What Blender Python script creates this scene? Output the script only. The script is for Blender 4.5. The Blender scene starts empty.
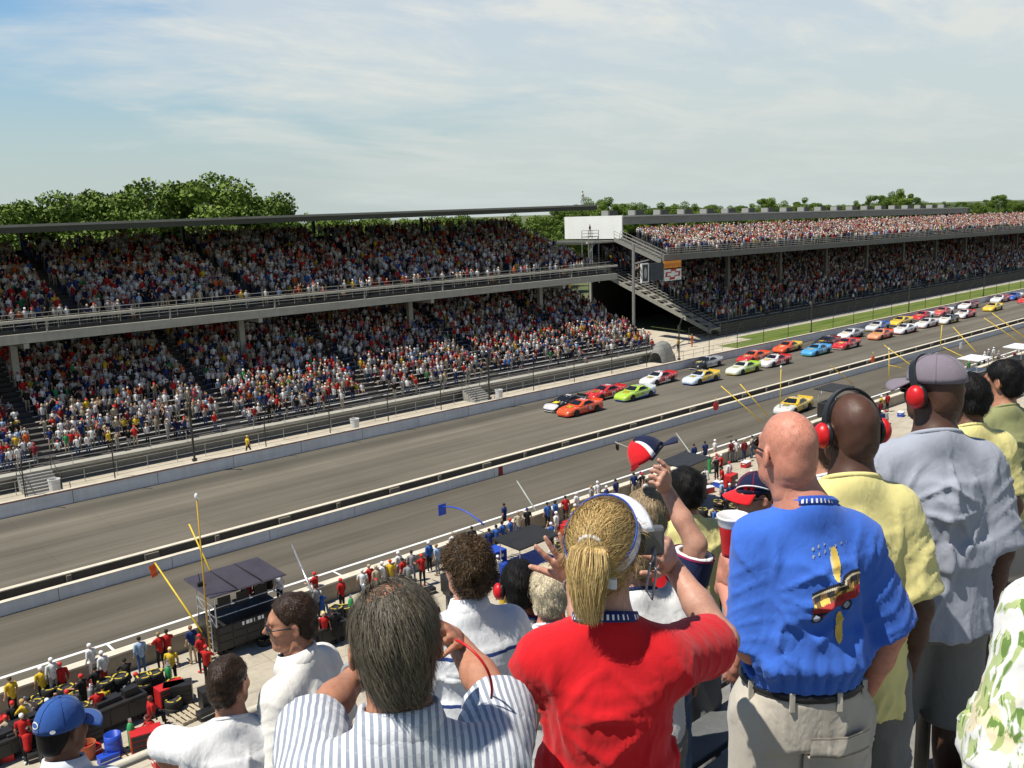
import bpy, math, random
import numpy as np
from mathutils import Vector, Matrix
R = math.radians
random.seed(7); rng = np.random.default_rng(7)
sc = bpy.context.scene
COL = sc.collection

# ------------------------------------------------------------------ camera
F_PX, PITCH, ROLL, YAW = 915.0, 0.184146, -0.03443, 0.843849
CAM = np.array([0., 0., 19.])
_cy, _sy = math.cos(YAW), math.sin(YAW)
c_fwd = np.array([_cy*math.cos(PITCH), _sy*math.cos(PITCH), -math.sin(PITCH)])
_rt = np.array([_sy, -_cy, 0.]); _up = np.cross(_rt, c_fwd)
c_rt = _rt*math.cos(ROLL)+_up*math.sin(ROLL)
c_up = -_rt*math.sin(ROLL)+_up*math.cos(ROLL)
cd = bpy.data.cameras.new('camera'); cam = bpy.data.objects.new('camera', cd); COL.objects.link(cam)
cd.sensor_width = 36.0; cd.lens = F_PX*36.0/1024.0
cd.clip_start = 0.05; cd.clip_end = 9000
m3 = Matrix((c_rt, c_up, -c_fwd)).transposed()
cam.matrix_world = Matrix.Translation(CAM) @ m3.to_4x4()
sc.camera = cam
def ray(x, y): return c_rt*(x-512)/F_PX-c_up*(y-384)/F_PX+c_fwd
def atz(x, y, z=0.):                      # where a sight line meets a height
    d = ray(x, y); return CAM+d*(z-CAM[2])/d[2]
def aty(x, y, Y):
    d = ray(x, y); return CAM+d*Y/d[1]
def dep(x, y, D): return CAM+ray(x, y)*D

# ------------------------------------------------------------------ sky, sun, exposure
SUN_EL, SUN_AZ = R(63), math.atan2(-0.955, 0.30)     # azimuth from +Y towards +X
wd = bpy.data.worlds.new('World'); sc.world = wd; wd.use_nodes = True
nt = wd.node_tree; nt.nodes.clear()
def wn(t, **k):
    n = nt.nodes.new(t)
    for a, b in k.items(): setattr(n, a, b)
    return n
wl = nt.links.new
out = wn('ShaderNodeOutputWorld'); bg = wn('ShaderNodeBackground'); bg.inputs['Strength'].default_value = 0.077
sky = wn('ShaderNodeTexSky', sky_type='NISHITA', sun_disc=False, sun_elevation=SUN_EL, sun_rotation=SUN_AZ,
         air_density=1.25, dust_density=1.6, ozone_density=1.6)
tc = wn('ShaderNodeTexCoord'); sep = wn('ShaderNodeSeparateXYZ'); wl(tc.outputs['Generated'], sep.inputs[0])
def wmath(op, a, b=None, c=None):
    n = wn('ShaderNodeMath', operation=op)
    for i, v in enumerate((a, b, c)):
        if v is None: continue
        if isinstance(v, (int, float)): n.inputs[i].default_value = v
        else: wl(v, n.inputs[i])
    return n.outputs[0]
zz = wmath('MAXIMUM', sep.outputs[2], 0.0)
zd = wmath('ADD', zz, 0.11)
px = wmath('DIVIDE', sep.outputs[0], zd); py = wmath('DIVIDE', sep.outputs[1], zd)
cb = wn('ShaderNodeCombineXYZ'); wl(px, cb.inputs[0]); wl(py, cb.inputs[1])
def cloud(scale, det, rough, off, sx=1., rot=0.):
    mp = wn('ShaderNodeMapping'); mp.inputs['Location'].default_value = off; mp.inputs['Scale'].default_value = (sx, 1, 1)
    mp.inputs['Rotation'].default_value = (0, 0, rot)
    wl(cb.outputs[0], mp.inputs[0])
    n = wn('ShaderNodeTexNoise'); n.inputs['Scale'].default_value = scale; n.inputs['Detail'].default_value = det
    n.inputs['Roughness'].default_value = rough; n.inputs['Distortion'].default_value = 0.35
    wl(mp.outputs[0], n.inputs['Vector']); return n.outputs['Fac']
def ramp(v, a, b):
    n = wn('ShaderNodeMapRange', interpolation_type='SMOOTHSTEP'); n.inputs[1].default_value = a; n.inputs[2].default_value = b
    wl(v, n.inputs[0]); return n.outputs[0]
side = wmath('ADD', wmath('MULTIPLY', sep.outputs[0], 0.747), wmath('MULTIPLY', sep.outputs[1], -0.664))   # more cloud to the north-east
c1 = ramp(wmath('ADD', cloud(0.62, 7, 0.56, (3.1, 1.7, 0.4), 0.75, 0.5), wmath('MULTIPLY_ADD', side, 0.60, 0.09)), 0.40, 0.58)
c2 = ramp(cloud(1.9, 8, 0.62, (9.0, 4.0, 2.0), 0.6, 0.4), 0.40, 0.72)
hz = ramp(zz, 0.24, -0.02)                                # milky air low down
cc = wmath('MULTIPLY', c1, wmath('MULTIPLY_ADD', c2, 0.50, 0.66))
cc = wmath('MULTIPLY', cc, ramp(zz, 0.48, 0.28))          # clear overhead, cloud banks lower down
cc = wmath('MINIMUM', wmath('MULTIPLY', cc, 0.92), 0.95)
mix = wn('ShaderNodeMixRGB'); mix.inputs[2].default_value = (8.9, 9.05, 8.6, 1)
hs = wn('ShaderNodeMixRGB', blend_type='MULTIPLY'); hs.inputs[0].default_value = 1.0; hs.inputs[2].default_value = (0.92, 1.32, 1.62, 1)
deep = wn('ShaderNodeMixRGB', blend_type='MULTIPLY'); deep.inputs[2].default_value = (0.20, 0.26, 0.38, 1); wl(ramp(zz, 0.27, 0.55), deep.inputs[0])
hzm = wn('ShaderNodeMixRGB'); hzm.inputs[2].default_value = (6.5, 7.35, 7.2, 1); wl(wmath('MULTIPLY', hz, 0.9), hzm.inputs[0])
wl(sky.outputs[0], hs.inputs[1]); wl(hs.outputs[0], deep.inputs[1]); wl(deep.outputs[0], mix.inputs[1]); wl(cc, mix.inputs[0]); wl(mix.outputs[0], hzm.inputs[1])
wl(hzm.outputs[0], bg.inputs[0]); wl(bg.outputs[0], out.inputs[0])
sd = bpy.data.lights.new('sun', 'SUN'); sd.energy = 5.0; sd.angle = R(0.53); sd.color = (1.0, 0.945, 0.85)
so = bpy.data.objects.new('sun', sd); COL.objects.link(so)
sdir = Vector((math.sin(SUN_AZ)*math.cos(SUN_EL), math.cos(SUN_AZ)*math.cos(SUN_EL), math.sin(SUN_EL)))
so.rotation_euler = sdir.to_track_quat('Z', 'Y').to_euler(); so.location = (-60, 60, 90)
vs = sc.view_settings; vs.view_transform = 'Standard'; vs.look = 'None'; vs.exposure = 0.2; vs.gamma = 1.0
vs.use_curve_mapping = False
sc.cycles.max_bounces = 5; sc.cycles.diffuse_bounces = 1; sc.cycles.glossy_bounces = 2; sc.cycles.transparent_max_bounces = 6
sc.cycles.use_denoising = True

# ------------------------------------------------------------------ helpers
def tag(o, label=None, cat=None, group=None, kind=None):
    for k, v in (('label', label), ('category', cat), ('group', group), ('kind', kind)):
        if v: o[k] = v
    return o
def s2l(c):                                # sRGB 0..255 to linear
    o = []
    for v in c[:3]:
        v = v/255.; o.append(v/12.92 if v <= 0.04045 else ((v+0.055)/1.055)**2.4)
    return tuple(o)
class NT:
    def __init__(s, name):
        s.m = bpy.data.materials.new(name); s.m.use_nodes = True; s.t = s.m.node_tree
        s.b = s.t.nodes['Principled BSDF']
    def n(s, t, ins=None, **k):
        n = s.t.nodes.new(t)
        for a, b in k.items(): setattr(n, a, b)
        for a, v in (ins or {}).items(): s.put(n.inputs[a], v)
        return n
    def put(s, sock, v):
        if isinstance(v, bpy.types.NodeSocket): s.t.links.new(v, sock)
        elif isinstance(v, tuple) and sock.type == 'RGBA': sock.default_value = (*v[:3], 1)
        else: sock.default_value = v
    def co(s, scale=(1, 1, 1), which='Object', rot=(0, 0, 0), loc=(0, 0, 0)):
        t = s.n('ShaderNodeTexCoord'); mp = s.n('ShaderNodeMapping', {'Vector': t.outputs[which], 'Scale': scale, 'Rotation': rot, 'Location': loc})
        return mp.outputs[0]
    def noise(s, scale, det=4, rough=.55, vec=None, dist=0.):
        n = s.n('ShaderNodeTexNoise', {'Scale': scale, 'Detail': det, 'Roughness': rough, 'Distortion': dist})
        if vec is None: vec = s.co()
        s.put(n.inputs['Vector'], vec); return n.outputs['Fac']
    def map(s, v, a, b, c=0., d=1., smooth=False):
        n = s.n('ShaderNodeMapRange', {0: v, 1: a, 2: b, 3: c, 4: d})
        if smooth: n.interpolation_type = 'SMOOTHSTEP'
        return n.outputs[0]
    def mix(s, f, a, b, mode='MIX'):
        return s.n('ShaderNodeMixRGB', {0: f, 1: a, 2: b}, blend_type=mode).outputs[0]
    def math(s, op, a, b=None):
        n = s.n('ShaderNodeMath', {0: a}, operation=op)
        if b is not None: s.put(n.inputs[1], b)
        return n.outputs[0]
    def bump(s, h, strength=.3, dist=.01):
        n = s.n('ShaderNodeBump', {'Strength': strength, 'Distance': dist, 'Height': h}); s.t.links.new(n.outputs[0], s.b.inputs['Normal'])
    def set(s, **k):
        for a, v in k.items():
            nm = {'color': 'Base Color', 'rough': 'Roughness', 'metal': 'Metallic', 'spec': 'Specular IOR Level', 'coat': 'Coat Weight', 'sheen': 'Sheen Weight'}[a]
            s.put(s.b.inputs[nm], v)
        return s
_MC = {}
def mat(name, col, rough=.6, var=.18, scale=3., metal=0., bump=0., bscale=None, spec=.4):
    """plain surface with uneven tone: two scales of noise"""
    if name in _MC: return _MC[name]
    t = NT(name)
    a = t.noise(scale, 5, .6); b = t.noise(scale*7.3, 3, .6)
    f = t.math('MULTIPLY_ADD', a, .65); t.t.nodes[-1].inputs[2].default_value = 0
    f = t.math('ADD', f, t.math('MULTIPLY', b, .35))
    f = t.map(f, .3, .7)
    dk = tuple(max(0, c*(1-var)) for c in col); lt = tuple(min(1, c*(1+var)) for c in col)
    t.set(color=t.mix(f, dk, lt), rough=t.map(a, .3, .7, max(.05, rough-.08), min(1, rough+.08)), metal=metal, spec=spec)
    if bump: t.bump(t.noise(bscale or scale*10, 4, .6), bump, .01)
    _MC[name] = t.m; return t.m

class MB:
    def __init__(s): s.v = []; s.f = []; s.m = []
    def add(s, vs, fs, m=0):
        o = len(s.v); s.v += [tuple(map(float, p)) for p in vs]
        s.f += [tuple(i+o for i in q) for q in fs]; s.m += [m]*len(fs); return s
    def box(s, x0, x1, y0, y1, z0, z1, m=0):
        return s.add([(x0,y0,z0),(x1,y0,z0),(x1,y1,z0),(x0,y1,z0),(x0,y0,z1),(x1,y0,z1),(x1,y1,z1),(x0,y1,z1)],
                     [(0,3,2,1),(4,5,6,7),(0,1,5,4),(1,2,6,5),(2,3,7,6),(3,0,4,7)], m)
    def hexa(s, p, m=0):                      # eight corners, bottom four then top four
        return s.add(p, [(0,3,2,1),(4,5,6,7),(0,1,5,4),(1,2,6,5),(2,3,7,6),(3,0,4,7)], m)
    def quad(s, a, b, c, d, m=0): return s.add([a,b,c,d], [(0,1,2,3)], m)
    def tube(s, pts, r, n=8, m=0, caps=True, r1=None):
        pts = [np.array(p, float) for p in pts]; k = len(pts); rs = r if isinstance(r, (list, tuple)) else [r+(0 if r1 is None else (r1-r)*i/(k-1)) for i in range(k)]
        vs = []; ref = None
        for i, p in enumerate(pts):
            d = pts[min(i+1,k-1)]-pts[max(i-1,0)]; d = d/(np.linalg.norm(d)+1e-12)
            if ref is None: ref = np.array([0,0,1.]) if abs(d[2]) < .9 else np.array([1.,0,0])
            a = np.cross(d, ref); a /= np.linalg.norm(a)+1e-12; b = np.cross(d, a); ref = np.cross(a, d)*1.
            ref = -b if False else np.cross(a, d)
            for j in range(n):
                t = 2*math.pi*j/n; vs.append(p+rs[i]*(math.cos(t)*a+math.sin(t)*b))
        fs = [(i*n+j, i*n+(j+1)%n, (i+1)*n+(j+1)%n, (i+1)*n+j) for i in range(k-1) for j in range(n)]
        if caps: fs += [tuple(range(n))[::-1], tuple((k-1)*n+j for j in range(n))]
        return s.add(vs, fs, m)
    def lathe(s, prof, n=16, c=(0,0,0), axis='z', m=0):
        vs = []; k = len(prof)
        for r_, z in prof:
            for j in range(n):
                t = 2*math.pi*j/n; x, y = r_*math.cos(t), r_*math.sin(t)
                q = {'z': (x,y,z), 'x': (z,x,y), 'y': (y,z,x)}[axis]; vs.append((q[0]+c[0], q[1]+c[1], q[2]+c[2]))
        fs = [(i*n+j, i*n+(j+1)%n, (i+1)*n+(j+1)%n, (i+1)*n+j) for i in range(k-1) for j in range(n)]
        return s.add(vs, fs, m)
    def ball(s, c, r, n=10, k=6, m=0):
        rr = (r,)*3 if isinstance(r, (int, float)) else r
        vs = [(c[0],c[1],c[2]-rr[2])]
        for i in range(1, k):
            a = -math.pi/2+math.pi*i/k
            for j in range(n):
                t = 2*math.pi*j/n; vs.append((c[0]+rr[0]*math.cos(a)*math.cos(t), c[1]+rr[1]*math.cos(a)*math.sin(t), c[2]+rr[2]*math.sin(a)))
        vs.append((c[0],c[1],c[2]+rr[2])); L = len(vs)-1
        fs = [(0, 1+(j+1)%n, 1+j) for j in range(n)]
        fs += [(1+i*n+j, 1+i*n+(j+1)%n, 1+(i+1)*n+(j+1)%n, 1+(i+1)*n+j) for i in range(k-2) for j in range(n)]
        fs += [(1+(k-2)*n+j, 1+(k-2)*n+(j+1)%n, L) for j in range(n)]
        return s.add(vs, fs, m)
    def build(s, name, mats, parent=None, smooth=False, loc=None, rz=None, bevel=0.):
        me = bpy.data.meshes.new(name); me.from_pydata(s.v, [], s.f)
        for q in (mats if isinstance(mats, (list, tuple)) else [mats]): me.materials.append(q)
        me.polygons.foreach_set('material_index', s.m)
        if smooth: me.polygons.foreach_set('use_smooth', [True]*len(s.f))
        me.update()
        o = bpy.data.objects.new(name, me); COL.objects.link(o)
        if parent: o.parent = parent
        if loc is not None: o.location = loc
        if rz is not None: o.rotation_euler = (0, 0, rz)
        if bevel:
            b = o.modifiers.new('edge', 'BEVEL'); b.width = bevel; b.segments = 2; b.limit_method = 'ANGLE'
        return o
def np_mesh(name, V, Q, mats, mi=None, smooth=True, parent=None, attr=None):
    """fast mesh from arrays; Q is (n,4) or (n,3)"""
    me = bpy.data.meshes.new(name); V = np.asarray(V, np.float32); Q = np.asarray(Q, np.int32); k = Q.shape[1]
    me.vertices.add(len(V)); me.vertices.foreach_set('co', V.ravel())
    me.loops.add(Q.size); me.loops.foreach_set('vertex_index', Q.ravel())
    me.polygons.add(len(Q)); me.polygons.foreach_set('loop_start', np.arange(0, Q.size, k, dtype=np.int32))
    if mi is not None: me.polygons.foreach_set('material_index', np.asarray(mi, np.int32))
    if smooth: me.polygons.foreach_set('use_smooth', np.ones(len(Q), bool))
    for q in (mats if isinstance(mats, (list, tuple)) else [mats]): me.materials.append(q)
    if attr is not None:
        for an, (dt, arr) in attr.items():
            a = me.attributes.new(an, dt, 'POINT')
            a.data.foreach_set('color' if dt == 'FLOAT_COLOR' else 'value', np.asarray(arr, np.float32).ravel())
    me.update(calc_edges=True); me.validate()
    o = bpy.data.objects.new(name, me); COL.objects.link(o)
    if parent: o.parent = parent
    return o
def empty(name, loc=(0,0,0), rz=0.):
    o = bpy.data.objects.new(name, None); COL.objects.link(o); o.location = loc; o.rotation_euler = (0,0,rz)
    o.empty_display_size = .3; return o
def copy_tree(o, parent=None):
    c = o.copy(); COL.objects.link(c)
    if parent: c.parent = parent
    for ch in list(o.children): copy_tree(ch, c)
    return c
def text_mesh(name, s, size, m, parent=None, depth=.004):
    cu = bpy.data.curves.new(name, 'FONT'); cu.body = s; cu.size = size; cu.extrude = depth; cu.align_x = 'CENTER'; cu.align_y = 'CENTER'
    tmp = bpy.data.objects.new(name, cu); COL.objects.link(tmp)
    dg = bpy.context.evaluated_depsgraph_get(); me = bpy.data.meshes.new_from_object(tmp.evaluated_get(dg))
    bpy.data.objects.remove(tmp); bpy.data.curves.remove(cu)
    me.materials.clear(); me.materials.append(m)
    o = bpy.data.objects.new(name, me); COL.objects.link(o)
    if parent: o.parent = parent
    return o
# ------------------------------------------------------------------ ground, track, pit road
def sheet(name, x0, x1, y0, y1, z, m, kind='structure'):
    o = MB().quad((x0,y0,z),(x1,y0,z),(x1,y1,z),(x0,y1,z)).build(name, m); tag(o, kind=kind); return o
def asphalt(name, base, streak, seam=False):
    t = NT(name)
    lo = t.noise(1., 6, .62, t.co((.012, .55, 1)), .2); fi = t.noise(1., 5, .6, t.co((.10, 2.6, 1)))
    gr = t.noise(28, 3, .7); blot = t.noise(.13, 4, .5)
    f = t.math('ADD', t.math('MULTIPLY', lo, .55), t.math('MULTIPLY', fi, .25)); f = t.math('ADD', f, t.math('MULTIPLY', blot, .2))
    f = t.map(f, .34, .66)
    c = t.mix(f, tuple(v*(1-streak) for v in base), tuple(v*(1+streak) for v in base))
    c = t.mix(t.map(gr, .35, .65, 0, .3), c, (base[0]*.55, base[1]*.55, base[2]*.55))
    if seam:
        # rubbered grooves of the racing line, straight along the track
        tcx = t.n('ShaderNodeTexCoord'); sp = t.n('ShaderNodeSeparateXYZ', {0: tcx.outputs['Object']})
        yy = sp.outputs[1]
        sm = t.math('MULTIPLY', t.map(t.math('ABSOLUTE', t.math('SUBTRACT', yy, 62.9)), .16, 0, 0, .35), t.map(blot, .35, .6, .3, 1)); c = t.mix(sm, c, (.26, .235, .18))
        for s_ in (53.6, 57.8): c = t.mix(t.map(t.math('ABSOLUTE', t.math('SUBTRACT', yy, s_)), .05, .02, 0, .45), c, (.05, .046, .04))
        pt = t.n('ShaderNodeTexBrick', {'Vector': t.co((1, 1, 1)), 'Scale': .055, 'Mortar Size': .0012, 'Color1': (1,1,1), 'Color2': (.88,.88,.88), 'Mortar': (.6,.6,.6)}); c = t.mix(.5, c, pt.outputs['Color'], 'MULTIPLY')
        for cen, wdt, am in ((65.2, 1.9, .5), (59.3, 1.5, .24), (56.5, .9, .16)):
            d = t.math('ABSOLUTE', t.math('SUBTRACT', yy, cen)); g = t.map(d, wdt, 0, 0, am, True)
            g = t.math('MULTIPLY', g, t.map(fi, .2, .7, .5, 1.15))
            c = t.mix(g, c, (.022, .021, .02))
    t.set(color=c, rough=t.map(gr, .3, .7, .78, .95), spec=.25); t.bump(gr, .25, .01); return t.m
m_track = asphalt('track_asphalt', (.156, .140, .108), .42, True)
m_pit = asphalt('pit_asphalt', (.118, .104, .079), .4)
def concrete(name, col, var=.22):
    t = NT(name); a = t.noise(.35, 6, .65); b = t.noise(6, 4, .6); s = t.noise(1, 4, .6, t.co((.4, 3.5, 1)))
    f = t.math('ADD', t.math('MULTIPLY', a, .5), t.math('MULTIPLY', b, .25)); f = t.math('ADD', f, t.math('MULTIPLY', s, .25)); f = t.map(f, .33, .67)
    c = t.mix(f, tuple(v*(1-var) for v in col), tuple(min(1, v*(1+var)) for v in col))
    br = t.n('ShaderNodeTexBrick', {'Vector': t.co((1, 1, 1)), 'Scale': .12, 'Mortar Size': .004, 'Color1': (1,1,1), 'Color2': (.9,.89,.87), 'Mortar': (.62,.58,.52)}, offset=0.)
    c = t.mix(.7, c, br.outputs['Color'], 'MULTIPLY'); st = t.map(t.noise(.9, 5, .7), .52, .72, 0, .45); c = t.mix(st, c, tuple(v*.45 for v in col))
    t.set(color=c, rough=.85, spec=.3); t.bump(b, .2, .01); return t.m
m_conc = concrete('beige_concrete', (.46, .41, .32)); m_conc_grey = concrete('grey_concrete', (.30, .285, .25))  # beige and grey are the slabs' own colours
t = NT('land_grass'); a = t.noise(.03, 5, .6); b = t.noise(.6, 5, .7)
t.set(color=t.mix(t.map(a, .35, .65), (.075, .105, .03), (.12, .125, .05)), rough=.95); m_land = t.m
t = NT('verge_grass'); a = t.noise(1, 5, .65, t.co((.12, .7, 1))); b = t.noise(5, 5, .7)
c = t.mix(t.map(a, .36, .64), (.085, .135, .022), (.17, .2, .05)); c = t.mix(t.map(b, .4, .66, 0, .5), c, (.05, .085, .015))
t.set(color=c, rough=.95, spec=.2); t.bump(b, .6, .04); m_grass = t.m
m_white = mat('white_paint', (.78, .77, .73), .6, .12, 2.)
sheet('ground', -3000, 5000, -2500, 5500, 0, m_land)
sheet('pit_lane_concrete', -60, 420, 2, 41.55, .004, m_conc)
sheet('pit_road', -60, 420, 41.55, 49.6, .008, m_pit)
sheet('race_track', -60, 900, 50.55, 67.2, .008, m_track)
sheet('divider_strip', -60, 420, 49.6, 50.55, .006, mat('divider_dirt', (.11, .095, .07), .95, .3, 1.2))
sheet('pit_line', -60, 420, 42.30, 42.52, .012, m_white)
sheet('walkway', -60, 101, 67.3, 74.4, .006, m_conc)
sheet('walkway_apron', 101, 420, 77.6, 81.4, .006, concrete('apron_concrete', (.46, .43, .36)))
vg = sheet('grass_verge', 100.2, 900, 67.3, 77.6, .010, m_grass)
# pit stall boxes painted on the concrete lip and faint lane texture
for k, px_ in enumerate((332, 520, 92)):
    p = atz(px_, 571 if k == 0 else (512 if k == 1 else 647), 0)
    sheet('stall_line', p[0]-.06+k*.3, p[0]+.06+k*.3, 40.6, 42.3, .014, m_white)

# ------------------------------------------------------------------ walls
def wall_paint(name, col, dirt=.35):
    t = NT(name); a = t.noise(1, 6, .65, t.co((.25, .25, 2.2))); s = t.noise(1, 3, .6, t.co((2.2, 2.2, .25)))
    f = t.map(t.math('ADD', t.math('MULTIPLY', a, .6), t.math('MULTIPLY', s, .4)), .4, .68, 0, dirt)
    t.set(color=t.mix(f, col, (.26, .24, .2)), rough=.65, spec=.3)
    return t.m
m_wall = wall_paint('white_wall_paint', (.74, .75, .76)); m_cap = mat('wall_cap_concrete', (.62, .56, .44), .85, .16, 1.5)
m_brownwall = mat('dirty_shaded_wall', (.10, .083, .06), .9, .35, .8); m_redline = mat('red_line_paint', (.42, .12, .06), .7, .2, 4)  # inner wall brown: dirt plus the shade of its near face, put into the colour
X0, X1 = -60, 420
root = empty('outer_wall', (0, 67.1, 0)); tag(root, 'long white concrete wall with a thin red line along the far track edge', 'wall')
def P(mb, name, m, root, **k):
    o = mb.build(name, m, None, **k); o.parent = root; o.matrix_parent_inverse = Matrix.Translation(root.location).inverted(); return o
b = MB(); x = X0
while x < 700:
    b.box(x, x+5.96, 67.1, 67.42, 0, 1.0); x += 6
P(b, 'wall_face', m_wall, root); P(MB().box(X0, 700, 67.09, 67.43, 1.0, 1.05), 'wall_cap', m_cap, root)
P(MB().box(X0, 700, 67.083, 67.1, .93, 1.0), 'red_stripe', m_redline, root)
root = empty('pit_road_wall', (0, 49.5, 0)); tag(root, 'low white concrete wall with cream cap dividing pit road from the dirt strip', 'wall')
b = MB(); x = X0
while x < X1:
    b.box(x, x+5.97, 49.5, 49.82, 0, .66); x += 6
P(b, 'wall_face', m_wall, root); P(MB().box(X0, X1, 49.49, 49.84, .66, .71), 'wall_cap', m_cap, root)
p = aty(501, 478, 49.48)
P(MB().box(p[0]-.2, p[0]+.2, 49.47, 49.495, .02, .69), 'red_marker', mat('red_marker_paint', (.30, .03, .035), .6), root)
root = empty('track_edge_wall', (0, 50.6, 0)); tag(root, 'dirty brown inner wall, shade in its colour, with thin cream top beside the racing surface', 'wall')
P(MB().box(X0, X1, 50.6, 50.9, 0, .88), 'wall_face', m_brownwall, root); P(MB().box(X0, X1, 50.58, 50.93, .88, .94), 'wall_cap', m_cap, root)
b = MB(); x = -20.5; k = 0
while x < 300:
    b.box(x, x+(.8 if k % 2 else .25), 50.44, 50.597, 0, .84); x += 4.15; k += 1
P(b, 'buttress', mat('buttress_concrete', (.2, .17, .125), .9, .3, 2), root)
root = empty('pit_counter_wall', (0, 39.2, 0)); tag(root, 'low cream topped pit wall the crews stand behind beside pit road', 'wall')
P(MB().box(X0, X1, 39.0, 39.42, 0, .86), 'wall_face', mat('pit_wall_concrete', (.33, .29, .22), .85, .25, 1.2), root)
P(MB().box(X0, X1, 38.96, 39.48, .86, .95), 'wall_cap', m_cap, root)
b = MB(); b.box(X0, X1, 40.3, 40.62, .004, .16); b.box(X0, X1, 40.95, 41.02, .004, .05)
P(b, 'low_kerb', m_cap, root)

# ------------------------------------------------------------------ catch fence
m_steel_dk = mat('dark_fence_steel', (.06, .058, .05), .6, .3, 3, .4); m_steel = mat('galvanised_steel', (.42, .42, .40), .5, .2, 4, .5)
fr = empty('catch_fence', (0, 67.5, 0)); tag(fr, 'tall wire catch fence on dark steel posts above the outer wall', 'fence')
i = 0; x = -32.9
posts = []
while x < 330:
    big = i % 5 == 0
    b = MB(); r_ = .085 if big else .045; h = 6.2 if big else 4.3
    b.tube([(x, 67.62, 0), (x, 67.62, h-1.2), (x, 67.25, h-.3), (x, 66.9, h)], r_, 6)
    if big: b.box(x-.16, x+.16, 67.5, 67.75, 1.05, 1.25); b.box(x-.12, x+.12, 67.5, 67.74, h-1.5, h-1.0)
    P(b, 'post', m_steel_dk, fr); x += 6.0; i += 1
b = MB()
for z in (1.5, 2.0, 2.6, 3.2): b.tube([(-50, 67.6, z), (700, 67.6, z)], .009, 4)
b.tube([(-50, 67.12, 3.7), (700, 67.12, 3.7)], .010, 4)
P(b, 'cables', m_steel_dk, fr)
hr = empty('walkway_railing', (0, 72.6, 0)); tag(hr, 'thin grey pipe railing on the walkway behind the outer wall', 'railing')
b = MB(); 
for z in (.55, 1.05): b.tube([(-30, 72.4, z), (86, 72.4, z)], .022, 5)
P(b, 'rail', m_steel, hr)
x = -6
while x < 86.1: P(MB().tube([(x, 72.4, 0), (x, 72.4, 1.08)], .025, 5), 'upright', m_steel, hr); x += 2.4
fr2 = empty('spectator_fence', (0, 79.3, 0)); tag(fr2, 'dark wire spectator fence before the farther grandstand', 'fence')
x = 104
while x < 330: P(MB().tube([(x, 79.0, 0), (x, 79.0, 2.3)], .05, 5), 'post', m_steel_dk, fr2); x += 4.5
b = MB()
for z in (.3, .7, 1.1, 1.5, 1.9, 2.25): b.tube([(104, 79.0, z), (330, 79.0, z)], .02, 4)
P(b, 'wire', m_steel_dk, fr2)
fr3 = empty('apron_fence', (0, 73.2, 0)); tag(fr3, 'low pipe fence on the concrete apron at the end of the grass verge', 'fence')
b = MB(); x = 90.5
while x < 108: b.tube([(x, 71.2, 0), (x, 71.2, 1.1)], .03, 5); x += 2.1
for z in (.55, 1.05): b.tube([(90.5, 71.2, z), (107.5, 71.2, z)], .025, 5)
P(b, 'rail', mat('pale_pipe', (.5, .46, .36), .6, .2, 3), fr3)
sheet('concrete_apron', 86, 104.5, 67.5, 81.4, .013, concrete('apron_slab', (.52, .46, .36)))

# ------------------------------------------------------------------ grandstands
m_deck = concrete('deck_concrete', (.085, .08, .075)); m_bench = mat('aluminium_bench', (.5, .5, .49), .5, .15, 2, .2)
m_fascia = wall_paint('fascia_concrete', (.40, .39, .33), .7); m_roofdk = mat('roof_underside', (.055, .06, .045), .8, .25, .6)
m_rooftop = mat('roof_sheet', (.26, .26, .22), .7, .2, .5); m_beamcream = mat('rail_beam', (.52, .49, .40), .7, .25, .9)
m_colgrey = mat('column_paint', (.34, .335, .29), .6, .2, 1.2); m_suite = mat('suite_panel', (.82, .81, .75), .55, .06, .6)
m_black = mat('deep_shade_black', (.012, .012, .012), .9, .2, 1)  # darkness deep under the decks, put into the back walls as black
def stepped(b, x0, x1, y0, z0, n, dy, dz, thick, tilt=lambda x: 0., m=0):
    """a raked seating deck: treads, risers, underside and both raked ends"""
    pr = []
    for i in range(n): pr += [(y0+i*dy, z0+i*dz), (y0+(i+1)*dy, z0+i*dz)]
    pr.append((y0+n*dy, z0+n*dz)); N = len(pr)
    lo = [(y0, z0-thick), (y0+n*dy, z0+n*dz-thick)]
    vs = []
    for x in (x0, x1):
        for y, z in pr+[lo[1], lo[0]]: vs.append((x, y, z+tilt(x)))
    M = N+2
    fs = [(i, (i+1) % M, M+(i+1) % M, M+i)[::-1] for i in range(M)]
    fs += [tuple(range(M)), tuple(range(M, 2*M))[::-1]]
    b.add(vs, fs, m)
def benches(b, x0, x1, y0, z0, n, dy, dz, gaps, tilt=lambda x: 0.):
    xs = sorted(gaps)
    segs = []; s = x0
    for g in xs:
        if g-.7 > s: segs.append((s, g-.7))
        s = g+.7
    if s < x1: segs.append((s, x1))
    for i in range(n):
        for a, c in segs:
            z = z0+i*dz+tilt(.5*(a+c)); y = y0+i*dy
            b.box(a, c, y+.46, y+.72, z+.38, z+.43)
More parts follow.
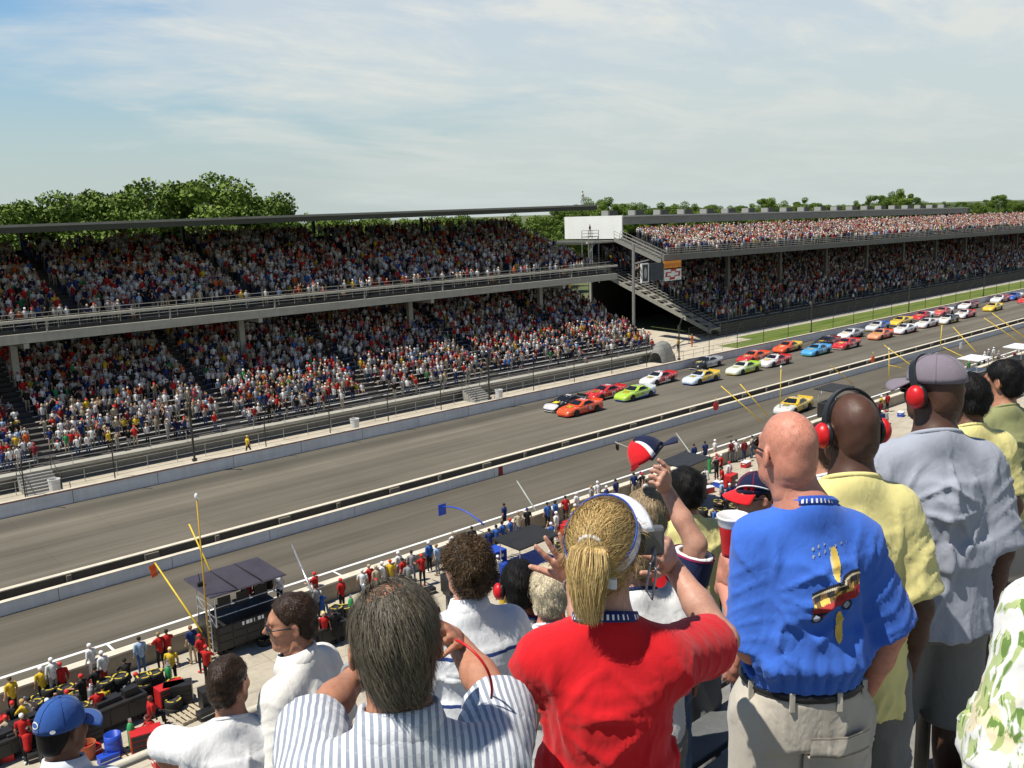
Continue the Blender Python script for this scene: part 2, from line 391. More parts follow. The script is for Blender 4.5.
# ---- nearer stand
SA0, SA1 = -30., 91.7
A_LO = dict(y0=74.5, z0=1.3, n=25, dy=.8, dz=.33); A_UP = dict(y0=83.2, z0=10.95, n=23, dy=.8, dz=.265)
gapsA = [SA0+3+15.2*i for i in range(8)]
gapsAu = [8.0, 24.6, 41.2, 57.8, 74.4, 91.]
S1 = empty('grandstand', (30, 74.5, 0)); tag(S1, 'nearer double deck grandstand with shaded packed tiers and a long flat dark roof', 'grandstand')
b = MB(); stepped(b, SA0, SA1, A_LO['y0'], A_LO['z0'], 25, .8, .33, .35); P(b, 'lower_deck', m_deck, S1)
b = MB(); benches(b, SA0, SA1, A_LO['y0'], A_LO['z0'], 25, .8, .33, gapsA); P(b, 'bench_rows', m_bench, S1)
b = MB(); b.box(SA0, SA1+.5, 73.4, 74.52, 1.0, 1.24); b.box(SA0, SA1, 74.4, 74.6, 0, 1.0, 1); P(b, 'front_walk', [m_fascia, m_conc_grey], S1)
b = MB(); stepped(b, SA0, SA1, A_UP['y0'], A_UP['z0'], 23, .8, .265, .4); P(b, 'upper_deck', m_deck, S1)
P(MB().box(SA0, SA1+.2, 81.5, 81.9, 9.95, 10.72), 'fascia', m_fascia, S1)
P(MB().box(SA0, SA1+.2, 81.9, 83.3, 10.1, 10.3), 'deck_edge', m_roofdk, S1)
P(MB().box(SA0, SA1+.2, 81.45, 81.7, 11.62, 11.86), 'front_beam', m_beamcream, S1)
x = SA0
while x < SA1: P(MB().box(x-.05, x+.05, 81.52, 81.66, 10.72, 11.62), 'beam_post', m_colgrey, S1); x += 10.3
b2 = MB(); x = SA0
while x < SA1: b2.tube([(x, 82.6, 10.9), (x, 82.6, 12.25)], .03, 5); x += 1.7
for z in (11.3, 11.6, 11.9, 12.25): b2.tube([(SA0, 82.6, z), (SA1, 82.6, z)], .022, 5)
P(b2, 'railing', m_colgrey, S1)
for k in range(-1, 4):
    x = 19.8+20.7*k; P(MB().box(x-.28, x+.28, 85.8, 86.3, 5.2, 9.9), 'column', m_colgrey, S1)
    P(MB().box(x-.2, x+.2, 81.6, 94, 9.5, 9.93), 'cross_beam', m_colgrey, S1)
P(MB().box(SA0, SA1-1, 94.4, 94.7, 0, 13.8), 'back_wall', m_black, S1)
rt = lambda x: 19.06+.0045*(x-19)
b = MB(); b.hexa([(SA0,84.8,rt(SA0)-.28),(SA1,84.8,rt(SA1)-.28),(SA1,103.5,rt(SA1)-.02),(SA0,103.5,rt(SA0)-.02),(SA0,84.8,rt(SA0)+.4),(SA1,84.8,rt(SA1)+.4),(SA1,103.5,rt(SA1)+.25),(SA0,103.5,rt(SA0)+.25)])
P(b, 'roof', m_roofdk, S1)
b = MB(); b.hexa([(SA0,84.72,rt(SA0)+.2),(SA1,84.72,rt(SA1)+.2),(SA1,84.82,rt(SA1)+.2),(SA0,84.82,rt(SA0)+.2),(SA0,84.72,rt(SA0)+.42),(SA1,84.72,rt(SA1)+.42),(SA1,84.82,rt(SA1)+.42),(SA0,84.82,rt(SA0)+.42)])
P(b, 'roof_gutter', m_rooftop, S1)
for k in range(-2, 6):
    x = 9.+16.6*k
    if x < SA1: P(MB().box(x-.15, x+.15, 102.0, 102.4, 15., 18.9), 'roof_post', m_roofdk, S1)
    if False: P(MB().hexa([(x-.15,85.2,rt(x)-.3),(x+.15,85.2,rt(x)-.3),(x+.15,102,rt(x)-.35),(x-.15,102,rt(x)-.35),(x-.15,85.2,rt(x)-.01),(x+.15,85.2,rt(x)-.01),(x+.15,102,rt(x)-.03),(x-.15,102,rt(x)-.03)]), 'roof_truss', m_roofdk, S1)
# stairs from the walk to the ground
for xx in (17.2, 59.5):
    b = MB()
    for i in range(7): b.box(xx-1.2, xx+1.2, 73.4-.32*(i+1), 73.4-.32*i, 0, 1.2-.165*(i+1)+.05)
    P(b, 'stair', mat('stair_concrete', (.3, .29, .26), .85, .25, 2), S1)
    b = MB()
    for s in (-1.2, 1.2): b.tube([(xx+s, 73.4, 2.2), (xx+s, 71.1, 1.05), (xx+s, 71.1, 0)], .03, 5); b.tube([(xx+s, 73.4, 1.2), (xx+s, 73.4, 2.2)], .03, 5)
    P(b, 'stair_rail', m_steel_dk, S1)
b = MB(); x = -28
while x < 91: 
    b.tube([(x, 73.55, 1.24), (x, 73.55, 2.25)], .025, 5); x += 3.0
for z in (1.75, 2.25): b.tube([(-28, 73.55, z), (91, 73.55, z)], .018, 5)
P(b, 'front_rail', m_steel, S1)
# ---- farther stand
SB0, SB1 = 113.0, 345.0
tl = lambda x: -.0095*(x-117)
B_LO = dict(y0=80.6, z0=1.5, n=33, dy=.8, dz=.31); B_UP = dict(y0=81.6, z0=12.45, n=21, dy=.8, dz=.105)
S2 = empty('grandstand', (200, 80, 0)); tag(S2, 'farther double deck grandstand with a sunlit upper tier and a pale flat roof behind it', 'grandstand')
gapsB = [SB0+14*i for i in range(1, 17)]
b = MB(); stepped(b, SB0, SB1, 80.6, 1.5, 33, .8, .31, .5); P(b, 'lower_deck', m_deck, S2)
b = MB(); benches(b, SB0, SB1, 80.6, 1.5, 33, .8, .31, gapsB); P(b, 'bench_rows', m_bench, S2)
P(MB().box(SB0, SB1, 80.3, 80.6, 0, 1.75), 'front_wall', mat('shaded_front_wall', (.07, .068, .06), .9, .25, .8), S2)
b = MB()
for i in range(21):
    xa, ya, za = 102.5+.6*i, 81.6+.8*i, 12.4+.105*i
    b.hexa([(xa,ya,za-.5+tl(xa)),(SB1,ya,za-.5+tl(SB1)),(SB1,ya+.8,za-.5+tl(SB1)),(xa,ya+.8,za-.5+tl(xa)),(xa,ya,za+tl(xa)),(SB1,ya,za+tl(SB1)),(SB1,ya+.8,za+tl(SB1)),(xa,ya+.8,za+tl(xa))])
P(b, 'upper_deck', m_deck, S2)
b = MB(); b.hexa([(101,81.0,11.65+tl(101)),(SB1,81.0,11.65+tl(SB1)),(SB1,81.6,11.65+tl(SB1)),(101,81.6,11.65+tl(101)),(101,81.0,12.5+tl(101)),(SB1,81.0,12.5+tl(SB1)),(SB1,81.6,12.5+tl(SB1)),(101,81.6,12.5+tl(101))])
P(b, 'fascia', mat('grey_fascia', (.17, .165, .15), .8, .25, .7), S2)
b = MB(); x = 102
while x < SB1: b.tube([(x, 81.3, 12.5+tl(x)), (x, 81.3, 13.4+tl(x))], .03, 4); x += 2
for z in (12.8, 13.1, 13.4): b.tube([(102, 81.3, z+tl(102)), (SB1, 81.3, z+tl(SB1))], .025, 4)
P(b, 'railing', m_colgrey, S2)
x = 127
while x < 300: P(MB().box(x-.3, x+.3, 88.4, 88.9, 3, 12.4+tl(x)), 'column', mat('dark_column', (.16, .155, .14), .7, .2, 1), S2); x += 15.5
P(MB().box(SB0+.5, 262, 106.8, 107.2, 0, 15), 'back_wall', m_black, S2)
RB1 = 246.
b = MB(); q = lambda x, y, z: (x, y, z+tl(x)*1.15)
b.hexa([q(113,99,16.6),q(RB1,99,16.6),q(RB1,112,16.75),q(113,112,16.75),q(113,99,17.85),q(RB1,99,17.85),q(RB1,112,18.0),q(113,112,18.0)])
P(b, 'roof', mat('pale_roof_edge', (.30, .29, .25), .7, .2, .7), S2)
b = MB(); b.hexa([q(112.8,98.8,17.8),q(RB1,98.8,17.8),q(RB1,99.6,17.8),q(112.8,99.6,17.8),q(112.8,98.8,18.04),q(RB1,98.8,18.04),q(RB1,99.6,18.04),q(112.8,99.6,18.04)])
P(b, 'roof_cap', mat('roof_cap_white', (.66, .63, .55), .6, .1, 1), S2)
P(MB().box(112.7, 112.98, 98.9, 111.8, 14.4, 18.1), 'end_wall', m_suite, S2)
P(MB().box(104, 112.7, 98.6, 112, 13.85, 14.2), 'end_slab', m_roofdk, S2)
P(MB().box(104, 112.7, 98.3, 98.6, 14.0, 14.3), 'slab_edge', m_beamcream, S2)
for yy in (99.2, 105, 111): P(MB().box(105.5, 105.8, yy, yy+.3, 4, 13.85), 'slab_post', m_colgrey, S2)
# raked stair and parapet at the near end of both tiers
def flight(x, y0, z0, y1, z1, w, name):
    b = MB(); n = 16
    for i in range(n):
        ya, yb = y0+(y1-y0)*i/n, y0+(y1-y0)*(i+1)/n; z = z0+(z1-z0)*(i+.5)/n; b.box(x-w, x+w, ya, yb, z-.3, z)
    P(b, name, m_conc_grey, S2)
    b = MB()
    for s in (-w-.08, w+.02):
        b.hexa([(x+s,y0,z0-.5),(x+s+.07,y0,z0-.5),(x+s+.07,y1,z1-.5),(x+s,y1,z1-.5),(x+s,y0,z0+.12),(x+s+.07,y0,z0+.12),(x+s+.07,y1,z1+.12),(x+s,y1,z1+.12)])
        for h in (.55, 1.0): b.tube([(x+s, y0, z0+h), (x+s, y1, z1+h)], .035, 5)
        for i in range(9):
            t_ = i/8; b.tube([(x+s, y0+(y1-y0)*t_, z0+(z1-z0)*t_), (x+s, y0+(y1-y0)*t_, z0+(z1-z0)*t_+1.0)], .03, 5)
    P(b, 'stair_parapet', mat('stair_parapet_paint', (.25, .245, .215), .7, .2, 1.5), S2)
flight(111.2, 79.6, 1.2, 106, 11.0, 1.1, 'stair')
flight(101.6, 81.4, 11.9, 90, 15.0, .7, 'stair')
# ---- sign boards hung under the upper tier, and the post before them
def board(px0, px1, py0, py1, Y, name, label, m, frame=None):
    a, c = aty(px0, py0, Y), aty(px1, py1, Y); z1_, z0_ = max(a[2], c[2]), min(a[2], c[2])
    e = empty(name, (a[0], Y, z0_)); tag(e, label, 'sign')
    P(MB().box(a[0], c[0], Y, Y+.25, z0_, z1_), 'panel', m, e); return e, a[0], c[0], z0_, z1_
m_wsign = mat('white_sign', (.75, .75, .72), .5, .06, 1)
m_orsign = mat('orange_sign', (.85, .32, .03), .5, .1, 2); m_redsign = mat('dark_red_sign', (.42, .03, .03), .5, .1, 2)
e, xa, xc, za, zc = board(664.2, 681.3, 268.6, 279.3, 80.7, 'logo_sign', 'white sign with a dark red outlined bow tie cross under the far upper tier', m_wsign)
def bow(b, cx, cz, w, h, Y, m):
    pts = [(-.5,-.22),(-.18,-.22),(-.18,-.5),(.18,-.5),(.18,-.22),(.5,-.22),(.5,.22),(.18,.22),(.18,.5),(-.18,.5),(-.18,.22),(-.5,.22)]
    o = [(cx+(x+.12*y)*w, Y, cz+y*h) for x, y in pts]; i_ = [(cx+(x*.74+.12*y*.6)*w, Y, cz+y*.56*h) for x, y in pts]; n = len(pts)
    b.add(o+i_, [(k, (k+1) % n, n+(k+1) % n, n+k) for k in range(n)], m)
b = MB(); bow(b, (xa+xc)/2, (za+zc)/2, (xc-xa)*.86, (zc-za)*.86, 80.685, 0); P(b, 'emblem', m_redsign, e)
e, xa, xc, za, zc = board(664.2, 681.3, 261.8, 268.2, 80.7, 'banner_sign', 'small orange sign directly above the white bow tie sign', m_orsign)
b = MB(); n = 9
for k in range(n):
    w_ = (xc-xa)/n; b.box(xa+w_*(k+.22), xa+w_*(k+.78), 80.685, 80.7, za+(zc-za)*(.28 if k % 3 else .4), za+(zc-za)*.72)
P(b, 'lettering', mat('sign_lettering', (.55, .14, .03), .5), e)
board(650, 663.6, 263.5, 279.5, 80.75, 'score_panel', 'dark blank panel left of the white bow tie sign', mat('dark_panel', (.03, .04, .06), .3, .2, 1))
e, xa, xc, za, zc = board(641.6, 649, 263.8, 282.3, 80.7, 'portrait_sign', 'tall narrow white framed dark sign left of the blank panel', m_wsign)
P(MB().box(xa+(xc-xa)*.14, xc-(xc-xa)*.14, 80.68, 80.7, za+(zc-za)*.07, zc-(zc-za)*.06), 'picture', mat('dark_picture', (.03, .032, .04), .4, .4, 1), e)
b = MB(); w_ = xc-xa; h_ = zc-za
b.add([(xa+w_*(.5+.2*math.cos(t)), 80.67, za+h_*(.5+.3*math.sin(t))) for t in np.linspace(0, 2*math.pi, 15)[:-1]], [tuple(range(14))]); P(b, 'emblem', mat('pale_emblem', (.35, .37, .4), .5), e)
e = empty('light_post', (93.3, 80, 0)); tag(e, 'tall grey steel post with side arms standing between the two grandstands', 'post')
P(MB().tube([(93.3, 80, 2.5), (93.4, 80, 14.5)], .2, 10), 'shaft', mat('post_steel', (.27, .27, .25), .55, .15, 2, .3), e)
b = MB(); a = aty(660, 258, 82); b.tube([(93.4, 80, 11.9), (101.5, 84, 11.9)], .1, 6); b.tube([(93.4, 80, 11.2), (99.5, 83.2, 11.4)], .08, 6); P(b, 'arm', m_colgrey, e)
# ---- roof units
m_unit = mat('roof_unit_grey', (.06, .062, .06), .6, .2, 2); m_unit2 = mat('roof_unit_light', (.3, .3, .28), .6, .1, 2)
ul = ['leftmost roof unit', 'second roof unit from the left']
k = 0; x = 115.5
while x < 244:
    z = 17.98+tl(x)*1.15; e = empty('roof_unit', (x, 104, z)); e.scale = (.8,.8,.62)
    tag(e, 'grey box shaped unit in the row on the roof of the farther grandstand', 'roof unit', 'units on the far grandstand roof')
    b = MB().box(-1.5, 1.5, -.9, .9, .12, 1.45); o = b.build('casing', m_unit, e)
    MB().box(-1.55, -1.1, -.93, -.9, .1, 1.5).box(-1.56, -1.5, -.9, .9, .1, 1.5).build('side_panel', m_unit2, e)
    x += 6.7; k += 1
# covered machine at the end of the near stand and small bins
def bin_at(px_, py_, lab, col, h=.95, w=.42, Y=None):
    p = atz(px_, py_, 0.) if Y is None else np.array([aty(px_, py_, Y)[0], Y, 0])
    e = empty('bin', p); tag(e, lab, 'bin')
    MB().lathe([(w*.0, 0), (w*.88, 0), (w, h), (w*1.06, h), (w*1.06, h+.05), (w*.9, h+.05), (w*.86, h-.2), (0, h-.2)], 14).build('barrel', col, e)
m_binw = mat('bin_white', (.6, .6, .58), .5, .15, 3)
bin_at(55, 489, 'pale bin behind the wall beside the leftmost steps', m_binw, Y=71)
bin_at(355, 427, 'pale bin behind the wall standing near the middle fence pole', m_binw, Y=71)
bin_at(499, 397, 'pale bin behind the wall at the foot of the second steps', m_binw, Y=71)
p = np.array([89.5, 72.2, 0])
cm = empty('covered_cart', p); tag(cm, 'grey tarpaulin covered cart at the far end of the nearer grandstand', 'cart')
b = MB(); V = []; 
for i in range(7):
    for j in range(9):
        u_, v_ = i/6, j/8; hh = 2.6*(1-abs(2*v_-1)**3)*(1-.5*abs(2*u_-1)**4)+.12*math.sin(7*u_+5*v_)
        V.append((-1.4+2.8*u_+.1*math.sin(9*v_), -1.2+2.4*v_, max(.02, hh)))
b.add(V, [(i*9+j, (i+1)*9+j, (i+1)*9+j+1, i*9+j+1) for i in range(6) for j in range(8)])
b.build('cover', mat('grey_tarpaulin', (.22, .22, .2), .8, .3, 2), cm, smooth=True)

# the sandy yard between the two stands, with parked vans
sheet('stand_yard', 91.9, 113, 74.6, 128, .012, concrete('yard_sand', (.50, .45, .35)))
m_vanw = mat('van_white_paint', (.75, .75, .74), .35, .06, 1); m_vang = mat('van_glass', (.02, .022, .025), .15)
def make_van():
    e = empty('parked_van'); b = MB()
    pr = [(-2.4,.35),(2.3,.35),(2.45,.9),(1.6,1.15),(1.0,1.95),(-2.3,2.0),(-2.45,1.0)]
    V = [(x, y, z) for y in (-.95, .95) for x, z in pr]; n = len(pr)
    b.add(V, [(i, (i+1)%n, n+(i+1)%n, n+i) for i in range(n)]+[tuple(range(n))[::-1], tuple(range(n, 2*n))]); b.build('body', m_vanw, e, bevel=.05)
    MB().quad((1.56,-.85,1.22),(1.56,.85,1.22),(1.06,.8,1.88),(1.06,-.8,1.88)).build('windshield', m_vang, e)
    for s_ in (-1, 1):
        for x0, x1 in ((.1,.95),(-.9,-.05),(-1.95,-1.05)): MB().quad((x0,s_*.965,1.25),(x1,s_*.965,1.25),(x1-.1,s_*.965,1.8),(x0,s_*.965,1.8)).build('side_window', m_vang, e)
    for x in (-1.5, 1.5):
        for s_ in (-1, 1): MB().lathe([(0,-.12),(.34,-.12),(.36,0),(.34,.12),(0,.12)], 16, (x, s_*.88, .36), 'y').build('wheel', mat('van_tyre', (.02,.02,.02), .85), e)
    return e
for i, (x_, y_, rz_, lb) in enumerate(((100, 121, 1.5, 'white van parked in the yard behind the stands, left one'), (104, 122, 1.6, 'white van parked in the middle of the yard between the stands'), (108.5, 120, 1.55, 'white van parked in the yard closest to the farther grandstand'), (97, 112, .2, 'white van parked sideways in the yard between the stands'))):
    v = make_van() if i == 0 else copy_tree(van0)
    if i == 0: van0 = v
    v.location = (x_, y_, .013); v.rotation_euler = (0, 0, rz_); tag(v, lb, 'van', 'vans parked between the grandstands')
a = aty(567, 286, 100); e = empty('yard_sign', (a[0], 100, 0)); tag(e, 'plain yellow sign on a post in the yard between the grandstands', 'sign')
MB().tube([(0,0,0),(0,0,a[2]+.6)], .08, 7).build('post', m_colgrey, e); MB().box(-.9,.9,-.14,-.08,a[2]-.6,a[2]+.6).build('panel', mat('plain_yellow', (.75,.5,.08), .6, .1, 2), e)
# ------------------------------------------------------------------ trees
def leaf_mat(name, a, b):
    t = NT(name); at = t.n('ShaderNodeAttribute', attribute_name='tone'); oi = t.n('ShaderNodeObjectInfo')
    f = t.math('ADD', t.math('MULTIPLY', at.outputs['Fac'], .8), t.math('MULTIPLY', oi.outputs['Random'], .25))
    t.set(color=t.mix(f, a, b), rough=.7, spec=.25); return t.m
m_leaf = leaf_mat('tree_leaves', (.04, .085, .012), (.19, .27, .035)); m_bark = mat('tree_bark', (.09, .07, .05), .9, .3, 3)
def tree_proto(seed, h, w, nleaf, leaf):
    rg = np.random.default_rng(seed); ncl = 40
    cl = []
    for i in range(ncl):
        a = rg.uniform(0, 2*math.pi); zf = rg.uniform(.3, 1.0); rad = w*.5*math.sqrt(max(.05, 1-((zf-.58)/.5)**2))*rg.uniform(.25, .95)
        cl.append((rad*math.cos(a), rad*math.sin(a), h*zf*.92, w*rg.uniform(.085, .19)))
    b = MB(); pts = [(0,0,0), (.15,.1,h*.2), (-.1,.2,h*.45), (.1,0,h*.75)]
    b.tube(pts, [h*.024, h*.019, h*.013, h*.005], 9)
    for c in cl[:18]:
        s = np.array([0,0,h*rg.uniform(.25,.5)]); e = np.array(c[:3]); mid = .5*(s+e)+np.array([0,0,-.04*h]); b.tube([s, mid, e], [h*.009, h*.006, h*.002], 6)
    ci = rg.integers(0, ncl, nleaf); C3 = np.array(cl)
    d = rg.normal(size=(nleaf,3)); d /= np.linalg.norm(d,axis=1)[:,None]; rr = rg.uniform(.35,1.08,nleaf)**.6
    P0 = C3[ci,:3]+d*(C3[ci,3]*rr)[:,None]*np.array([1,1,.78])
    n = d+.8*rg.normal(size=(nleaf,3)); n /= np.linalg.norm(n,axis=1)[:,None]
    t1 = np.cross(n, rg.normal(size=(nleaf,3))); t1 /= np.linalg.norm(t1,axis=1)[:,None]; t2 = np.cross(n,t1)
    s = leaf*rg.uniform(.6,1.35,nleaf)[:,None]
    V = np.stack([P0-t1*s-t2*s*.5, P0+t1*s*.2-t2*s*.75, P0+t1*s, P0-t1*s*.1+t2*s*.7],1).reshape(-1,3)
    Q = np.arange(nleaf*4).reshape(-1,4)
    tone = np.repeat(np.clip(.5+.22*rg.normal(size=nleaf)+.25*(C3[ci,3]/w-.18)/.06*.3,0,1),4)
    return b, V, Q, tone
protos = []
def make_tree(seed, h, w, nl, leaf):
    b, V, Q, tone = tree_proto(seed, h, w, nl, leaf)
    r_ = empty('tree'); b.build('trunk', m_bark, r_, True)
    np_mesh('crown', V, Q, m_leaf, None, False, r_, {'tone': ('FLOAT', tone)}); return r_
first = {}
def place_tree(v, loc, s, rz, label, group):
    if v not in first: o = make_tree(40+v, 20, [13,15,11][v % 3], 16000, .205); first[v] = o
    else: o = copy_tree(first[v])
    o.location = loc; o.scale = (s*random.uniform(.95,1.1), s*random.uniform(.95,1.1), s); o.rotation_euler = (0,0,rz); tag(o, label, 'tree', group); return o
# big trees behind the nearer stand: picture x, top y, distance behind
big = [(12,193,128),(42,190,132),(74,187,126),(105,183,130),(133,178,125),(160,176,131),(190,170,124),(212,172,131),(238,184,126),(262,187,130)]
posn = ['leftmost of the big trees behind the nearer grandstand roof','second big tree from the left behind the nearer roof','third big tree from the left behind the nearer roof',
 'fourth big tree from the left behind the nearer roof','fifth big tree from the left behind the nearer roof, left of the tallest crowns','big tree just left of the tallest tree behind the nearer roof',
 'tallest tree crown standing above the nearer grandstand roof','big tree just right of the tallest tree behind the nearer roof','second big tree from the right end of the cluster behind the nearer roof','rightmost tree of the big cluster behind the nearer grandstand roof']
for i, (x, y, Y) in enumerate(big):
    p = aty(x, y, Y); place_tree(i % 3, (p[0], Y, 0), p[2]/20.1, i*1.7, posn[i], 'big trees behind the nearer grandstand')
# low trees seen through the gap under the roof and along the horizon
rg = random.Random(3)
for i in range(9):
    x = 60+62*i; Y = 150+rg.uniform(-8, 12); p = aty(x, 214, Y)
    place_tree(i % 3, (p[0], Y, 0), (p[2]-1.5)/20, rg.uniform(0, 6), 'low tree seen through the gap under the nearer grandstand roof', 'trees seen through the gap under the nearer roof')
for i in range(24):
    x = 285+14*i+rg.uniform(-4, 4); Y = 175+rg.uniform(-10, 14); p = aty(x, 216.5+rg.uniform(-2, 2), Y)
    place_tree(i % 3, (p[0], Y, 0), (p[2]+.5)/20, rg.uniform(0, 6), 'low tree seen through the gap under the nearer grandstand roof', 'trees seen through the gap under the nearer roof')
far = [(567,205,6),(590,199,5),(610,197,3),(625,203,5),(640,204,6),(655,203,4),(668,206,5),(683,203,4),(697,204,5),(712,205,5),(730,207,5),(750,204,6),(766,198,4),(782,202,5),(800,198,5),(816,203,5),(838,206,6),(858,201,5),(878,195,3),(893,193,3),(903,189,2),(914,197,3),(928,203,5),(945,202,4),(962,202,5),(978,204,5),(990,197,3),(1001,195,2),(1012,201,3),(1022,203,4),(1034,203,4),(1048,200,4)]
for i, (x, y, k) in enumerate(far):
    Y = 170+28*k+rg.uniform(-10, 10); p = aty(x, y-1, Y)
    lb = 'small tree in the row along the horizon behind the farther grandstand roof' if k > 3 else 'taller rounded tree rising above the far horizon row'
    place_tree(i % 3, (p[0], Y, 0), p[2]/19.6, rg.uniform(0, 6), lb, 'trees along the horizon' if k > 3 else 'taller trees on the horizon')
for i in range(34):
    x = 560+15*i+rg.uniform(-4, 4); Y = 300+rg.uniform(-20, 40); p = aty(x, 207.5-.012*(x-560)+rg.uniform(-1, 1.5), Y)
    place_tree(i % 3, (p[0], Y, 0), p[2]/19.6, rg.uniform(0, 6), 'low tree in the continuous dark treeline beyond the farther grandstand', 'low treeline beyond the farther grandstand')
hl = MB(); xs = np.linspace(-200, 2500, 60); 
V = [];
for j, x in enumerate(xs):
    V += [(x, 520, 0), (x, 545, 10+2*math.sin(j*1.7)+1.5*math.sin(j*.63)), (x, 640, 9), (x, 680, 0)]
tw = MB().add(V, [(4*j+k, 4*j+4+k, 4*j+5+k, 4*j+1+k) for j in range(59) for k in range(3)]).build('far_woods', mat('far_foliage', (.035, .06, .025), .95, .6, .09)); tag(tw, 'dark band of far woods on the horizon', 'woods', None, 'stuff')

# ------------------------------------------------------------------ stock cars
t = NT('car_paint'); oi = t.n('ShaderNodeObjectInfo'); p2 = t.n('ShaderNodeAttribute', attribute_type='OBJECT', attribute_name='paint2'); p3 = t.n('ShaderNodeAttribute', attribute_type='OBJECT', attribute_name='paint3'); sh = t.n('ShaderNodeAttribute', attribute_type='OBJECT', attribute_name='scheme')
sp = t.n('ShaderNodeSeparateXYZ', {0: t.n('ShaderNodeTexCoord').outputs['Object']})
fa = t.math('ADD', t.math('MULTIPLY', sp.outputs[0], .55), t.math('MULTIPLY', sp.outputs[2], .9)); fa = t.math('GREATER_THAN', fa, sh.outputs['Fac'])
fb = t.math('LESS_THAN', t.math('ADD', sp.outputs[2], t.math('MULTIPLY', sp.outputs[0], .06)), .36)
c = t.mix(fa, oi.outputs['Color'], p2.outputs['Color']); c = t.mix(fb, c, p3.outputs['Color'])
vo = t.n('ShaderNodeTexVoronoi', {'Scale': 2.4, 'Vector': t.co((1, 1, 1.6))}); vf = t.math('LESS_THAN', vo.outputs['Distance'], .20)
vf = t.math('MULTIPLY', vf, t.math('LESS_THAN', t.math('ABSOLUTE', t.math('SUBTRACT', sp.outputs[0], -.2)), 1.9))
c = t.mix(t.math('MULTIPLY', vf, .75), c, p3.outputs['Color'])
v2 = t.n('ShaderNodeTexVoronoi', {'Scale': 5.5, 'Vector': t.co((1.4, 1.2, 2.2))}); g2 = t.math('LESS_THAN', v2.outputs['Distance'], .26)
c = t.mix(t.math('MULTIPLY', g2, t.math('GREATER_THAN', t.n('ShaderNodeSeparateColor', {0: v2.outputs['Color']}).outputs[0], .55)), c, t.mix(t.math('GREATER_THAN', t.n('ShaderNodeSeparateColor', {0: v2.outputs['Color']}).outputs[1], .5), (.02,.02,.025), (.75,.74,.7)))
t.set(color=c, rough=.28, coat=.6, spec=.5); m_paint = t.m
m_glass = mat('dark_glass', (.015, .017, .02), .12, .2, 2, 0, 0, None, .6); m_rubber = mat('tyre_rubber', (.018, .018, .018), .85, .25, 6); m_rim = mat('black_rim', (.09, .09, .09), .4, .2, 5, .6)
m_numw = mat('number_white', (.82, .82, .8), .5, .05, 2); m_numk = mat('number_black', (.02, .02, .02), .5, .05, 2); m_numy = mat('number_yellow', (.8, .6, .04), .5, .05, 2)
def car_body():
    st = [(-2.55,.84,.94,.30),(-2.45,.92,1.0,.24),(-1.9,.97,1.0,.2),(-1.2,.985,.97,.18),(-.3,.975,.93,.17),(.6,.975,.92,.17),(1.1,.975,.89,.17),(1.7,.965,.82,.16),(2.2,.93,.72,.14),(2.5,.82,.58,.12),(2.63,.62,.44,.14)]
    V = []; 
    for x, w, zt, zb in st:
        pr = [(w*.9,zb),(w,zb+.1),(w*1.005,zb+(zt-zb)*.5),(w*.985,zt-.13),(w*.92,zt-.035),(w*.7,zt),(w*.35,zt+.02)]
        for y, z in pr: V.append((x, y, z))
        V.append((x, 0, zt+.025))
        for y, z in pr[::-1]: V.append((x, -y, z))
    n = 15; F = []
    for i in range(len(st)-1):
        for j in range(n-1): F.append((i*n+j, i*n+j+1, (i+1)*n+j+1, (i+1)*n+j))
        F.append((i*n+n-1, i*n, (i+1)*n, (i+1)*n+n-1))
    F += [tuple(range(n))[::-1], tuple((len(st)-1)*n+j for j in range(n))]
    b = MB().add(V, F)
    # greenhouse: rings from the belt line to the roof
    rings = [(.93,-1.72,1.02,.80,.86),(1.08,-1.42,.66,.75,.8),(1.22,-1.1,.34,.66,.70),(1.31,-.92,.12,.58,.6),(1.345,-.75,-.1,.44,.46)]
    V = []
    for z, xr, xf, wr, wf in rings:
        V += [(xr,-wr*.8,z),(xr-.0,wr*.8,z)] ; 
        V += [(xr+.18,wr,z),(.5*(xr+xf),.5*(wr+wf)+.02,z),(xf-.18,wf,z),(xf,wf*.8,z),(xf+.03,0,z),(xf,-wf*.8,z),(xf-.18,-wf,z),(.5*(xr+xf),-.5*(wr+wf)-.02,z),(xr+.18,-wr,z)]
    n = 11; F = [(i*n+j, i*n+(j+1)%n, (i+1)*n+(j+1)%n, (i+1)*n+j)[::-1] for i in range(4) for j in range(n)]
    F.append(tuple(4*n+j for j in range(n))[::-1])
    b.add(V, F)
    return b, rings
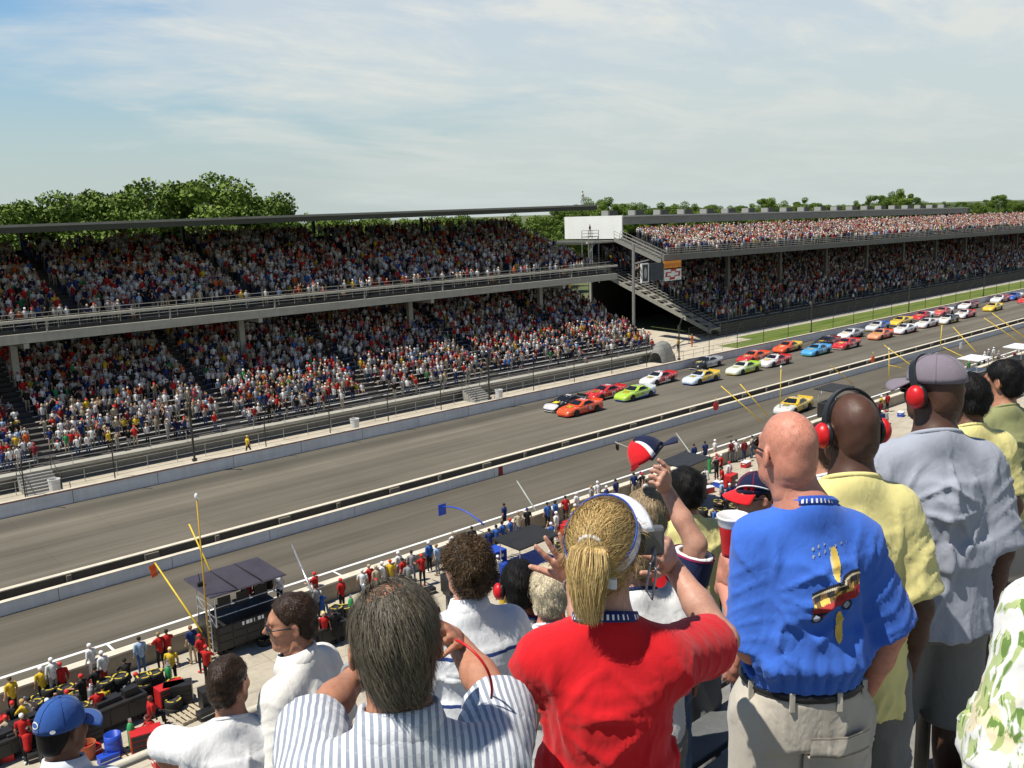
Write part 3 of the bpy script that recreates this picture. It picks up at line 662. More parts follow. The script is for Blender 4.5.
def make_car():
    r_ = empty('stock_car'); b, rings = car_body(); body = b.build('body', m_paint, r_, True)
    es = body.modifiers.new('edge', 'EDGE_SPLIT'); es.split_angle = R(38)
    def rg_(z, side):
        for (a, c) in zip(rings, rings[1:]):
            if a[0] <= z <= c[0]:
                t_ = (z-a[0])/(c[0]-a[0]); return [a[k]+(c[k]-a[k])*t_ for k in range(5)]
    lo, hi = rg_(1.0, 0), rg_(1.285, 0); o = .035
    MB().add([(lo[2]+.05,0,1.0+o),(lo[2]+.02,lo[4]*.78,1.0+o),(hi[2]+.02,hi[4]*.76,1.285+o),(hi[2]+.05,0,1.285+o),(hi[2]+.02,-hi[4]*.76,1.285+o),(lo[2]+.02,-lo[4]*.78,1.0+o)], [(0,1,2,3),(0,3,4,5)]).build('windshield', m_glass, r_)
    MB().add([(lo[1]-.015,lo[3]*.72,1.02+o),(lo[1]-.015,-lo[3]*.72,1.02+o),(hi[1]-.015,-hi[3]*.68,1.27+o),(hi[1]-.015,hi[3]*.68,1.27+o)], [(0,1,2,3)]).build('rear_window', m_glass, r_)
    for s in (-1, 1):
        MB().add([(lo[1]+.36,s*(lo[3]+.05),1.0),(lo[2]-.34,s*(lo[4]+.045),1.0),(hi[2]-.22,s*(hi[4]+.05),1.27),(hi[1]+.24,s*(hi[3]+.055),1.27)], [(0,1,2,3)]).build('side_window', m_glass, r_)
    b = MB().box(-2.58,-2.54,-.8,.8,.98,1.14); b.build('spoiler', m_paint, r_)
    b = MB().add([(2.635,-.42,.22),(2.635,.42,.22),(2.6,.36,.38),(2.6,-.36,.38)], [(0,1,2,3)]); b.build('grille', m_numk, r_)
    for x in (-1.45, 1.5):
        for s in (-1, 1):
            a = MB(); a.lathe([(0,s*.98),(.395,s*.98),(.395,s*.992),(0,s*.992)] if s > 0 else [(0,-.992),(.395,-.992),(.395,-.98),(0,-.98)], 18, (x,0,.36), 'y'); a.build('wheel_arch', m_numk, r_)
            w = MB(); w.lathe([(.2,s*.74),(.33,s*.74),(.345,s*.78),(.345,s*.98),(.33,s*1.02),(.2,s*1.02)], 20, (x,0,.345), 'y'); wo = w.build('wheel', m_rubber, r_, True)
            MB().lathe([(.2,s*1.02),(.17,s*.97),(.06,s*.98),(0,s*1.0)], 14, (x,0,.345), 'y').build('rim', m_rim, wo)
    return r_, body
car0, _ = make_car()
W_=(.75,.75,.74); K_=(.02,.02,.02); RD=(.55,.03,.03); OR=(.75,.10,.025); BL=(.03,.10,.45); LM=(.42,.62,.06); YE=(.75,.52,.05); SK=(.08,.35,.65); DR=(.25,.02,.025); GY=(.35,.36,.37); GN=(.05,.35,.12)
cars = [
 (569,409,K_,(.6,.6,.6),W_,1.75,'29','black and white stock car beside the outer wall at the front of the pack'),
 (583,413.5,OR,OR,RD,9,'20','bright orange red stock car leading the pack'),
 (608,398,RD,RD,W_,1.5,None,'red and white stock car directly behind the black and white leader'),
 (638,398.5,(.62,.66,.66),LM,BL,.0,None,'silver stock car with lime doors and a blue nose behind the orange leader'),
 (661,383.5,RD,W_,W_,1.15,None,'red stock car with a pale hood by the outer wall in the third row'),
 (704,367,GY,K_,W_,1.2,None,'grey and black stock car against the outer wall beside the yellow and blue car'),
 (704,382.5,YE,(.6,.68,.75),BL,1.25,None,'yellow and blue stock car with a pale hood low in the fourth row'),
 (746,373,LM,(.7,.75,.6),YE,1.1,None,'lime yellow stock car with a white hood'),
 (756,361.5,OR,RD,YE,1.4,None,'orange and yellow stock car with a tall tail fin flash by the outer wall'),
 (777,365.5,RD,(.7,.66,.66),W_,1.05,None,'red stock car with a white hood just behind the lime car'),
 (790,351.5,YE,OR,K_,.7,None,'yellow orange stock car by the wall behind the red and white one'),
 (819,354.5,SK,SK,GN,9,None,'sky blue stock car with a green skirt'),
 (829,346,DR,K_,RD,.8,None,'dark red and black stock car by the wall beside the sky blue car'),
 (849,348,RD,RD,W_,1.6,None,'bright red stock car right behind the sky blue car'),
 (853,338,GY,W_,K_,1.1,None,'grey stock car with a white hood by the wall next to the bright red car'),
 (883,338.5,OR,(.7,.3,.15),RD,1.2,None,'pale orange stock car with a red skirt in the middle of the pack'),
 (880,330,BL,(.6,.63,.68),YE,1.1,None,'blue and white stock car half hidden beside the pale orange car'),
 (907,333,W_,W_,RD,9,None,'white stock car with a red skirt behind the pale orange car'),
 (903,325,YE,YE,BL,9,None,'golden yellow stock car by the wall in the middle of the pack'),
 (929,327,(.66,.62,.6),W_,OR,1.4,None,'white stock car with an orange nose in the rear half of the pack'),
 (925,319.5,W_,RD,W_,.4,None,'white and red stock car by the wall in the rear half of the pack'),
 (950,323,K_,W_,YE,1.3,None,'black stock car with white hood and yellow skirt near the rear of the pack'),
 (945,315,W_,(.6,.1,.1),W_,.2,None,'white and crimson stock car by the wall near the rear of the pack'),
 (967,317.5,RD,W_,RD,1.2,None,'red stock car with a white hood last in the low line of the pack'),
 (969,308.5,DR,W_,W_,1.3,None,'dark red stock car by the wall last in the high line of the pack'),
 (995,310.5,YE,YE,YE,9,None,'pale yellow stock car running alone behind the main pack'),
 (1002,302,RD,W_,W_,1.2,None,'red and white stock car beyond the lone yellow car'),
 (1016,299.5,W_,BL,RD,.3,None,'blue and white stock car at the edge of the view on the track'),
 (1029,303,RD,RD,W_,1.4,None,'red stock car cut off by the edge of the view'),
 (797,412,YE,(.6,.6,.55),K_,1.45,None,'yellow white and black stock car rolling down pit road'),
]
for i, (x, y, c1_, c2_, c3_, sc_, num, lab) in enumerate(cars):
    o = car0 if i == 0 else copy_tree(car0)
    p = atz(x, y, 0.01); o.location = (p[0], p[1]+.4, .009); o.rotation_euler = (0, 0, math.pi+random.uniform(-.03, .03)+(0.06 if y > 410 and x > 700 else 0)); o.scale = (.96, .96, .96)
    if o.location[1] > 65.6 : o.location[1] = 65.6
    tag(o, lab, 'race car', 'stock cars racing down the straight' if i < 29 else None)
    for ch in o.children:
        if ch.name.startswith(('body', 'spoiler')):
            ch.color = (*c1_, 1); ch['paint2'] = c2_; ch['paint3'] = c3_; ch['scheme'] = float(sc_)
    nm = m_numw if sum(c1_) < 1.3 else m_numk
    rn = MB().add([(-.62,-.3,1.36),(-.2,-.3,1.362),(-.2,-.06,1.366),(-.62,-.06,1.364),(-.62,.06,1.364),(-.2,.06,1.366),(-.2,.3,1.362),(-.62,.3,1.36)], [(0,1,2,3),(4,5,6,7)]); rn.build('roof_number', nm, o)
    hd = MB().add([(1.15,-.34,.93),(1.75,-.3,.86),(1.75,.3,.86),(1.15,.34,.93)], [(0,1,2,3)]); hd.build('hood_decal', m_numw if i % 3 else m_numy, o)
    if num:
        for s in (-1, 1):
            tx = text_mesh('door_number', num, .62, nm, o); tx.location = (-.32, s*1.0, .6); tx.rotation_euler = (R(90), 0, 0 if s < 0 else math.pi)
    else:
        for s in (-1, 1):
            b = MB()
            b.box(-.52, -.42, s*.985-.008, s*.985+.012, .4, .8).box(-.30, -.10, s*.985-.008, s*.985+.012, .4, .48).box(-.30, -.10, s*.985-.008, s*.985+.012, .72, .8).box(-.14, -.06, s*.985-.008, s*.985+.012, .48, .72)
            b.build('door_number', nm, o)

# ------------------------------------------------------------------ pit equipment
m_yel = mat('yellow_pole_paint', (.72, .50, .03), .5, .15, 3); m_blk = mat('black_paint', (.02, .02, .021), .45, .3, 3); m_dk = mat('dark_equipment', (.022, .021, .02), .5, .4, 2)
m_chrome = mat('bright_steel', (.6, .6, .6), .3, .2, 5, .7); m_blue = mat('blue_paint', (.02, .07, .45), .4, .15, 2); m_redp = mat('red_paint', (.5, .02, .02), .45, .15, 2); m_wht = mat('white_panel', (.74, .74, .72), .5, .1, 2)
m_canopy = mat('purple_black_canopy', (.045, .04, .055), .75, .22, 1.4); m_tymark = mat('tyre_yellow_mark', (.55, .42, .04), .7, .25, 6)
m_org = mat('orange_cloth', (.75, .12, .02), .7, .15, 4); m_grnp = mat('green_paint', (.03, .28, .08), .5, .15, 2)
m_brn = mat('tan_crate', (.4, .27, .12), .8, .25, 3)
# big covered pit box
wb = empty('pit_box', (16.75, 38.1, .004)); tag(wb, 'large black pit box with a flat dark canopy roof and scaffold seats', 'pit box')
MB().box(-1.7,1.7,-1.05,.95,.35,1.5).build('cabinet', m_dk, wb, bevel=.03)
b = MB()
for k in range(5):
    for z in (.45, .8, 1.15): b.box(-1.6+.66*k, -1.02+.66*k, -1.075, -1.05, z, z+.3)
b.build('drawer_fronts', m_blk, wb)
for x in (-1.65, 1.65):
    for y in (-1.0, .9): MB().tube([(x,y,1.5),(x,y,3.0)], .035, 7).build('post', m_chrome, wb)
b = MB()
for z in (1.95, 2.4):
    b.tube([(-1.65,-1.0,z),(1.65,-1.0,z)], .025, 6); b.tube([(-1.65,-1.0,z),(-1.65,.9,z)], .025, 6); b.tube([(1.65,-1.0,z),(1.65,.9,z)], .025, 6)
b.tube([(-1.65,-1.0,1.5),(-1.65,.9,2.4)], .02, 6); b.tube([(-1.9,-1.0,.3),(-1.9,-1.0,2.6)], .03, 6); b.tube([(-1.9,-.6,.3),(-1.9,-.6,2.6)], .03, 6)
for k in range(8): b.tube([(-1.9,-1.0,.5+.27*k),(-1.9,-.6,.5+.27*k)], .018, 5)
b.build('scaffold_rail', m_chrome, wb)
cz = 3.0; b = MB(); b.hexa([(-1.95,-1.3,cz+.02),(1.75,-1.3,cz+.02),(1.75,1.55,cz+.1),(-1.95,1.55,cz+.1),(-1.9,-1.25,cz+.08),(1.7,-1.25,cz+.08),(1.7,1.5,cz+.17),(-1.9,1.5,cz+.17)]); cn = b.build('canopy', m_canopy, wb)
b = MB(); 
for k in range(1, 3): b.box(-1.9+1.2*k-.015, -1.9+1.2*k+.015, -1.25, 1.5, cz+.11, cz+.185)
b.build('canopy_seam', m_blk, cn)
for k in range(3): MB().box(-1.2+.9*k,-.6+.9*k,-.2,.3,1.9,1.98).box(-1.2+.9*k,-.6+.9*k,-.3,-.24,1.98,2.5).build('seat', m_blk, wb)
for k in range(2): MB().box(-.9+1.2*k,-.2+1.2*k,.75,.82,2.2,2.65).build('screen', m_blk, wb)
for x in (-1.4,1.4):
    for y in (-.8,.7):
        MB().lathe([(.06,-.07),(.2,-.07),(.21,-.05),(.21,.05),(.2,.07),(.06,.07)], 14, (x,y,.21), 'y').build('wheel', m_rubber, wb)
b = MB(); b.box(-.95,.55,-1.09,-1.076,1.22,1.4)
b = MB(); 
for k,w_ in enumerate((.1,.16,.1,.04,.14,.1)): b.box(-.5+.19*k, -.5+.19*k+w_, -1.082,-1.076, 1.25, 1.42)
b.build('lettering', m_numw, wb)
MB().tube([(-1.7,.2,3.1),(-1.75,.2,3.7)], .02, 5).box(-1.85,-1.55,.1,.25,3.15,3.3).build('antenna', m_blk, wb)
# blue pit cart with canopy
def cart(name, loc, rz, w, d, h, body_m, top_m, label, canopy=True):
    e = empty(name, (*loc, .004), rz); tag(e, label, 'pit cart')
    MB().box(-w/2,w/2,-d/2,d/2,.28,h).build('cabinet', body_m, e, bevel=.03)
    b = MB()
    for k in range(3): b.box(-w/2+.06+k*(w-.12)/3, -w/2+(k+1)*(w-.12)/3, -d/2-.02, -d/2, .36, h-.12)
    b.build('door_panel', m_dk if body_m is not m_dk else m_blk, e)
    for x in (-w*.38, w*.38):
        for y in (-d*.36, d*.36): MB().lathe([(.05,-.06),(.16,-.06),(.17,.0),(.16,.06),(.05,.06)], 12, (x,y,.17), 'y').build('wheel', m_rubber, e)
    if canopy:
        for x in (-w/2+.05, w/2-.05):
            for y in (-d/2+.05, d/2-.05): MB().tube([(x,y,h),(x,y,h+1.15)], .03, 6).build('post', m_chrome, e)
        MB().hexa([(-w/2-.2,-d/2-.2,h+1.12),(w/2+.2,-d/2-.2,h+1.12),(w/2+.2,d/2+.3,h+1.2),(-w/2-.2,d/2+.3,h+1.2),(-w/2-.2,-d/2-.2,h+1.2),(w/2+.2,-d/2-.2,h+1.2),(w/2+.2,d/2+.3,h+1.27),(-w/2-.2,d/2+.3,h+1.27)]).build('canopy', top_m, e)
    else:
        b = MB(); b.box(-w*.3,w*.1,-.2,.25,h,h+.18).box(w*.15,w*.4,-.25,.1,h,h+.3); b.build('tool_box', m_blk, e)
        MB().tube([(-w/2-.25,-.3,h-.2),(-w/2-.25,.3,h-.2)], .025, 6).build('push_handle', m_chrome, e)
    return e
p = atz(528, 590, .2); cart('pit_cart', (p[0]+.6, p[1]+.6), .05, 2.6, 1.5, 1.5, m_blue, m_dk, 'blue pit cart with a dark canopy behind the curly haired head')
b = MB(); p = atz(491, 578, .2)
e = empty('equipment_cabinet', (p[0], p[1], .004)); tag(e, 'bright blue open equipment cabinet at the left of the blue pit cart', 'cabinet')
MB().box(-.75,.75,-.5,.45,.1,1.75).build('case', m_blue, e, bevel=.03); MB().box(-.6,.6,-.52,-.5,.2,.75).box(-.6,.6,-.52,-.5,.85,1.6).build('door', mat('deep_blue_paint', (.012,.04,.28), .4), e)
MB().box(-.35,.1,-.53,-.52,1.1,1.35).build('emblem', m_redp, e); MB().box(.2,.5,-.53,-.52,1.4,1.55).build('plate', m_numw, e)
p = atz(985, 388, .2); cart('pit_cart', (p[0]+.3, p[1]+1.2), .0, 3.0, 1.6, 1.9, m_wht, m_wht, 'white pit cart with white canopy crowded by crew at the far end of pit lane')
p = atz(1004, 372, .5); cart('pit_cart', (p[0]+4, p[1]), .0, 3.2, 1.6, 1.6, m_dk, m_wht, 'dark pit cart under a white canopy beyond the crowded white cart')
p = atz(690, 505, .3); cart('pit_cart', (p[0]+.3, p[1]+.6), .1, 2.8, 1.5, 1.9, m_blk, m_blk, 'black pit cart with black canopy behind the raised arm')
p = atz(786, 455, .3); cart('pit_cart', (p[0]+1.2, p[1]), .05, 1.5, 1.1, 1.7, m_brn, m_brn, 'tan pit cart beside the bald head near the pit wall', False)
p = atz(850, 415, .3); cart('pit_cart', (p[0]-1, p[1]+1), .05, 3.0, 1.7, 1.6, m_dk, m_dk, 'dark pit cart with a flat dark canopy between the two headset wearers')
p = atz(121, 728, .1); cart('tool_cart', (p[0], p[1]+.5), .1, 2.3, .9, 1.05, m_dk, m_dk, 'long black tool cart loaded with tyres at the lower left', False)
p = atz(62, 737, .1); cart('tool_cart', (p[0]-1.2, p[1]+.3), .1, 1.3, .8, 1.0, m_blk, m_dk, 'black tool cart behind the blue cap', False)
p = atz(330, 655, .1); cart('tool_cart', (p[0]+.4, p[1]+1.2), .1, 2.2, .9, 1.0, m_dk, m_dk, 'black tool cart between the sunglasses man and the grey haired man', False)
p = atz(20, 750, .1); cart('tool_cart', (p[0], p[1]), .1, 2.4, .9, .9, m_dk, m_dk, 'long black tool cart at the lower left corner', False)
# tyres lying in stacks, each with yellow marks on its wall
def make_tyre():
    e = empty('tyre'); w = .29
    o = MB().lathe([(.2,0),(.3,0),(.335,.03),(.345,.08),(.345,w-.08),(.335,w-.03),(.3,w),(.2,w),(.19,w-.04),(.19,.04),(.2,0)], 22).build('rubber_wall', m_rubber, e, True)
    MB().lathe([(.19,.05),(.17,.1),(.05,.14),(0,.14)], 16).lathe([(0,.2),(.06,.2),(.17,.24),(.192,w-.05)], 16).build('rim', m_rim, e, True)
    b = MB()
    for a0 in (.2, 1.9, 3.5, 5.0):
        n = 6; A = [a0+1.1*k/n for k in range(n+1)]
        V = [(r_*math.cos(a), r_*math.sin(a), w+.003) for a in A for r_ in (.235,.3)]
        b.add(V, [(2*k, 2*k+1, 2*k+3, 2*k+2) for k in range(n)])
    b.build('yellow_marking', m_tymark, e); return e
ty0 = None; nty = 0
stacks = [(40,702,2),(52,699,3),(38,715,3),(53,712,2),(68,699,3),(78,706,3),(63,722,1),(82,718,3),(109,699,4),(122,694,4),(134,700,3),(147,694,4),(157,690,4),(175,704,2),(178,692,3),
          (338,622,4),(347,615,3),(326,628,2),(228,640,2),(265,636,1),(702,510,2),(718,506,3),(730,503,2),(735,512,3),(716,513,2),(746,500,2),(870,432,2),(1012,372,2),(560,545,2)]
for (x, y, n) in stacks:
    p = atz(x, y+8, 0.)
    for k in range(n):
        if ty0 is None: ty0 = make_tyre(); o = ty0
        else: o = copy_tree(ty0)
        o.location = (p[0]+random.uniform(-.05,.05), p[1]+random.uniform(-.05,.05), .006+.293*k); o.rotation_euler = (0,0,random.uniform(0,6))
        near = x < 200; lab = ('yellow marked black tyre in the stacks at the lower left of pit lane' if near else ('yellow marked black tyre stacked among the crew left of the grey haired man' if x < 400 else 'black tyre stacked farther along pit lane to the right'))
        tag(o, lab, 'tyre', {1:'tyres stacked at the lower left',0:'tyres stacked farther along pit lane'}[int(near)]); nty += 1
# poles reaching out over pit lane, some with small signs
def pole(name, a, b_, r_, m, label, sign=None, sm=None, bend=0., group=None, cat='pole'):
    a, b_ = np.array(a), np.array(b_); e = empty(name, a); tag(e, label, cat, group)
    mid = .5*(a+b_)+np.array([0,0,bend]); pts = [a-a, .5*(mid-a)+.25*(b_-a)*0+.0*(mid-a), mid-a, b_-a] if bend else [a-a, (a+b_)/2-a, b_-a]
    if bend: pts = [(1-t_)**2*(a-a)+2*t_*(1-t_)*(mid-a+np.array([0,0,bend]))+t_*t_*(b_-a) for t_ in np.linspace(0,1,9)]
    MB().tube(pts, r_, 7, r1=r_*.8).build('shaft', m, e, True)
    q = b_-a
    if sign == 'flag':
        V = [(q[0]-.02+.02*i, q[1]+.03*math.sin(i*2.)-.12*i*0, q[2]-.12*i) for i in range(6)]; V2 = [(v[0]-.32, v[1]-.1, v[2]-.05) for v in V]
        MB().add(V+V2, [(i,i+1,7+i,6+i) for i in range(5)]).build('flag', sm, e)
    if sign == 'disc':
        MB().lathe([(0,-.03),(.36,-.03),(.38,0),(.36,.03),(0,.03)], 18, (q[0],q[1],q[2]-.45), 'y').build('sign_disc', sm, e)
    if sign == 'plate':
        MB().box(q[0]-.28,q[0]+.28,q[1]-.03,q[1]+.03,q[2]-.5,q[2]+.18).build('sign_plate', sm, e, bevel=.02)
    if sign == 'cap': MB().ball((q[0],q[1],q[2]+.08), (.09,.09,.14)).build('tip', m_wht, e, True)
    return e
pole('sign_pole', atz(202,632,1.2), aty(155,563,41.3), .045, m_yel, 'yellow pole leaning out with a small orange flag at the lower left', 'flag', m_org)
pole('sign_pole', atz(219,590,1.8), aty(189,524,42.3), .045, m_yel, 'yellow pole leaning out behind the dark canopy of the large pit box', None)
pole('mast_pole', atz(211,662,0.0), aty(196.5,498,37.2), .04, mat('amber_mast_paint',(.5,.30,.03),.5,.15,3), 'tall amber mast with a white tip in front of the large pit box', 'cap')
pole('sign_pole', atz(312,592,1.5), aty(292,545,41.0), .06, m_chrome, 'silver pole held out by a red shirted crew member', None)
pole('sign_pole', atz(536,511,.9), aty(517,481,42.), .05, mat('grey_pole',(.4,.42,.38),.5,.2,3), 'thin grey pole reaching over pit road above the waving hand', None)
pole('sign_pole', atz(484,525,1.6), aty(442,507,41.5), .05, m_blue, 'curved blue pole carrying a blue square sign', 'plate', m_blue, .35)
pole('sign_pole', atz(694,458,.9), aty(676,433,42.5), .045, mat('grey_pole',(.4,.42,.38),.5,.2,3), 'thin grey pole over pit road right of the waved cap', None)
pole('sign_pole', atz(762,422,1.6), aty(721,386,43.5), .05, m_yel, 'longer yellow pole left of the bald head', None)
pole('sign_pole', atz(768,416,1.6), aty(740,384,43.5), .05, m_yel, 'shorter parallel yellow pole left of the bald head', None)
pole('mast_pole', aty(780,408,40.5), aty(781,368,40.5), .04, m_yel, 'upright yellow mast above the bald head', 'cap')
pole('sign_pole', aty(716,398,44), aty(716,402,44)+np.array([0,0,.1]), .03, m_yel, 'red disc sign hanging over the pit road wall', 'disc', m_redp)
pole('sign_pole', atz(853,384,1.2), aty(831,366,43.0), .05, m_yel, 'short yellow pole above the black headset', None)
pole('sign_pole', aty(838,392,41), aty(823,388,43.0), .05, m_yel, 'yellow pole with a pale plate sign left of the black headset', 'plate', m_wht)
pole('mast_pole', aty(889,386,41), aty(889,350,41), .045, m_yel, 'upright yellow mast left of the purple cap', 'cap')
pole('sign_pole', aty(912,366,40), aty(884,345,43), .045, m_yel, 'yellow pole crossing the upright mast above the purple cap', None)
pole('sign_pole', aty(903,368,41.5), aty(888,365,42.5), .045, m_yel, 'low yellow pole with an orange disc sign left of the purple cap', None)
pole('sign_pole', aty(873,352,44), aty(873,356,44)+np.array([0,0,.1]), .03, m_yel, 'orange disc sign hanging over pit road', 'disc', m_org)
pole('mast_pole', aty(940,350,41), aty(942,325,41), .05, m_yel, 'upright yellow mast behind the purple cap', None)
pole('sign_pole', aty(972,361,40), aty(943,347,43), .05, m_yel, 'yellow pole right of the purple cap nearest its brim', None)
pole('sign_pole', aty(976,352,40), aty(953,327,43), .05, m_yel, 'thin yellow pole above the white pit cart', None)
pole('sign_pole', aty(960,345,42), aty(961,345,42)+np.array([0,0,.1]), .03, m_yel, 'small white plate sign hanging over pit road', 'plate', m_wht)
pole('sign_pole', aty(1022,344,40), aty(984,318,43.5), .055, m_yel, 'longer yellow pole at the far right of pit lane', None)
pole('sign_pole', aty(1024,337,40), aty(992,313,43.5), .055, m_yel, 'upper parallel yellow pole at the far right of pit lane', None)
# black flag on the thin rod, barrel, pallets, hoses
a = aty(645,455,30.); pole('flag_pole', aty(660,460,26.), aty(615,442,27.), .02, mat('pale_rod',(.55,.52,.46),.6), 'thin pale rod with a small black flag left of the waved cap', None)
a = aty(617,444,27.); e = empty('flag', a); tag(e, 'small black flag at the end of the thin pale rod', 'flag')
V = [(-.1+.05*i+0, .03*math.sin(i*1.7), .06*math.cos(i)) for i in range(6)]; V2 = [(v[0]+.02, v[1], v[2]-.28) for v in V]
MB().add(V+V2, [(i,i+1,7+i,6+i) for i in range(5)]).build('cloth', m_blk, e)
p = atz(115, 757, 0); e = empty('barrel', (p[0], p[1], .004)); tag(e, 'open blue plastic barrel on the concrete at the lower left', 'barrel')
MB().lathe([(0,0),(.27,0),(.3,.04),(.31,.3),(.3,.32),(.31,.34),(.31,.62),(.3,.64),(.31,.66),(.29,.92),(.27,.92),(.27,.1),(0,.1)], 20).build('drum', m_blue, e, True)
for (x, y, s) in ((88,758,0),):
    p = atz(x, y, 0); e = empty('basket', (p[0], p[1], .004)); tag(e, 'orange basket on the concrete beside the blue barrel', 'basket')
    MB().lathe([(0,0),(.25,0),(.33,.6),(.31,.6),(.24,.04),(0,.04)], 16).build('shell', mat('orange_basket', (.5,.13,.05), .8, .3, 5), e)
def pallet(x, y, label):
    p = atz(x, y, 0); e = empty('pallet', (p[0], p[1], .004), .1); tag(e, label, 'pallet')
    b = MB()
    for k in range(6): b.box(-.6+.21*k, -.46+.21*k, -.6, .6, .12, .15)
    for k in (-.55, 0, .5): b.box(-.6, .6, k-.04, k+.04, .0, .118)
    b.build('slats', mat('pallet_wood', (.45,.38,.26), .85, .25, 4), e)
pallet(137, 752, 'pale wooden pallet on the concrete right of the blue barrel'); pallet(190, 715, 'pale wooden pallet lying under the air hoses')
m_hose = mat('air_hose', (.05,.05,.05), .6); m_hose2 = mat('red_hose', (.45,.05,.03), .6)
for k, (x, y, mm, lb) in enumerate(((165,712,m_hose,'coiled black air hose beside the crouching red crew member'),(90,690,m_hose2,'coiled red hose beside the fire suited figure'))):
    p = atz(x, y, 0); e = empty('air_hose', (p[0], p[1], .02)); tag(e, lb, 'hose')
    pts = [((.3+.06*math.sin(t_*.7))*math.cos(t_), (.3+.05*math.cos(t_*.9))*math.sin(t_), .02+.012*t_) for t_ in np.linspace(0, 22, 120)]
    MB().tube(pts, .022, 6).build('coil', mm, e, True)

# loose gear (clutter) standing along the pit stalls
gear_rg = random.Random(21)
def gear_can(m):
    e = empty('fuel_can'); MB().lathe([(0,0),(.15,0),(.16,.04),(.16,.5),(.12,.58),(.05,.62),(.045,.78),(0,.78)], 14).build('tank', m, e, True)
    MB().tube([(-.12,0,.55),(-.14,0,.72),(0,0,.74)], .018, 6).build('handle', m_chrome, e); return e
def gear_box(m):
    e = empty('tool_box'); MB().box(-.35,.35,-.2,.2,0,.34).build('case', m, e, bevel=.015); MB().box(-.33,.33,-.21,-.2,.16,.19).build('latch_strip', m_chrome, e)
    MB().tube([(-.15,0,.34),(-.15,0,.42),(.15,0,.42),(.15,0,.34)], .014, 6).build('handle', m_blk, e); return e
def gear_bottle(m):
    e = empty('gas_bottle'); MB().lathe([(0,0),(.13,0),(.135,.03),(.135,1.05),(.1,1.2),(.04,1.26),(0,1.26)], 14).build('cylinder', m, e, True); MB().box(-.05,.05,-.03,.03,1.26,1.4).build('valve', m_chrome, e); return e
def gear_cooler(m):
    e = empty('cooler'); MB().box(-.4,.4,-.24,.24,0,.36).build('case', m, e, bevel=.02); MB().box(-.41,.41,-.25,.25,.365,.42).build('lid', m_wht, e, bevel=.015); MB().box(-.43,-.41,-.1,.1,.25,.3).build('handle', m_wht, e); return e
def gear_chest(m):
    e = empty('tool_chest'); MB().box(-.55,.55,-.3,.3,.12,.98).build('cabinet', m, e, bevel=.02)
    for k in range(4): MB().box(-.5,.5,-.315,-.3,.16+.2*k,.32+.2*k).build('drawer', m_blk, e)
    for x in (-.45,.45): MB().lathe([(0,-.03),(.08,-.03),(.08,.03),(0,.03)], 10, (x,0,.08), 'y').build('caster', m_rubber, e)
    return e
GEAR = [(gear_can, [(m_redp,'red'),(m_chrome,'silver')], 'fuel can'), (gear_box, [(m_redp,'red'),(m_blk,'black'),(m_blue,'blue')], 'tool box'), (gear_bottle, [(m_grnp,'green'),(m_chrome,'silver'),(m_dk,'dark')], 'gas bottle'), (gear_cooler, [(m_redp,'red'),(m_blue,'blue')], 'cooler'), (gear_chest, [(m_dk,'dark grey'),(m_redp,'red'),(m_blk,'black')], 'tool chest')]
gp = {}
for i in range(190):
    px_, py_ = (gear_rg.uniform(0, 230), gear_rg.uniform(690, 765)) if i < 34 else (gear_rg.uniform(285, 640), gear_rg.uniform(530, 680)) if i < 96 else (gear_rg.uniform(560, 765), gear_rg.uniform(462, 560)) if i < 160 else (gear_rg.uniform(855, 1000), gear_rg.uniform(370, 445))
    p = atz(px_, py_, 0)
    if not 29.5 < p[1] < 38.5 : continue
    fn_, ms_, nm_ = gear_rg.choice(GEAR); m_, cn_ = gear_rg.choice(ms_); key = (nm_, cn_)
    if key not in gp: gp[key] = fn_(m_); o = gp[key]
    else: o = copy_tree(gp[key])
    o.location = (p[0], p[1], .005); o.rotation_euler = (0, 0, gear_rg.uniform(-.5, .5)+(1.57 if gear_rg.random() < .25 else 0))
    wh = ('among the tyre stacks at the lower left', 'behind the curly haired head', 'between the raised arm and the bald head', 'in the far pit stalls right of the headsets')[0 if i < 34 else 1 if i < 96 else 2 if i < 160 else 3]
    tag(o, f'{cn_} {nm_} standing {wh}', nm_, f'{cn_} {nm_} group {wh}')
# ------------------------------------------------------------------ organic shapes: smooth unions meshed on a grid
def _n(v): v = np.asarray(v, float); return v/(np.linalg.norm(v)+1e-12)
def rotm(ax, ang):
    ax = _n(ax); K = np.array([[0,-ax[2],ax[1]],[ax[2],0,-ax[0]],[-ax[1],ax[0],0]]); return np.eye(3)+math.sin(ang)*K+(1-math.cos(ang))*K@K
class Prim:
    def __init__(s, f, lo, hi, k=.03, op='u', g=0): s.f, s.lo, s.hi, s.k, s.op, s.g = f, np.array(lo), np.array(hi), k, op, g
def rc(a, b, ra, rb=None, k=.03, op='u', g=0):
    a, b = np.array(a, float), np.array(b, float); rb = ra if rb is None else rb; ba = b-a; L2 = max(1e-9, ba@ba); m = max(ra, rb)
    def f(X, Y, Z):
        t_ = np.clip(((X-a[0])*ba[0]+(Y-a[1])*ba[1]+(Z-a[2])*ba[2])/L2, 0, 1)
        return np.sqrt((X-a[0]-t_*ba[0])**2+(Y-a[1]-t_*ba[1])**2+(Z-a[2]-t_*ba[2])**2)-(ra+(rb-ra)*t_)
    return Prim(f, np.minimum(a, b)-m, np.maximum(a, b)+m, k, op, g)
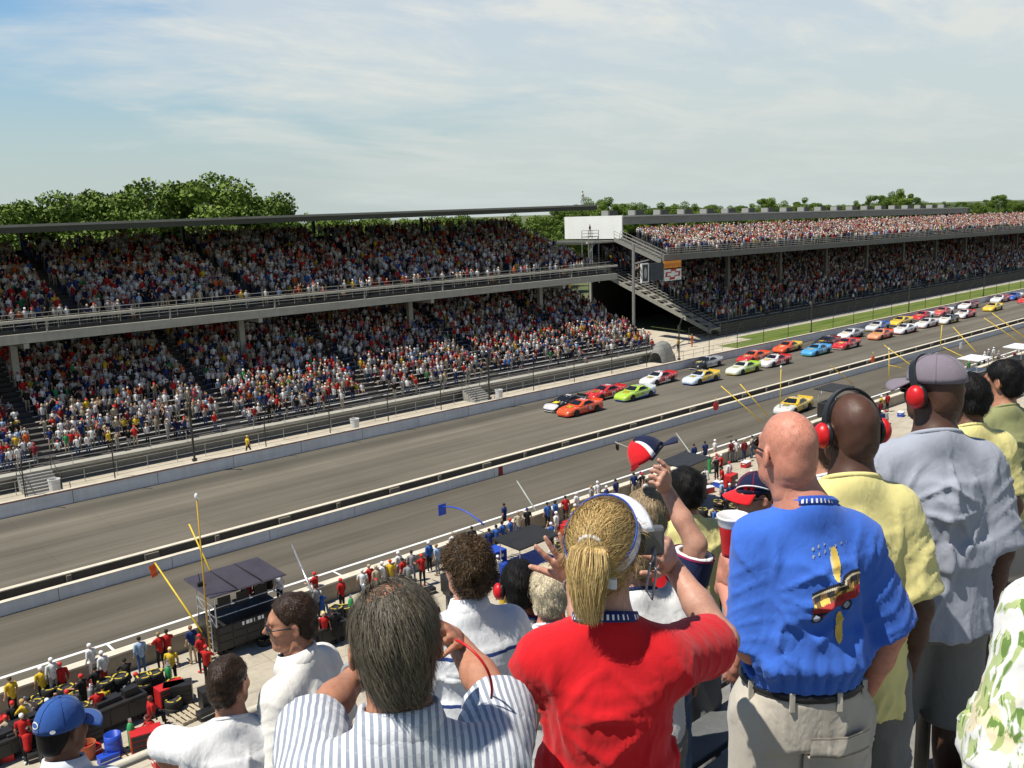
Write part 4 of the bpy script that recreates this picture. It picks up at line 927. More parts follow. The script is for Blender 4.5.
def el(c, r, k=.03, rot=None, op='u', g=0):
    c = np.array(c, float); r = np.array(r, float); M = None if rot is None else np.array(rot).T; m = r if rot is None else np.full(3, r.max())
    def f(X, Y, Z):
        x, y, z = X-c[0], Y-c[1], Z-c[2]
        if M is not None: x, y, z = (M[i,0]*x+M[i,1]*y+M[i,2]*z for i in range(3))
        k0 = np.sqrt((x/r[0])**2+(y/r[1])**2+(z/r[2])**2); k1 = np.sqrt((x/r[0]**2)**2+(y/r[1]**2)**2+(z/r[2]**2)**2)+1e-9
        return k0*(k0-1)/k1
    return Prim(f, c-m, c+m, k, op, g)
def ecyl(cx, cy, z0, z1, r0, r1, k=.03, op='u', g=0, pw=2.4):
    """elliptic tapered tube along z"""
    def f(X, Y, Z):
        t_ = np.clip((Z-z0)/(z1-z0), 0, 1); rx, ry = r0[0]+(r1[0]-r0[0])*t_, r0[1]+(r1[1]-r0[1])*t_
        q = (np.abs((X-cx)/rx)**pw+np.abs((Y-cy)/ry)**pw)**(1/pw); d = (q-1)*np.minimum(rx, ry)
        return np.maximum(d, np.maximum(z0-Z, Z-z1))
    m = max(r0[0], r1[0]), max(r0[1], r1[1])
    return Prim(f, (cx-m[0], cy-m[1], z0), (cx+m[0], cy+m[1], z1), k, op, g)
def surf(prims, cell, post=None, pad=3, want_g=False, smooth=1):
    """prims -> (verts, quads[, group per vert]); post(D,X,Y,Z) may cut and fold the field"""
    us = [p for p in prims if p.op == 'u']
    lo = np.min([p.lo for p in us], 0)-pad*cell-.01; hi = np.max([p.hi for p in us], 0)+pad*cell+.01
    n = np.ceil((hi-lo)/cell).astype(int)+1
    ax = [(lo[i]+cell*np.arange(n[i])).astype(np.float32) for i in range(3)]
    D = np.full(n, .08, np.float32); G = np.zeros(n, np.int16) if want_g else None; B = np.full(n, .5, np.float32) if want_g else None
    for p in prims:
        mg = p.k+.03
        i0 = np.clip(np.floor((p.lo-mg-lo)/cell).astype(int), 0, n-1); i1 = np.clip(np.ceil((p.hi+mg-lo)/cell).astype(int)+1, 1, n)
        if (i1 <= i0).any(): continue
        sl = tuple(slice(i0[j], i1[j]) for j in range(3))
        X, Y, Z = ax[0][sl[0]][:,None,None], ax[1][sl[1]][None,:,None], ax[2][sl[2]][None,None,:]
        d = p.f(X, Y, Z).astype(np.float32); e = D[sl]
        if p.op == 'u':
            h = np.maximum(p.k-np.abs(d-e), 0)/max(p.k, 1e-6); D[sl] = np.minimum(d, e)-h*h*p.k*.25
            if want_g:
                q = B[sl]; w_ = d < q; q[w_] = d[w_]; g_ = G[sl]; g_[w_] = p.g
        else:
            h = np.maximum(p.k-np.abs(-d-e), 0)/max(p.k, 1e-6); D[sl] = np.maximum(-d, e)+h*h*p.k*.25
    if post is not None:
        D = post(D, ax[0][:,None,None], ax[1][None,:,None], ax[2][None,None,:]).astype(np.float32)
    D[0]=D[-1]=.05; D[:,0]=D[:,-1]=.05; D[:,:,0]=D[:,:,-1]=.05
    S = D < 0
    cnt = np.zeros(n-1, np.int8)
    for dx in (0,1):
        for dy in (0,1):
            for dz in (0,1): cnt += S[dx:n[0]-1+dx, dy:n[1]-1+dy, dz:n[2]-1+dz]
    mx = (cnt > 0) & (cnt < 8); I, J, K = np.nonzero(mx); idx = np.full(n-1, -1, np.int32); idx[I,J,K] = np.arange(len(I))
    P_ = np.zeros((len(I),3)); C_ = np.zeros(len(I))
    cs = [(a,b,c) for a in (0,1) for b in (0,1) for c in (0,1)]
    for u_ in cs:
        for axi in range(3):
            if u_[axi]: continue
            v_ = list(u_); v_[axi] = 1
            da = D[I+u_[0],J+u_[1],K+u_[2]]; db = D[I+v_[0],J+v_[1],K+v_[2]]; cr = (da < 0) != (db < 0)
            t_ = np.where(cr, da/(da-db+1e-20), 0)
            for a in range(3): P_[:,a] += np.where(cr, u_[a]+(t_ if a == axi else 0), 0)
            C_ += cr
    V = lo+cell*(np.stack([I,J,K],1)+P_/np.maximum(C_,1)[:,None])
    Qs = []
    for axi in range(3):
        b_, c_ = (axi+1)%3, (axi+2)%3
        s0 = [slice(1,-1)]*3; s0[axi] = slice(0,-1); s1 = list(s0); s1[axi] = slice(1,None)
        a0, a1 = S[tuple(s0)], S[tuple(s1)]; cr = a0 != a1; E = np.stack(np.nonzero(cr),1)
        off = np.ones(3,int); off[axi] = 0; E = E+off; fl = a0[cr]
        def ci(db, dc):
            q = E.copy(); q[:,b_] += db; q[:,c_] += dc; return idx[q[:,0],q[:,1],q[:,2]]
        Q = np.stack([ci(-1,-1), ci(0,-1), ci(0,0), ci(-1,0)],1); Q[~fl] = Q[~fl][:,::-1]; Qs.append(Q)
    Q = np.concatenate(Qs); Q = Q[(Q >= 0).all(1)]
    for _ in range(smooth):
        S_ = np.zeros_like(V); N_ = np.zeros(len(V))
        for a, b in ((0,1),(1,2),(2,3),(3,0)):
            np.add.at(S_, Q[:,a], V[Q[:,b]]); np.add.at(S_, Q[:,b], V[Q[:,a]]); np.add.at(N_, Q[:,a], 1); np.add.at(N_, Q[:,b], 1)
        V = .5*V+.5*S_/np.maximum(N_,1)[:,None]
    if want_g: return V, Q, G[I,J,K]
    return V, Q
def joinm(parts):
    V = []; Q = []; o = 0
    for v, q in parts: V.append(v); Q.append(q+o); o += len(v)
    return np.concatenate(V), np.concatenate(Q)
_wr = np.random.default_rng(5)
def waves(seed, n, lo, hi, zs=1.):
    """cheap smooth 3D noise as a sum of tilted sines; zs < 1 stretches it along z"""
    rg = np.random.default_rng(seed); d = rg.normal(size=(n,3)); d /= np.linalg.norm(d,axis=1)[:,None]; d[:,2] *= zs
    f = rg.uniform(lo, hi, n); ph = rg.uniform(0, 6.28, n)
    def w(X, Y, Z):
        s = 0
        for i in range(n): s = s+np.sin(f[i]*(d[i,0]*X+d[i,1]*Y+d[i,2]*Z)+ph[i])
        return s/math.sqrt(n)
    return w
def folds(seed, amp, f=24., zs=.35):
    a = waves(seed, 4, f*.25, f*.5, .8); b = waves(seed+1, 5, f*.45, f*1.0, zs); c = waves(seed+2, 4, f*1.6, f*2.6, zs)
    def w(X, Y, Z):
        q = a(X, Y, Z)*.035; g = np.clip(1-np.abs(b(X+q, Y-q, Z+q*1.5))*1.25, 0, 1); h = np.clip(1-np.abs(c(X-q, Y+q, Z-q))*1.25, 0, 1); m_ = np.clip(.55+.6*a(Z, X, Y), .12, 1.2)
        return amp*(m_*(1.3*g**2.2+.22*h*h)-.25)
    return w

# ------------------------------------------------------------------ small whole figures (crew and far spectators)
GS, GP, GK, GH = 0, 1, 2, 3                # shirt, trousers, skin, hair or cap
def small_prims(pose, short=True, bulk=1.):
    z0 = 0. ; P = []
    hip = .93; knee_f = 0.; 
    sit = pose == 'sit'; cr = pose == 'crouch'
    if sit: hip = .5
    if cr: hip = .45
    up = hip+.0
    S = .13*bulk
    P += [rc((0,0,up+.02),(0,.02 if not cr else .12,up+.42), S*1.05, S*1.28, .05, 'u', GS), rc((-.13*bulk,(.0 if not cr else .14),up+.5),(.13*bulk,(.0 if not cr else .14),up+.5), .07, .07, .05, 'u', GS)]
    hy = .02 if not cr else .2
    P += [rc((0,hy,up+.52),(0,hy,up+.62), .05, .05, .02, 'u', GK), el((0,hy+.015,up+.72),(.078,.095,.11), .02, None, 'u', GK), el((0,hy-.008,up+.757),(.088,.103,.09), .01, None, 'u', GH)]
    for s in (-1, 1):
        sh = np.array([s*.2*bulk, hy-.02, up+.5])
        if pose in ('stand','sit','walk'): e = sh+np.array([s*.06,-.02,-.27]); w = e+np.array([s*.0,.1,-.23])
        elif pose == 'up': e = sh+(np.array([s*.12,.1,.24]) if s > 0 else np.array([s*.06,0,-.27])); w = e+(np.array([-.03,.06,.25]) if s > 0 else np.array([0,.12,-.22]))
        elif pose == 'cam': e = sh+np.array([s*.06,.2,-.15]); w = np.array([s*.07, hy+.2, up+.72])
        elif pose == 'fold': e = sh+np.array([s*.06,.0,-.27]); w = e+np.array([-s*.2,.17,.0])
        elif pose == 'work': e = sh+np.array([s*.04,.18,-.2]); w = e+np.array([-s*.02,.24,-.04])
        else: e = sh+np.array([s*.04,.2,-.18]); w = e+np.array([-s*.05,.22,-.1])
        P += [rc(sh, sh+.6*(e-sh) if short else e, .062, .058, .03, 'u', GS), rc(sh, e, .048, .042, .01, 'u', GK), rc(e, w, .042, .032, .02, 'u', GK if short else GS), el(w+(w-e)*.22,(.04,.045,.05), .02, None, 'u', GK)]
        if sit: k_ = np.array([s*.12,.42,.5]); f_ = np.array([s*.12,.45,.06])
        elif cr: k_ = np.array([s*.15,.32,.42]) if s > 0 else np.array([s*.13,.14,.1]); f_ = np.array([s*.14,.22,.06]) if s > 0 else np.array([s*.12,-.3,.08])
        elif pose == 'walk': k_ = np.array([s*.1,.16*s+.05,.49]); f_ = np.array([s*.1,.3*s,.06])
        else: k_ = np.array([s*.11,.02,.49]); f_ = np.array([s*.12,-.01,.06])
        h_ = np.array([s*.09,0,hip])
        P += [rc(h_, k_, .09*bulk, .062, .04, 'u', GP), rc(k_, f_, .06, .042, .02, 'u', GP), rc(f_, f_+np.array([0,.14,-.015]), .045, .04, .01, 'u', GH)]
    return P
t = NT('shirt_cloth_small'); oi = t.n('ShaderNodeObjectInfo'); nz = t.noise(9, 4, .6)
t.set(color=t.mix(t.map(nz, .3, .7, 0, .35), oi.outputs['Color'], (.0, .0, .0)), rough=.85, spec=.2); m_shS = t.m
t = NT('trouser_cloth_small'); a = t.n('ShaderNodeAttribute', attribute_type='OBJECT', attribute_name='legs'); t.set(color=a.outputs['Color'], rough=.85, spec=.2); m_trS = t.m
t = NT('skin_small'); a = t.n('ShaderNodeAttribute', attribute_type='OBJECT', attribute_name='skin'); t.set(color=a.outputs['Color'], rough=.55, spec=.35); m_skS = t.m
t = NT('hair_small'); a = t.n('ShaderNodeAttribute', attribute_type='OBJECT', attribute_name='hair'); t.set(color=a.outputs['Color'], rough=.7, spec=.3); m_hrS = t.m
SM = {}
def small_mesh(pose, short, cell=.026):
    key = (pose, short, cell)
    if key not in SM:
        V, Q, g = surf(small_prims(pose, short), cell, None, 2, True, 1)
        mi = g[Q[:,0]]
        o = np_mesh('person', V, Q, [m_shS, m_trS, m_skS, m_hrS], mi); SM[key] = o.data; bpy.data.objects.remove(o)
    return SM[key]
SKINS = [(.50,.28,.19),(.46,.24,.15),(.55,.33,.23),(.40,.21,.13),(.10,.05,.03)]
HAIRS = [(.02,.014,.01),(.07,.04,.02),(.3,.2,.09),(.7,.69,.66),(.6,.04,.03),(.03,.05,.2),(.012,.012,.012),(.45,.38,.26)]
LEGS = [(.03,.05,.12),(.45,.38,.27),(.02,.02,.022),(.2,.2,.2),(.35,.33,.3),(.08,.11,.2)]
def small_person(loc, rz, pose, shirt, legs=None, skin=None, hair=None, short=True, h=1.75, cell=.026):
    o = bpy.data.objects.new('person', small_mesh(pose, short, cell)); COL.objects.link(o)
    o.location = loc; o.rotation_euler = (0,0,rz); s = h/1.76; o.scale = (s,s,s)
    o.color = (*shirt, 1); o['legs'] = legs or random.choice(LEGS); o['skin'] = skin or random.choice(SKINS[:4]*5+SKINS[4:]); o['hair'] = hair or random.choice(HAIRS)
    return o
WHT=(.78,.77,.74); RED=(.5,.022,.02); BLK=(.02,.02,.02); YEL=(.72,.48,.04); NVY=(.02,.04,.14); BLU=(.05,.14,.42); TAN=(.5,.42,.29); GRY=(.32,.32,.32); ORG=(.7,.14,.03); GRN=(.05,.25,.09); PNK=(.6,.12,.16); LBL=(.35,.48,.66); MAR=(.2,.02,.03); KHK=(.42,.35,.22)
CNAME={WHT:'white',RED:'red',BLK:'black',YEL:'yellow',NVY:'navy',BLU:'blue',TAN:'tan',GRY:'grey',ORG:'orange',GRN:'green',PNK:'pink',LBL:'pale blue',MAR:'maroon',KHK:'khaki'}
NCREW = 0
def crew(x, y, pose, shirt, label, rz=None, legs=None, hair=None, short=True, dx=0., group='pit crew standing along pit lane', z=0.005, h=1.76):
    """feet at the picture point"""
    global NCREW; NCREW += 1
    p = atz(x, y, z); o = small_person((p[0]+dx, p[1], z), random.uniform(-.5,.5) if rz is None else rz, pose, shirt, legs, None, hair, short, h, .022)
    tag(o, label, 'person', group); return o
CAPW=(.8,.8,.78); CAPB=(.02,.02,.02); CAPR=(.6,.03,.03)
crew(15, 718, 'stand', YEL, 'person in a yellow shirt and black trousers alone at the far left pit wall', .4, BLK)
crew(56, 698, 'stand', WHT, 'person in white with a white helmet holding a white board above the tyres', .2, GRY, CAPW, False, z=.3)
crew(94, 682, 'stand', WHT, 'person in a white racing suit and white helmet on the pit wall', .6, WHT, CAPW, False)
crew(106, 690, 'stand', WHT, 'person in a white top and dark red trousers with a white helmet', .5, (.25,.02,.02), CAPW, False)
crew(129, 688, 'crouch', BLK, 'person in black leaning low against the pit wall', 0., BLK, CAPB, False)
crew(143, 675, 'stand', LBL, 'person in a pale blue shirt and jeans at the pit wall', .1, (.06,.12,.25), (.02,.014,.01), False)
crew(162, 670, 'work', RED, 'person in a red shirt leaning on the pit wall left of the navy shirt', .2, BLK, (.3,.2,.1))
crew(170, 667, 'work', RED, 'person in a red shirt with a black cap leaning on the pit wall', -.2, BLK, CAPB)
crew(194, 663, 'stand', NVY, 'person in a navy shirt and khaki trousers at the pit wall', .2, KHK, (.25,.12,.06))
crew(174, 686, 'stand', YEL, 'person in a yellow and red shirt carrying a helmet in front of the pit wall', 2.6, BLK, (.7,.6,.3))
crew(153, 728, 'sit', RED, 'person in a red shirt sitting beside the long tool cart', -1.6, BLK, (.15,.05,.03), z=.1)
crew(156, 745, 'crouch', RED, 'person in a red shirt crouching by the air hose', 1.2, BLK, (.1,.03,.02))
crew(203, 672, 'stand', RED, 'person in a red shirt at the left end of the large pit box', .4, BLK, CAPR)
crew(209, 684, 'work', RED, 'person in a red shirt bending in front of the large pit box', -.9, BLK, CAPR)
crew(28, 742, 'work', YEL, 'person in a yellow vest behind the black cart left of the blue cap', .6, BLK, (.5,.3,.1))
crew(10, 748, 'sit', TAN, 'person in tan sitting at the left edge among the carts', .2, BLK)
crew(18, 744, 'stand', BLK, 'person in black among the carts at the left edge', .1, BLK, CAPR)
crew(86, 715, 'work', BLK, 'person in black bending over the tyres right of the blue cap', .6, BLK, CAPR)
crew(143, 702, 'crouch', BLK, 'person in black crouching behind the stacked tyres', .6, BLK, CAPR)
crew(250, 602, 'sit', RED, 'person in a red shirt seated under the dark canopy', .1, BLK, CAPR, z=1.55)
crew(262, 600, 'sit', GRY, 'person in grey seated under the dark canopy', .0, BLK, CAPB, z=1.55)
crew(271, 597, 'sit', BLK, 'person in black seated under the dark canopy', .2, BLK, z=1.55)
crew(281, 606, 'stand', WHT, 'person in a white shirt and straw hat right of the large pit box', .2, BLK, (.7,.62,.4), z=.6)
crew(317, 605, 'work', RED, 'person in a red shirt and cap holding the silver pole', .5, BLK, CAPR)
crew(343, 612, 'stand', RED, 'person in a red shirt and red cap beside the silver pole crew', .3, BLK, CAPR)
crew(326, 648, 'stand', RED, 'person in a red and yellow shirt with a headset left of the grey haired man', 3.0, BLK, (.7,.6,.2))
crew(318, 655, 'crouch', BLK, 'person in black bending left of the grey haired man', .3, BLK, CAPB)
mid = [(364,602,'stand',WHT,CAPW),(371,597,'stand',RED,None),(378,598,'stand',TAN,None),(384,594,'stand',WHT,CAPW),(392,592,'stand',YEL,None),(400,583,'stand',WHT,CAPW),(404,590,'stand',RED,CAPB),(413,582,'stand',GRY,CAPB),(423,586,'work',RED,None),(430,572,'stand',BLU,CAPW),(438,575,'stand',LBL,None),(454,562,'stand',WHT,KHK),(473,556,'stand',BLK,CAPB),
 (497,548,'sit',BLU,CAPB),(503,544,'sit',BLU,CAPB),(511,541,'sit',BLU,None),(490,552,'sit',NVY,CAPB),(505,531,'stand',NVY,CAPB),(519,540,'stand',TAN,None),(528,536,'stand',BLK,None),(548,530,'stand',BLU,CAPB),(556,528,'stand',BLU,CAPB),(557,540,'stand',WHT,CAPW),(566,523,'stand',RED,CAPB),(577,519,'stand',WHT,CAPW),(592,512,'stand',GRY,None),(598,507,'stand',WHT,CAPW),(607,512,'stand',NVY,None),(616,505,'stand',NVY,CAPB),(634,498,'stand',NVY,CAPB),(641,497,'stand',WHT,None),(645,505,'sit',GRY,None),
 (682,476,'stand',WHT,None),(686,474,'stand',TAN,None),(694,467,'stand',NVY,CAPB),(705,464,'stand',NVY,CAPB),(715,462,'stand',WHT,CAPW),(721,478,'stand',RED,CAPW),(722,492,'stand',RED,None),(729,486,'stand',WHT,CAPR),(731,463,'stand',MAR,CAPB),(736,462,'stand',WHT,CAPB),(744,462,'stand',MAR,None),(737,506,'stand',NVY,None),(722,507,'stand',LBL,CAPW),(752,458,'stand',TAN,CAPB),
 (862,422,'stand',RED,None),(868,415,'stand',RED,CAPW),(872,428,'stand',GRY,CAPB),(878,432,'stand',YEL,None),(880,420,'stand',MAR,CAPB),(866,438,'work',NVY,None),(875,441,'stand',WHT,CAPW),(887,412,'stand',RED,None),
 (968,376,'stand',GRN,CAPW),(978,372,'stand',GRN,CAPW),(984,367,'stand',WHT,CAPW),(988,364,'stand',GRY,CAPW),(993,362,'stand',WHT,CAPW),(998,366,'stand',GRY,None),(1003,372,'stand',WHT,CAPW),(1007,376,'stand',RED,None),(976,388,'stand',WHT,CAPW),(972,396,'stand',RED,CAPW),(983,394,'stand',WHT,CAPR),(990,398,'stand',RED,CAPW),(1010,386,'stand',WHT,CAPW),(1016,394,'stand',MAR,CAPB),(1014,366,'stand',MAR,CAPW),(1018,360,'stand',WHT,None),(964,390,'stand',WHT,CAPR)]
for (x, y, ps, cl, hr_) in mid:
    q = ('left of the blue pit cart' if x < 480 else 'around the blue pit cart' if x < 530 else 'beyond the blonde woman' if x < 660 else 'left of the bald head' if x < 800 else 'between the two red headsets' if x < 900 else 'around the far white pit cart')
    cap = {None: '', CAPW: 'white capped ', CAPB: 'black capped ', CAPR: 'red capped ', KHK: 'straw hatted '}[hr_]
    sit_ = 'seated' if ps == 'sit' else 'bending' if ps == 'work' else 'standing'
    crew(x, y, ps, cl, f'{cap}person in a {CNAME[cl]} shirt {sit_} {q}', None, BLK if cl in (RED, BLU, BLK) else None, hr_, random.random() < .6, z=(1.0 if ps == 'sit' else .005))
# the busy crews in between
cr_ = random.Random(8)
for i in range(104):
    px_, py_ = (cr_.uniform(0, 120), cr_.uniform(700, 760)) if i < 12 else (cr_.uniform(290, 520), cr_.uniform(555, 665)) if i < 44 else (cr_.uniform(520, 770), cr_.uniform(465, 555)) if i < 92 else (cr_.uniform(858, 890), cr_.uniform(405, 450))
    if not 30 < atz(px_, py_)[1] < 38.4: continue
    cl = cr_.choice([RED, BLK, BLK, WHT, NVY, YEL, BLU, GRY] if px_ > 300 else [BLK, RED, YEL, BLK, TAN]); ps = cr_.choice(['stand','stand','work','crouch','cam','fold']); hr_ = cr_.choice([CAPW, CAPB, CAPR, None])
    q = 'at the lower left' if px_ < 200 else 'beside the blue pit cart' if px_ < 520 else 'left of the bald head' if px_ < 800 else 'between the two red headsets'
    ad = {'stand':'standing','work':'bending to work','crouch':'crouching','cam':'lifting both hands','fold':'with folded arms'}[ps]
    crew(px_, py_, ps, cl, f'pit worker in {CNAME[cl]}, {ad}, in the pit stalls {q}', None, BLK, hr_, cr_.random() < .5, group=f'busy pit workers in {CNAME[cl]}, {ad}, {q}')
crew(248, 449, 'walk', YEL, 'person in a yellow shirt walking along the walkway behind the outer wall', -1.5, BLK, (.7,.5,.1), group=None)
p = aty(248, 449, 69.5); bpy.context.scene.collection.objects[-1].location = (p[0], 69.5, .01)
crew(678, 345, 'stand', YEL, 'person in a yellow shirt at the foot of the far stair', .1, BLK, group=None); p = aty(678,348,76); COL.objects[-1].location=(p[0],76,.02)
crew(692, 345, 'stand', ORG, 'person in an orange outfit on the sandy apron', .1, ORG, group=None); p = aty(692,343,77); COL.objects[-1].location=(p[0],77,.02)
o = small_person((aty(583,205,87)[0], 87, rt(85)+.42), .3, 'stand', WHT, WHT, SKINS[0], (.05,.03,.02), True, 1.85); tag(o, 'person in white standing on the roof of the nearer grandstand', 'person')
o = small_person((aty(590,226,97)[0], 97, 15.16), 1.0, 'stand', BLK, TAN, SKINS[0], KHK, True, 1.8); tag(o, 'person on the small gantry beside the white end wall', 'person')
a = aty(590, 226, 97); e = empty('gantry', (a[0], 97, 13.9)); e.scale = (.9,.9,.9); tag(e, 'small steel camera gantry beside the white end wall', 'gantry')
MB().box(-1.3,1.3,-.8,.8,1.3,1.39).build('platform', m_steel_dk, e)
b = MB()
for x in (-1.25,1.25):
    for y in (-.75,.75): b.tube([(x,y,-6.5),(x,y,2.4)], .06, 5)
for z in (1.9,2.4): b.tube([(-1.25,-.75,z),(1.25,-.75,z),(1.25,.75,z),(-1.25,.75,z),(-1.25,-.75,z)], .04, 5)
b.tube([(-1.25,-.75,-1.5),(1.25,-.75,1.3)], .05, 5); b.build('frame', m_steel, e)

# ------------------------------------------------------------------ the crowds
PAL = [(WHT,44),(RED,11),(BLK,15),(NVY,10),(BLU,4),(TAN,6),(GRY,7),(ORG,3),(YEL,3),(GRN,1.5),(PNK,2),(LBL,5),(MAR,3),(KHK,3)]
PC = np.array([p[0] for p in PAL]); PW = np.array([p[1] for p in PAL], float); PW /= PW.sum()
def crowd_template(kind):
    """light figure: trunk, head, cap, arms, legs as small prisms; returns verts, quads, tag per vert"""
    V = []; Q = []; T = []
    def ring(c, rx, ry, z, n, tg): 
        s = len(V)
        for j in range(n): a = 2*math.pi*(j+.5)/n; V.append((c[0]+rx*math.cos(a), c[1]+ry*math.sin(a), z)); T.append(tg)
        return s
    def prism(rings, n, tg):
        ss = [ring((r_[0], r_[1]), r_[2], r_[3], r_[4], n, tg) for r_ in rings]
        for s0, s1 in zip(ss, ss[1:]):
            for j in range(n): Q.append((s0+j, s0+(j+1)%n, s1+(j+1)%n, s1+j))
        e = ss[-1]
        if n == 6: Q.append((e,e+1,e+2,e+3)); Q.append((e,e+3,e+4,e+5))
        else: Q.append((e,e+1,e+2,e+3))
    h = .42 if kind == 'sit' else .9
    prism([(0,0,.16,.11,h),(0,0,.17,.115,h+.2),(0,0,.21,.115,h+.46),(0,0,.1,.07,h+.58)], 6, 0)
    prism([(0,.02,.05,.05,h+.55),(0,.03,.08,.095,h+.66),(0,.02,.085,.1,h+.74)], 6, 2)
    prism([(0,.01,.09,.105,h+.74),(0,.0,.075,.085,h+.82),(0,.0,.03,.03,h+.85)], 6, 3)
    def limb(a, b_, r0, r1, tg):
        s = len(V); a, b_ = np.array(a), np.array(b_); d = _n(b_-a); u_ = _n(np.cross(d, [.3,1,.2])); w = np.cross(d, u_)
        for p_, r_ in ((a, r0), (b_, r1)):
            for j in range(4):
                t_ = math.pi/2*j; V.append(tuple(p_+r_*(math.cos(t_)*u_+math.sin(t_)*w))); T.append(tg)
        for j in range(4): Q.append((s+j, s+(j+1)%4, s+4+(j+1)%4, s+4+j))
        Q.append((s+4,s+5,s+6,s+7))
    for s in (-1, 1):
        sh = (s*.2,0,h+.5)
        if kind == 'up' and s > 0: limb(sh,(s*.27,.04,h+.72),.055,.045,0); limb((s*.27,.04,h+.72),(s*.2,.1,h+1.0),.045,.035,2)
        elif kind == 'cam': limb(sh,(s*.25,.16,h+.36),.055,.045,0); limb((s*.25,.16,h+.36),(s*.08,.22,h+.68),.042,.035,2)
        else: limb(sh,(s*.26,-.02,h+.24),.058,.05,0); limb((s*.26,-.02,h+.24),(s*.24,.1,h+.02),.045,.035,2)
        if kind == 'sit': limb((s*.09,0,h),(s*.11,.4,h+.02),.085,.065,1); limb((s*.11,.4,h),(s*.11,.42,0),.065,.05,2)
        else: limb((s*.09,0,h+.02),(s*.1,0,.45),.085,.065,1); limb((s*.1,0,.45),(s*.11,-.01,0),.062,.045,1 if s > 0 else 1)
    return np.array(V), np.array(Q), np.array(T)
TPL = [crowd_template(k) for k in ('stand','up','cam','sit')]
spots = []                                            # x, y, z, scale, turn, kind
def fill(x0, x1, y0, z0, n, dy, dz, gaps, dens, tilt=lambda x: 0., step=.51, sit=.06, skip=None):
    g = np.array(sorted(gaps))
    for i in range(n):
        d = dens(i)
        x = x0+.3+random.random()*.4
        run = 1.
        while x < x1-.3:
            if np.abs(g-x).min() > .75:
                if random.random() < .13: run = random.choice([.25,.6,1,1,1])   # loose patches and bunches
                if random.random() < d*(run if d < .8 else .5+.5*run) and not (skip and skip(x, i)):
                    k = random.choices((0,1,2,3), (.72-sit,.1,.18,sit))[0]
                    spots.append((x+random.uniform(-.1,.1), y0+i*dy+random.uniform(.22,.5), z0+i*dz+tilt(x), random.uniform(.9,1.08), random.uniform(-.6,.6), k))
            x += step*random.uniform(.85,1.2)
densA = lambda i: (0.42,.64,.8,.9,.94,.95,.95,.95)[i] if i < 8 else .94
fill(SA0+14, SA1, 74.5, 1.3, 25, .8, .33, gapsA, densA)
fill(SA0+14, SA1, 83.2, 10.95, 23, .8, .265, gapsAu, lambda i: .6 if i < 2 else .9)
nA = len(spots)
fill(SB0+1, 300, 80.6, 1.8, 32, .8, .31, gapsB, lambda i: .3 if i < 1 else .9, step=.66)
fill(99, 330, 81.6, 12.4, 21, .8, .105, gapsB, lambda i: .95, tl, step=.62, skip=lambda x, i: x < 103+.6*i)
nB = len(spots)
# spectators on the low terrace directly below
m_low = concrete('terrace_concrete', (.30,.29,.26)); LT = empty('lower_terrace', (40, 24, 0)); tag(LT, 'low concrete seating terrace below the upper balcony', 'terrace')
b = MB(); stepped(b, 6, 130, 12, 2.6, 12, .85, -.001, .2); 
b = MB()
for i in range(14): b.box(6, 200, 27.2-.85*(i+1), 27.2-.85*i, 0, .35+.26*i)
P(b, 'tier', m_low, LT)
lowspots = []
for i in range(14):
    x = 12+random.random()
    while x < 110:
        if random.random() < .8: lowspots.append((x, 27.2-.85*(i+.5), .35+.26*i, random.uniform(.92,1.06), random.uniform(-.5,.5), random.choices((0,1,2,3),(.6,.1,.2,.1))[0]))
        x += .62*random.uniform(.9,1.3)
def cam_xy(p):
    d = np.array(p)-CAM; w_ = d@c_fwd; return 512+F_PX*(d@c_rt)/w_, 384-F_PX*(d@c_up)/w_, w_
lowspots = [s for s in lowspots if (lambda q: 560 < q[0] < 1100 and 470 < q[1] < 700)(cam_xy(s[:3]))]
# the nearest spectators that the view shows are figures of their own
cand = []
for s in lowspots:
    q = cam_xy((s[0], s[1], s[2]+1.2))
    if 690 < q[0] < 745 and 520 < q[1] < 660 or 855 < q[0] < 905 and 415 < q[1] < 470: cand.append((q[2]-200, s, 'low'))
for s in spots[:nA]:
    if s[2] < 5:
        q = cam_xy((s[0], s[1], s[2]+1.2))
        if -4 < q[0] < 700: cand.append((q[2], s, 'far'))
cand.sort(key=lambda c: c[0]); nind = 300-NCREW-24
chosen = cand[:nind]; cset = set(id(c[1]) for c in chosen)
print('crew', NCREW, 'individual spectators', len(chosen), 'low', sum(c[2] == 'low' for c in chosen), 'crowd', len(spots)+len(lowspots)-len(chosen))
PS = ['stand','up','cam','sit']
for (_, s, kd) in chosen:
    cl = tuple(PC[rng.choice(len(PC), p=PW)]); cl = min(CNAME, key=lambda c: sum(abs(a-b_) for a, b_ in zip(c, cl)))
    ps = PS[s[5]]; o = small_person((s[0], s[1], s[2]), s[4], ps, cl, None, None, None, True, 1.72*s[3], .034)
    act = {'stand':'standing','up':'arm raised','cam':'hands at face','sit':'sitting'}[ps]
    if kd == 'low': tag(o, f'spectator in a {CNAME[cl]} shirt, {act}, on the low terrace below the balcony', 'person', f'spectators in {CNAME[cl]} shirts {act} on the low terrace')
    else: tag(o, f'spectator in a {CNAME[cl]} shirt, {act}, in front rows of the nearer grandstand', 'person', f'spectators in {CNAME[cl]} shirts {act} in the front rows')
rest = [s for s in spots+lowspots if id(s) not in cset]
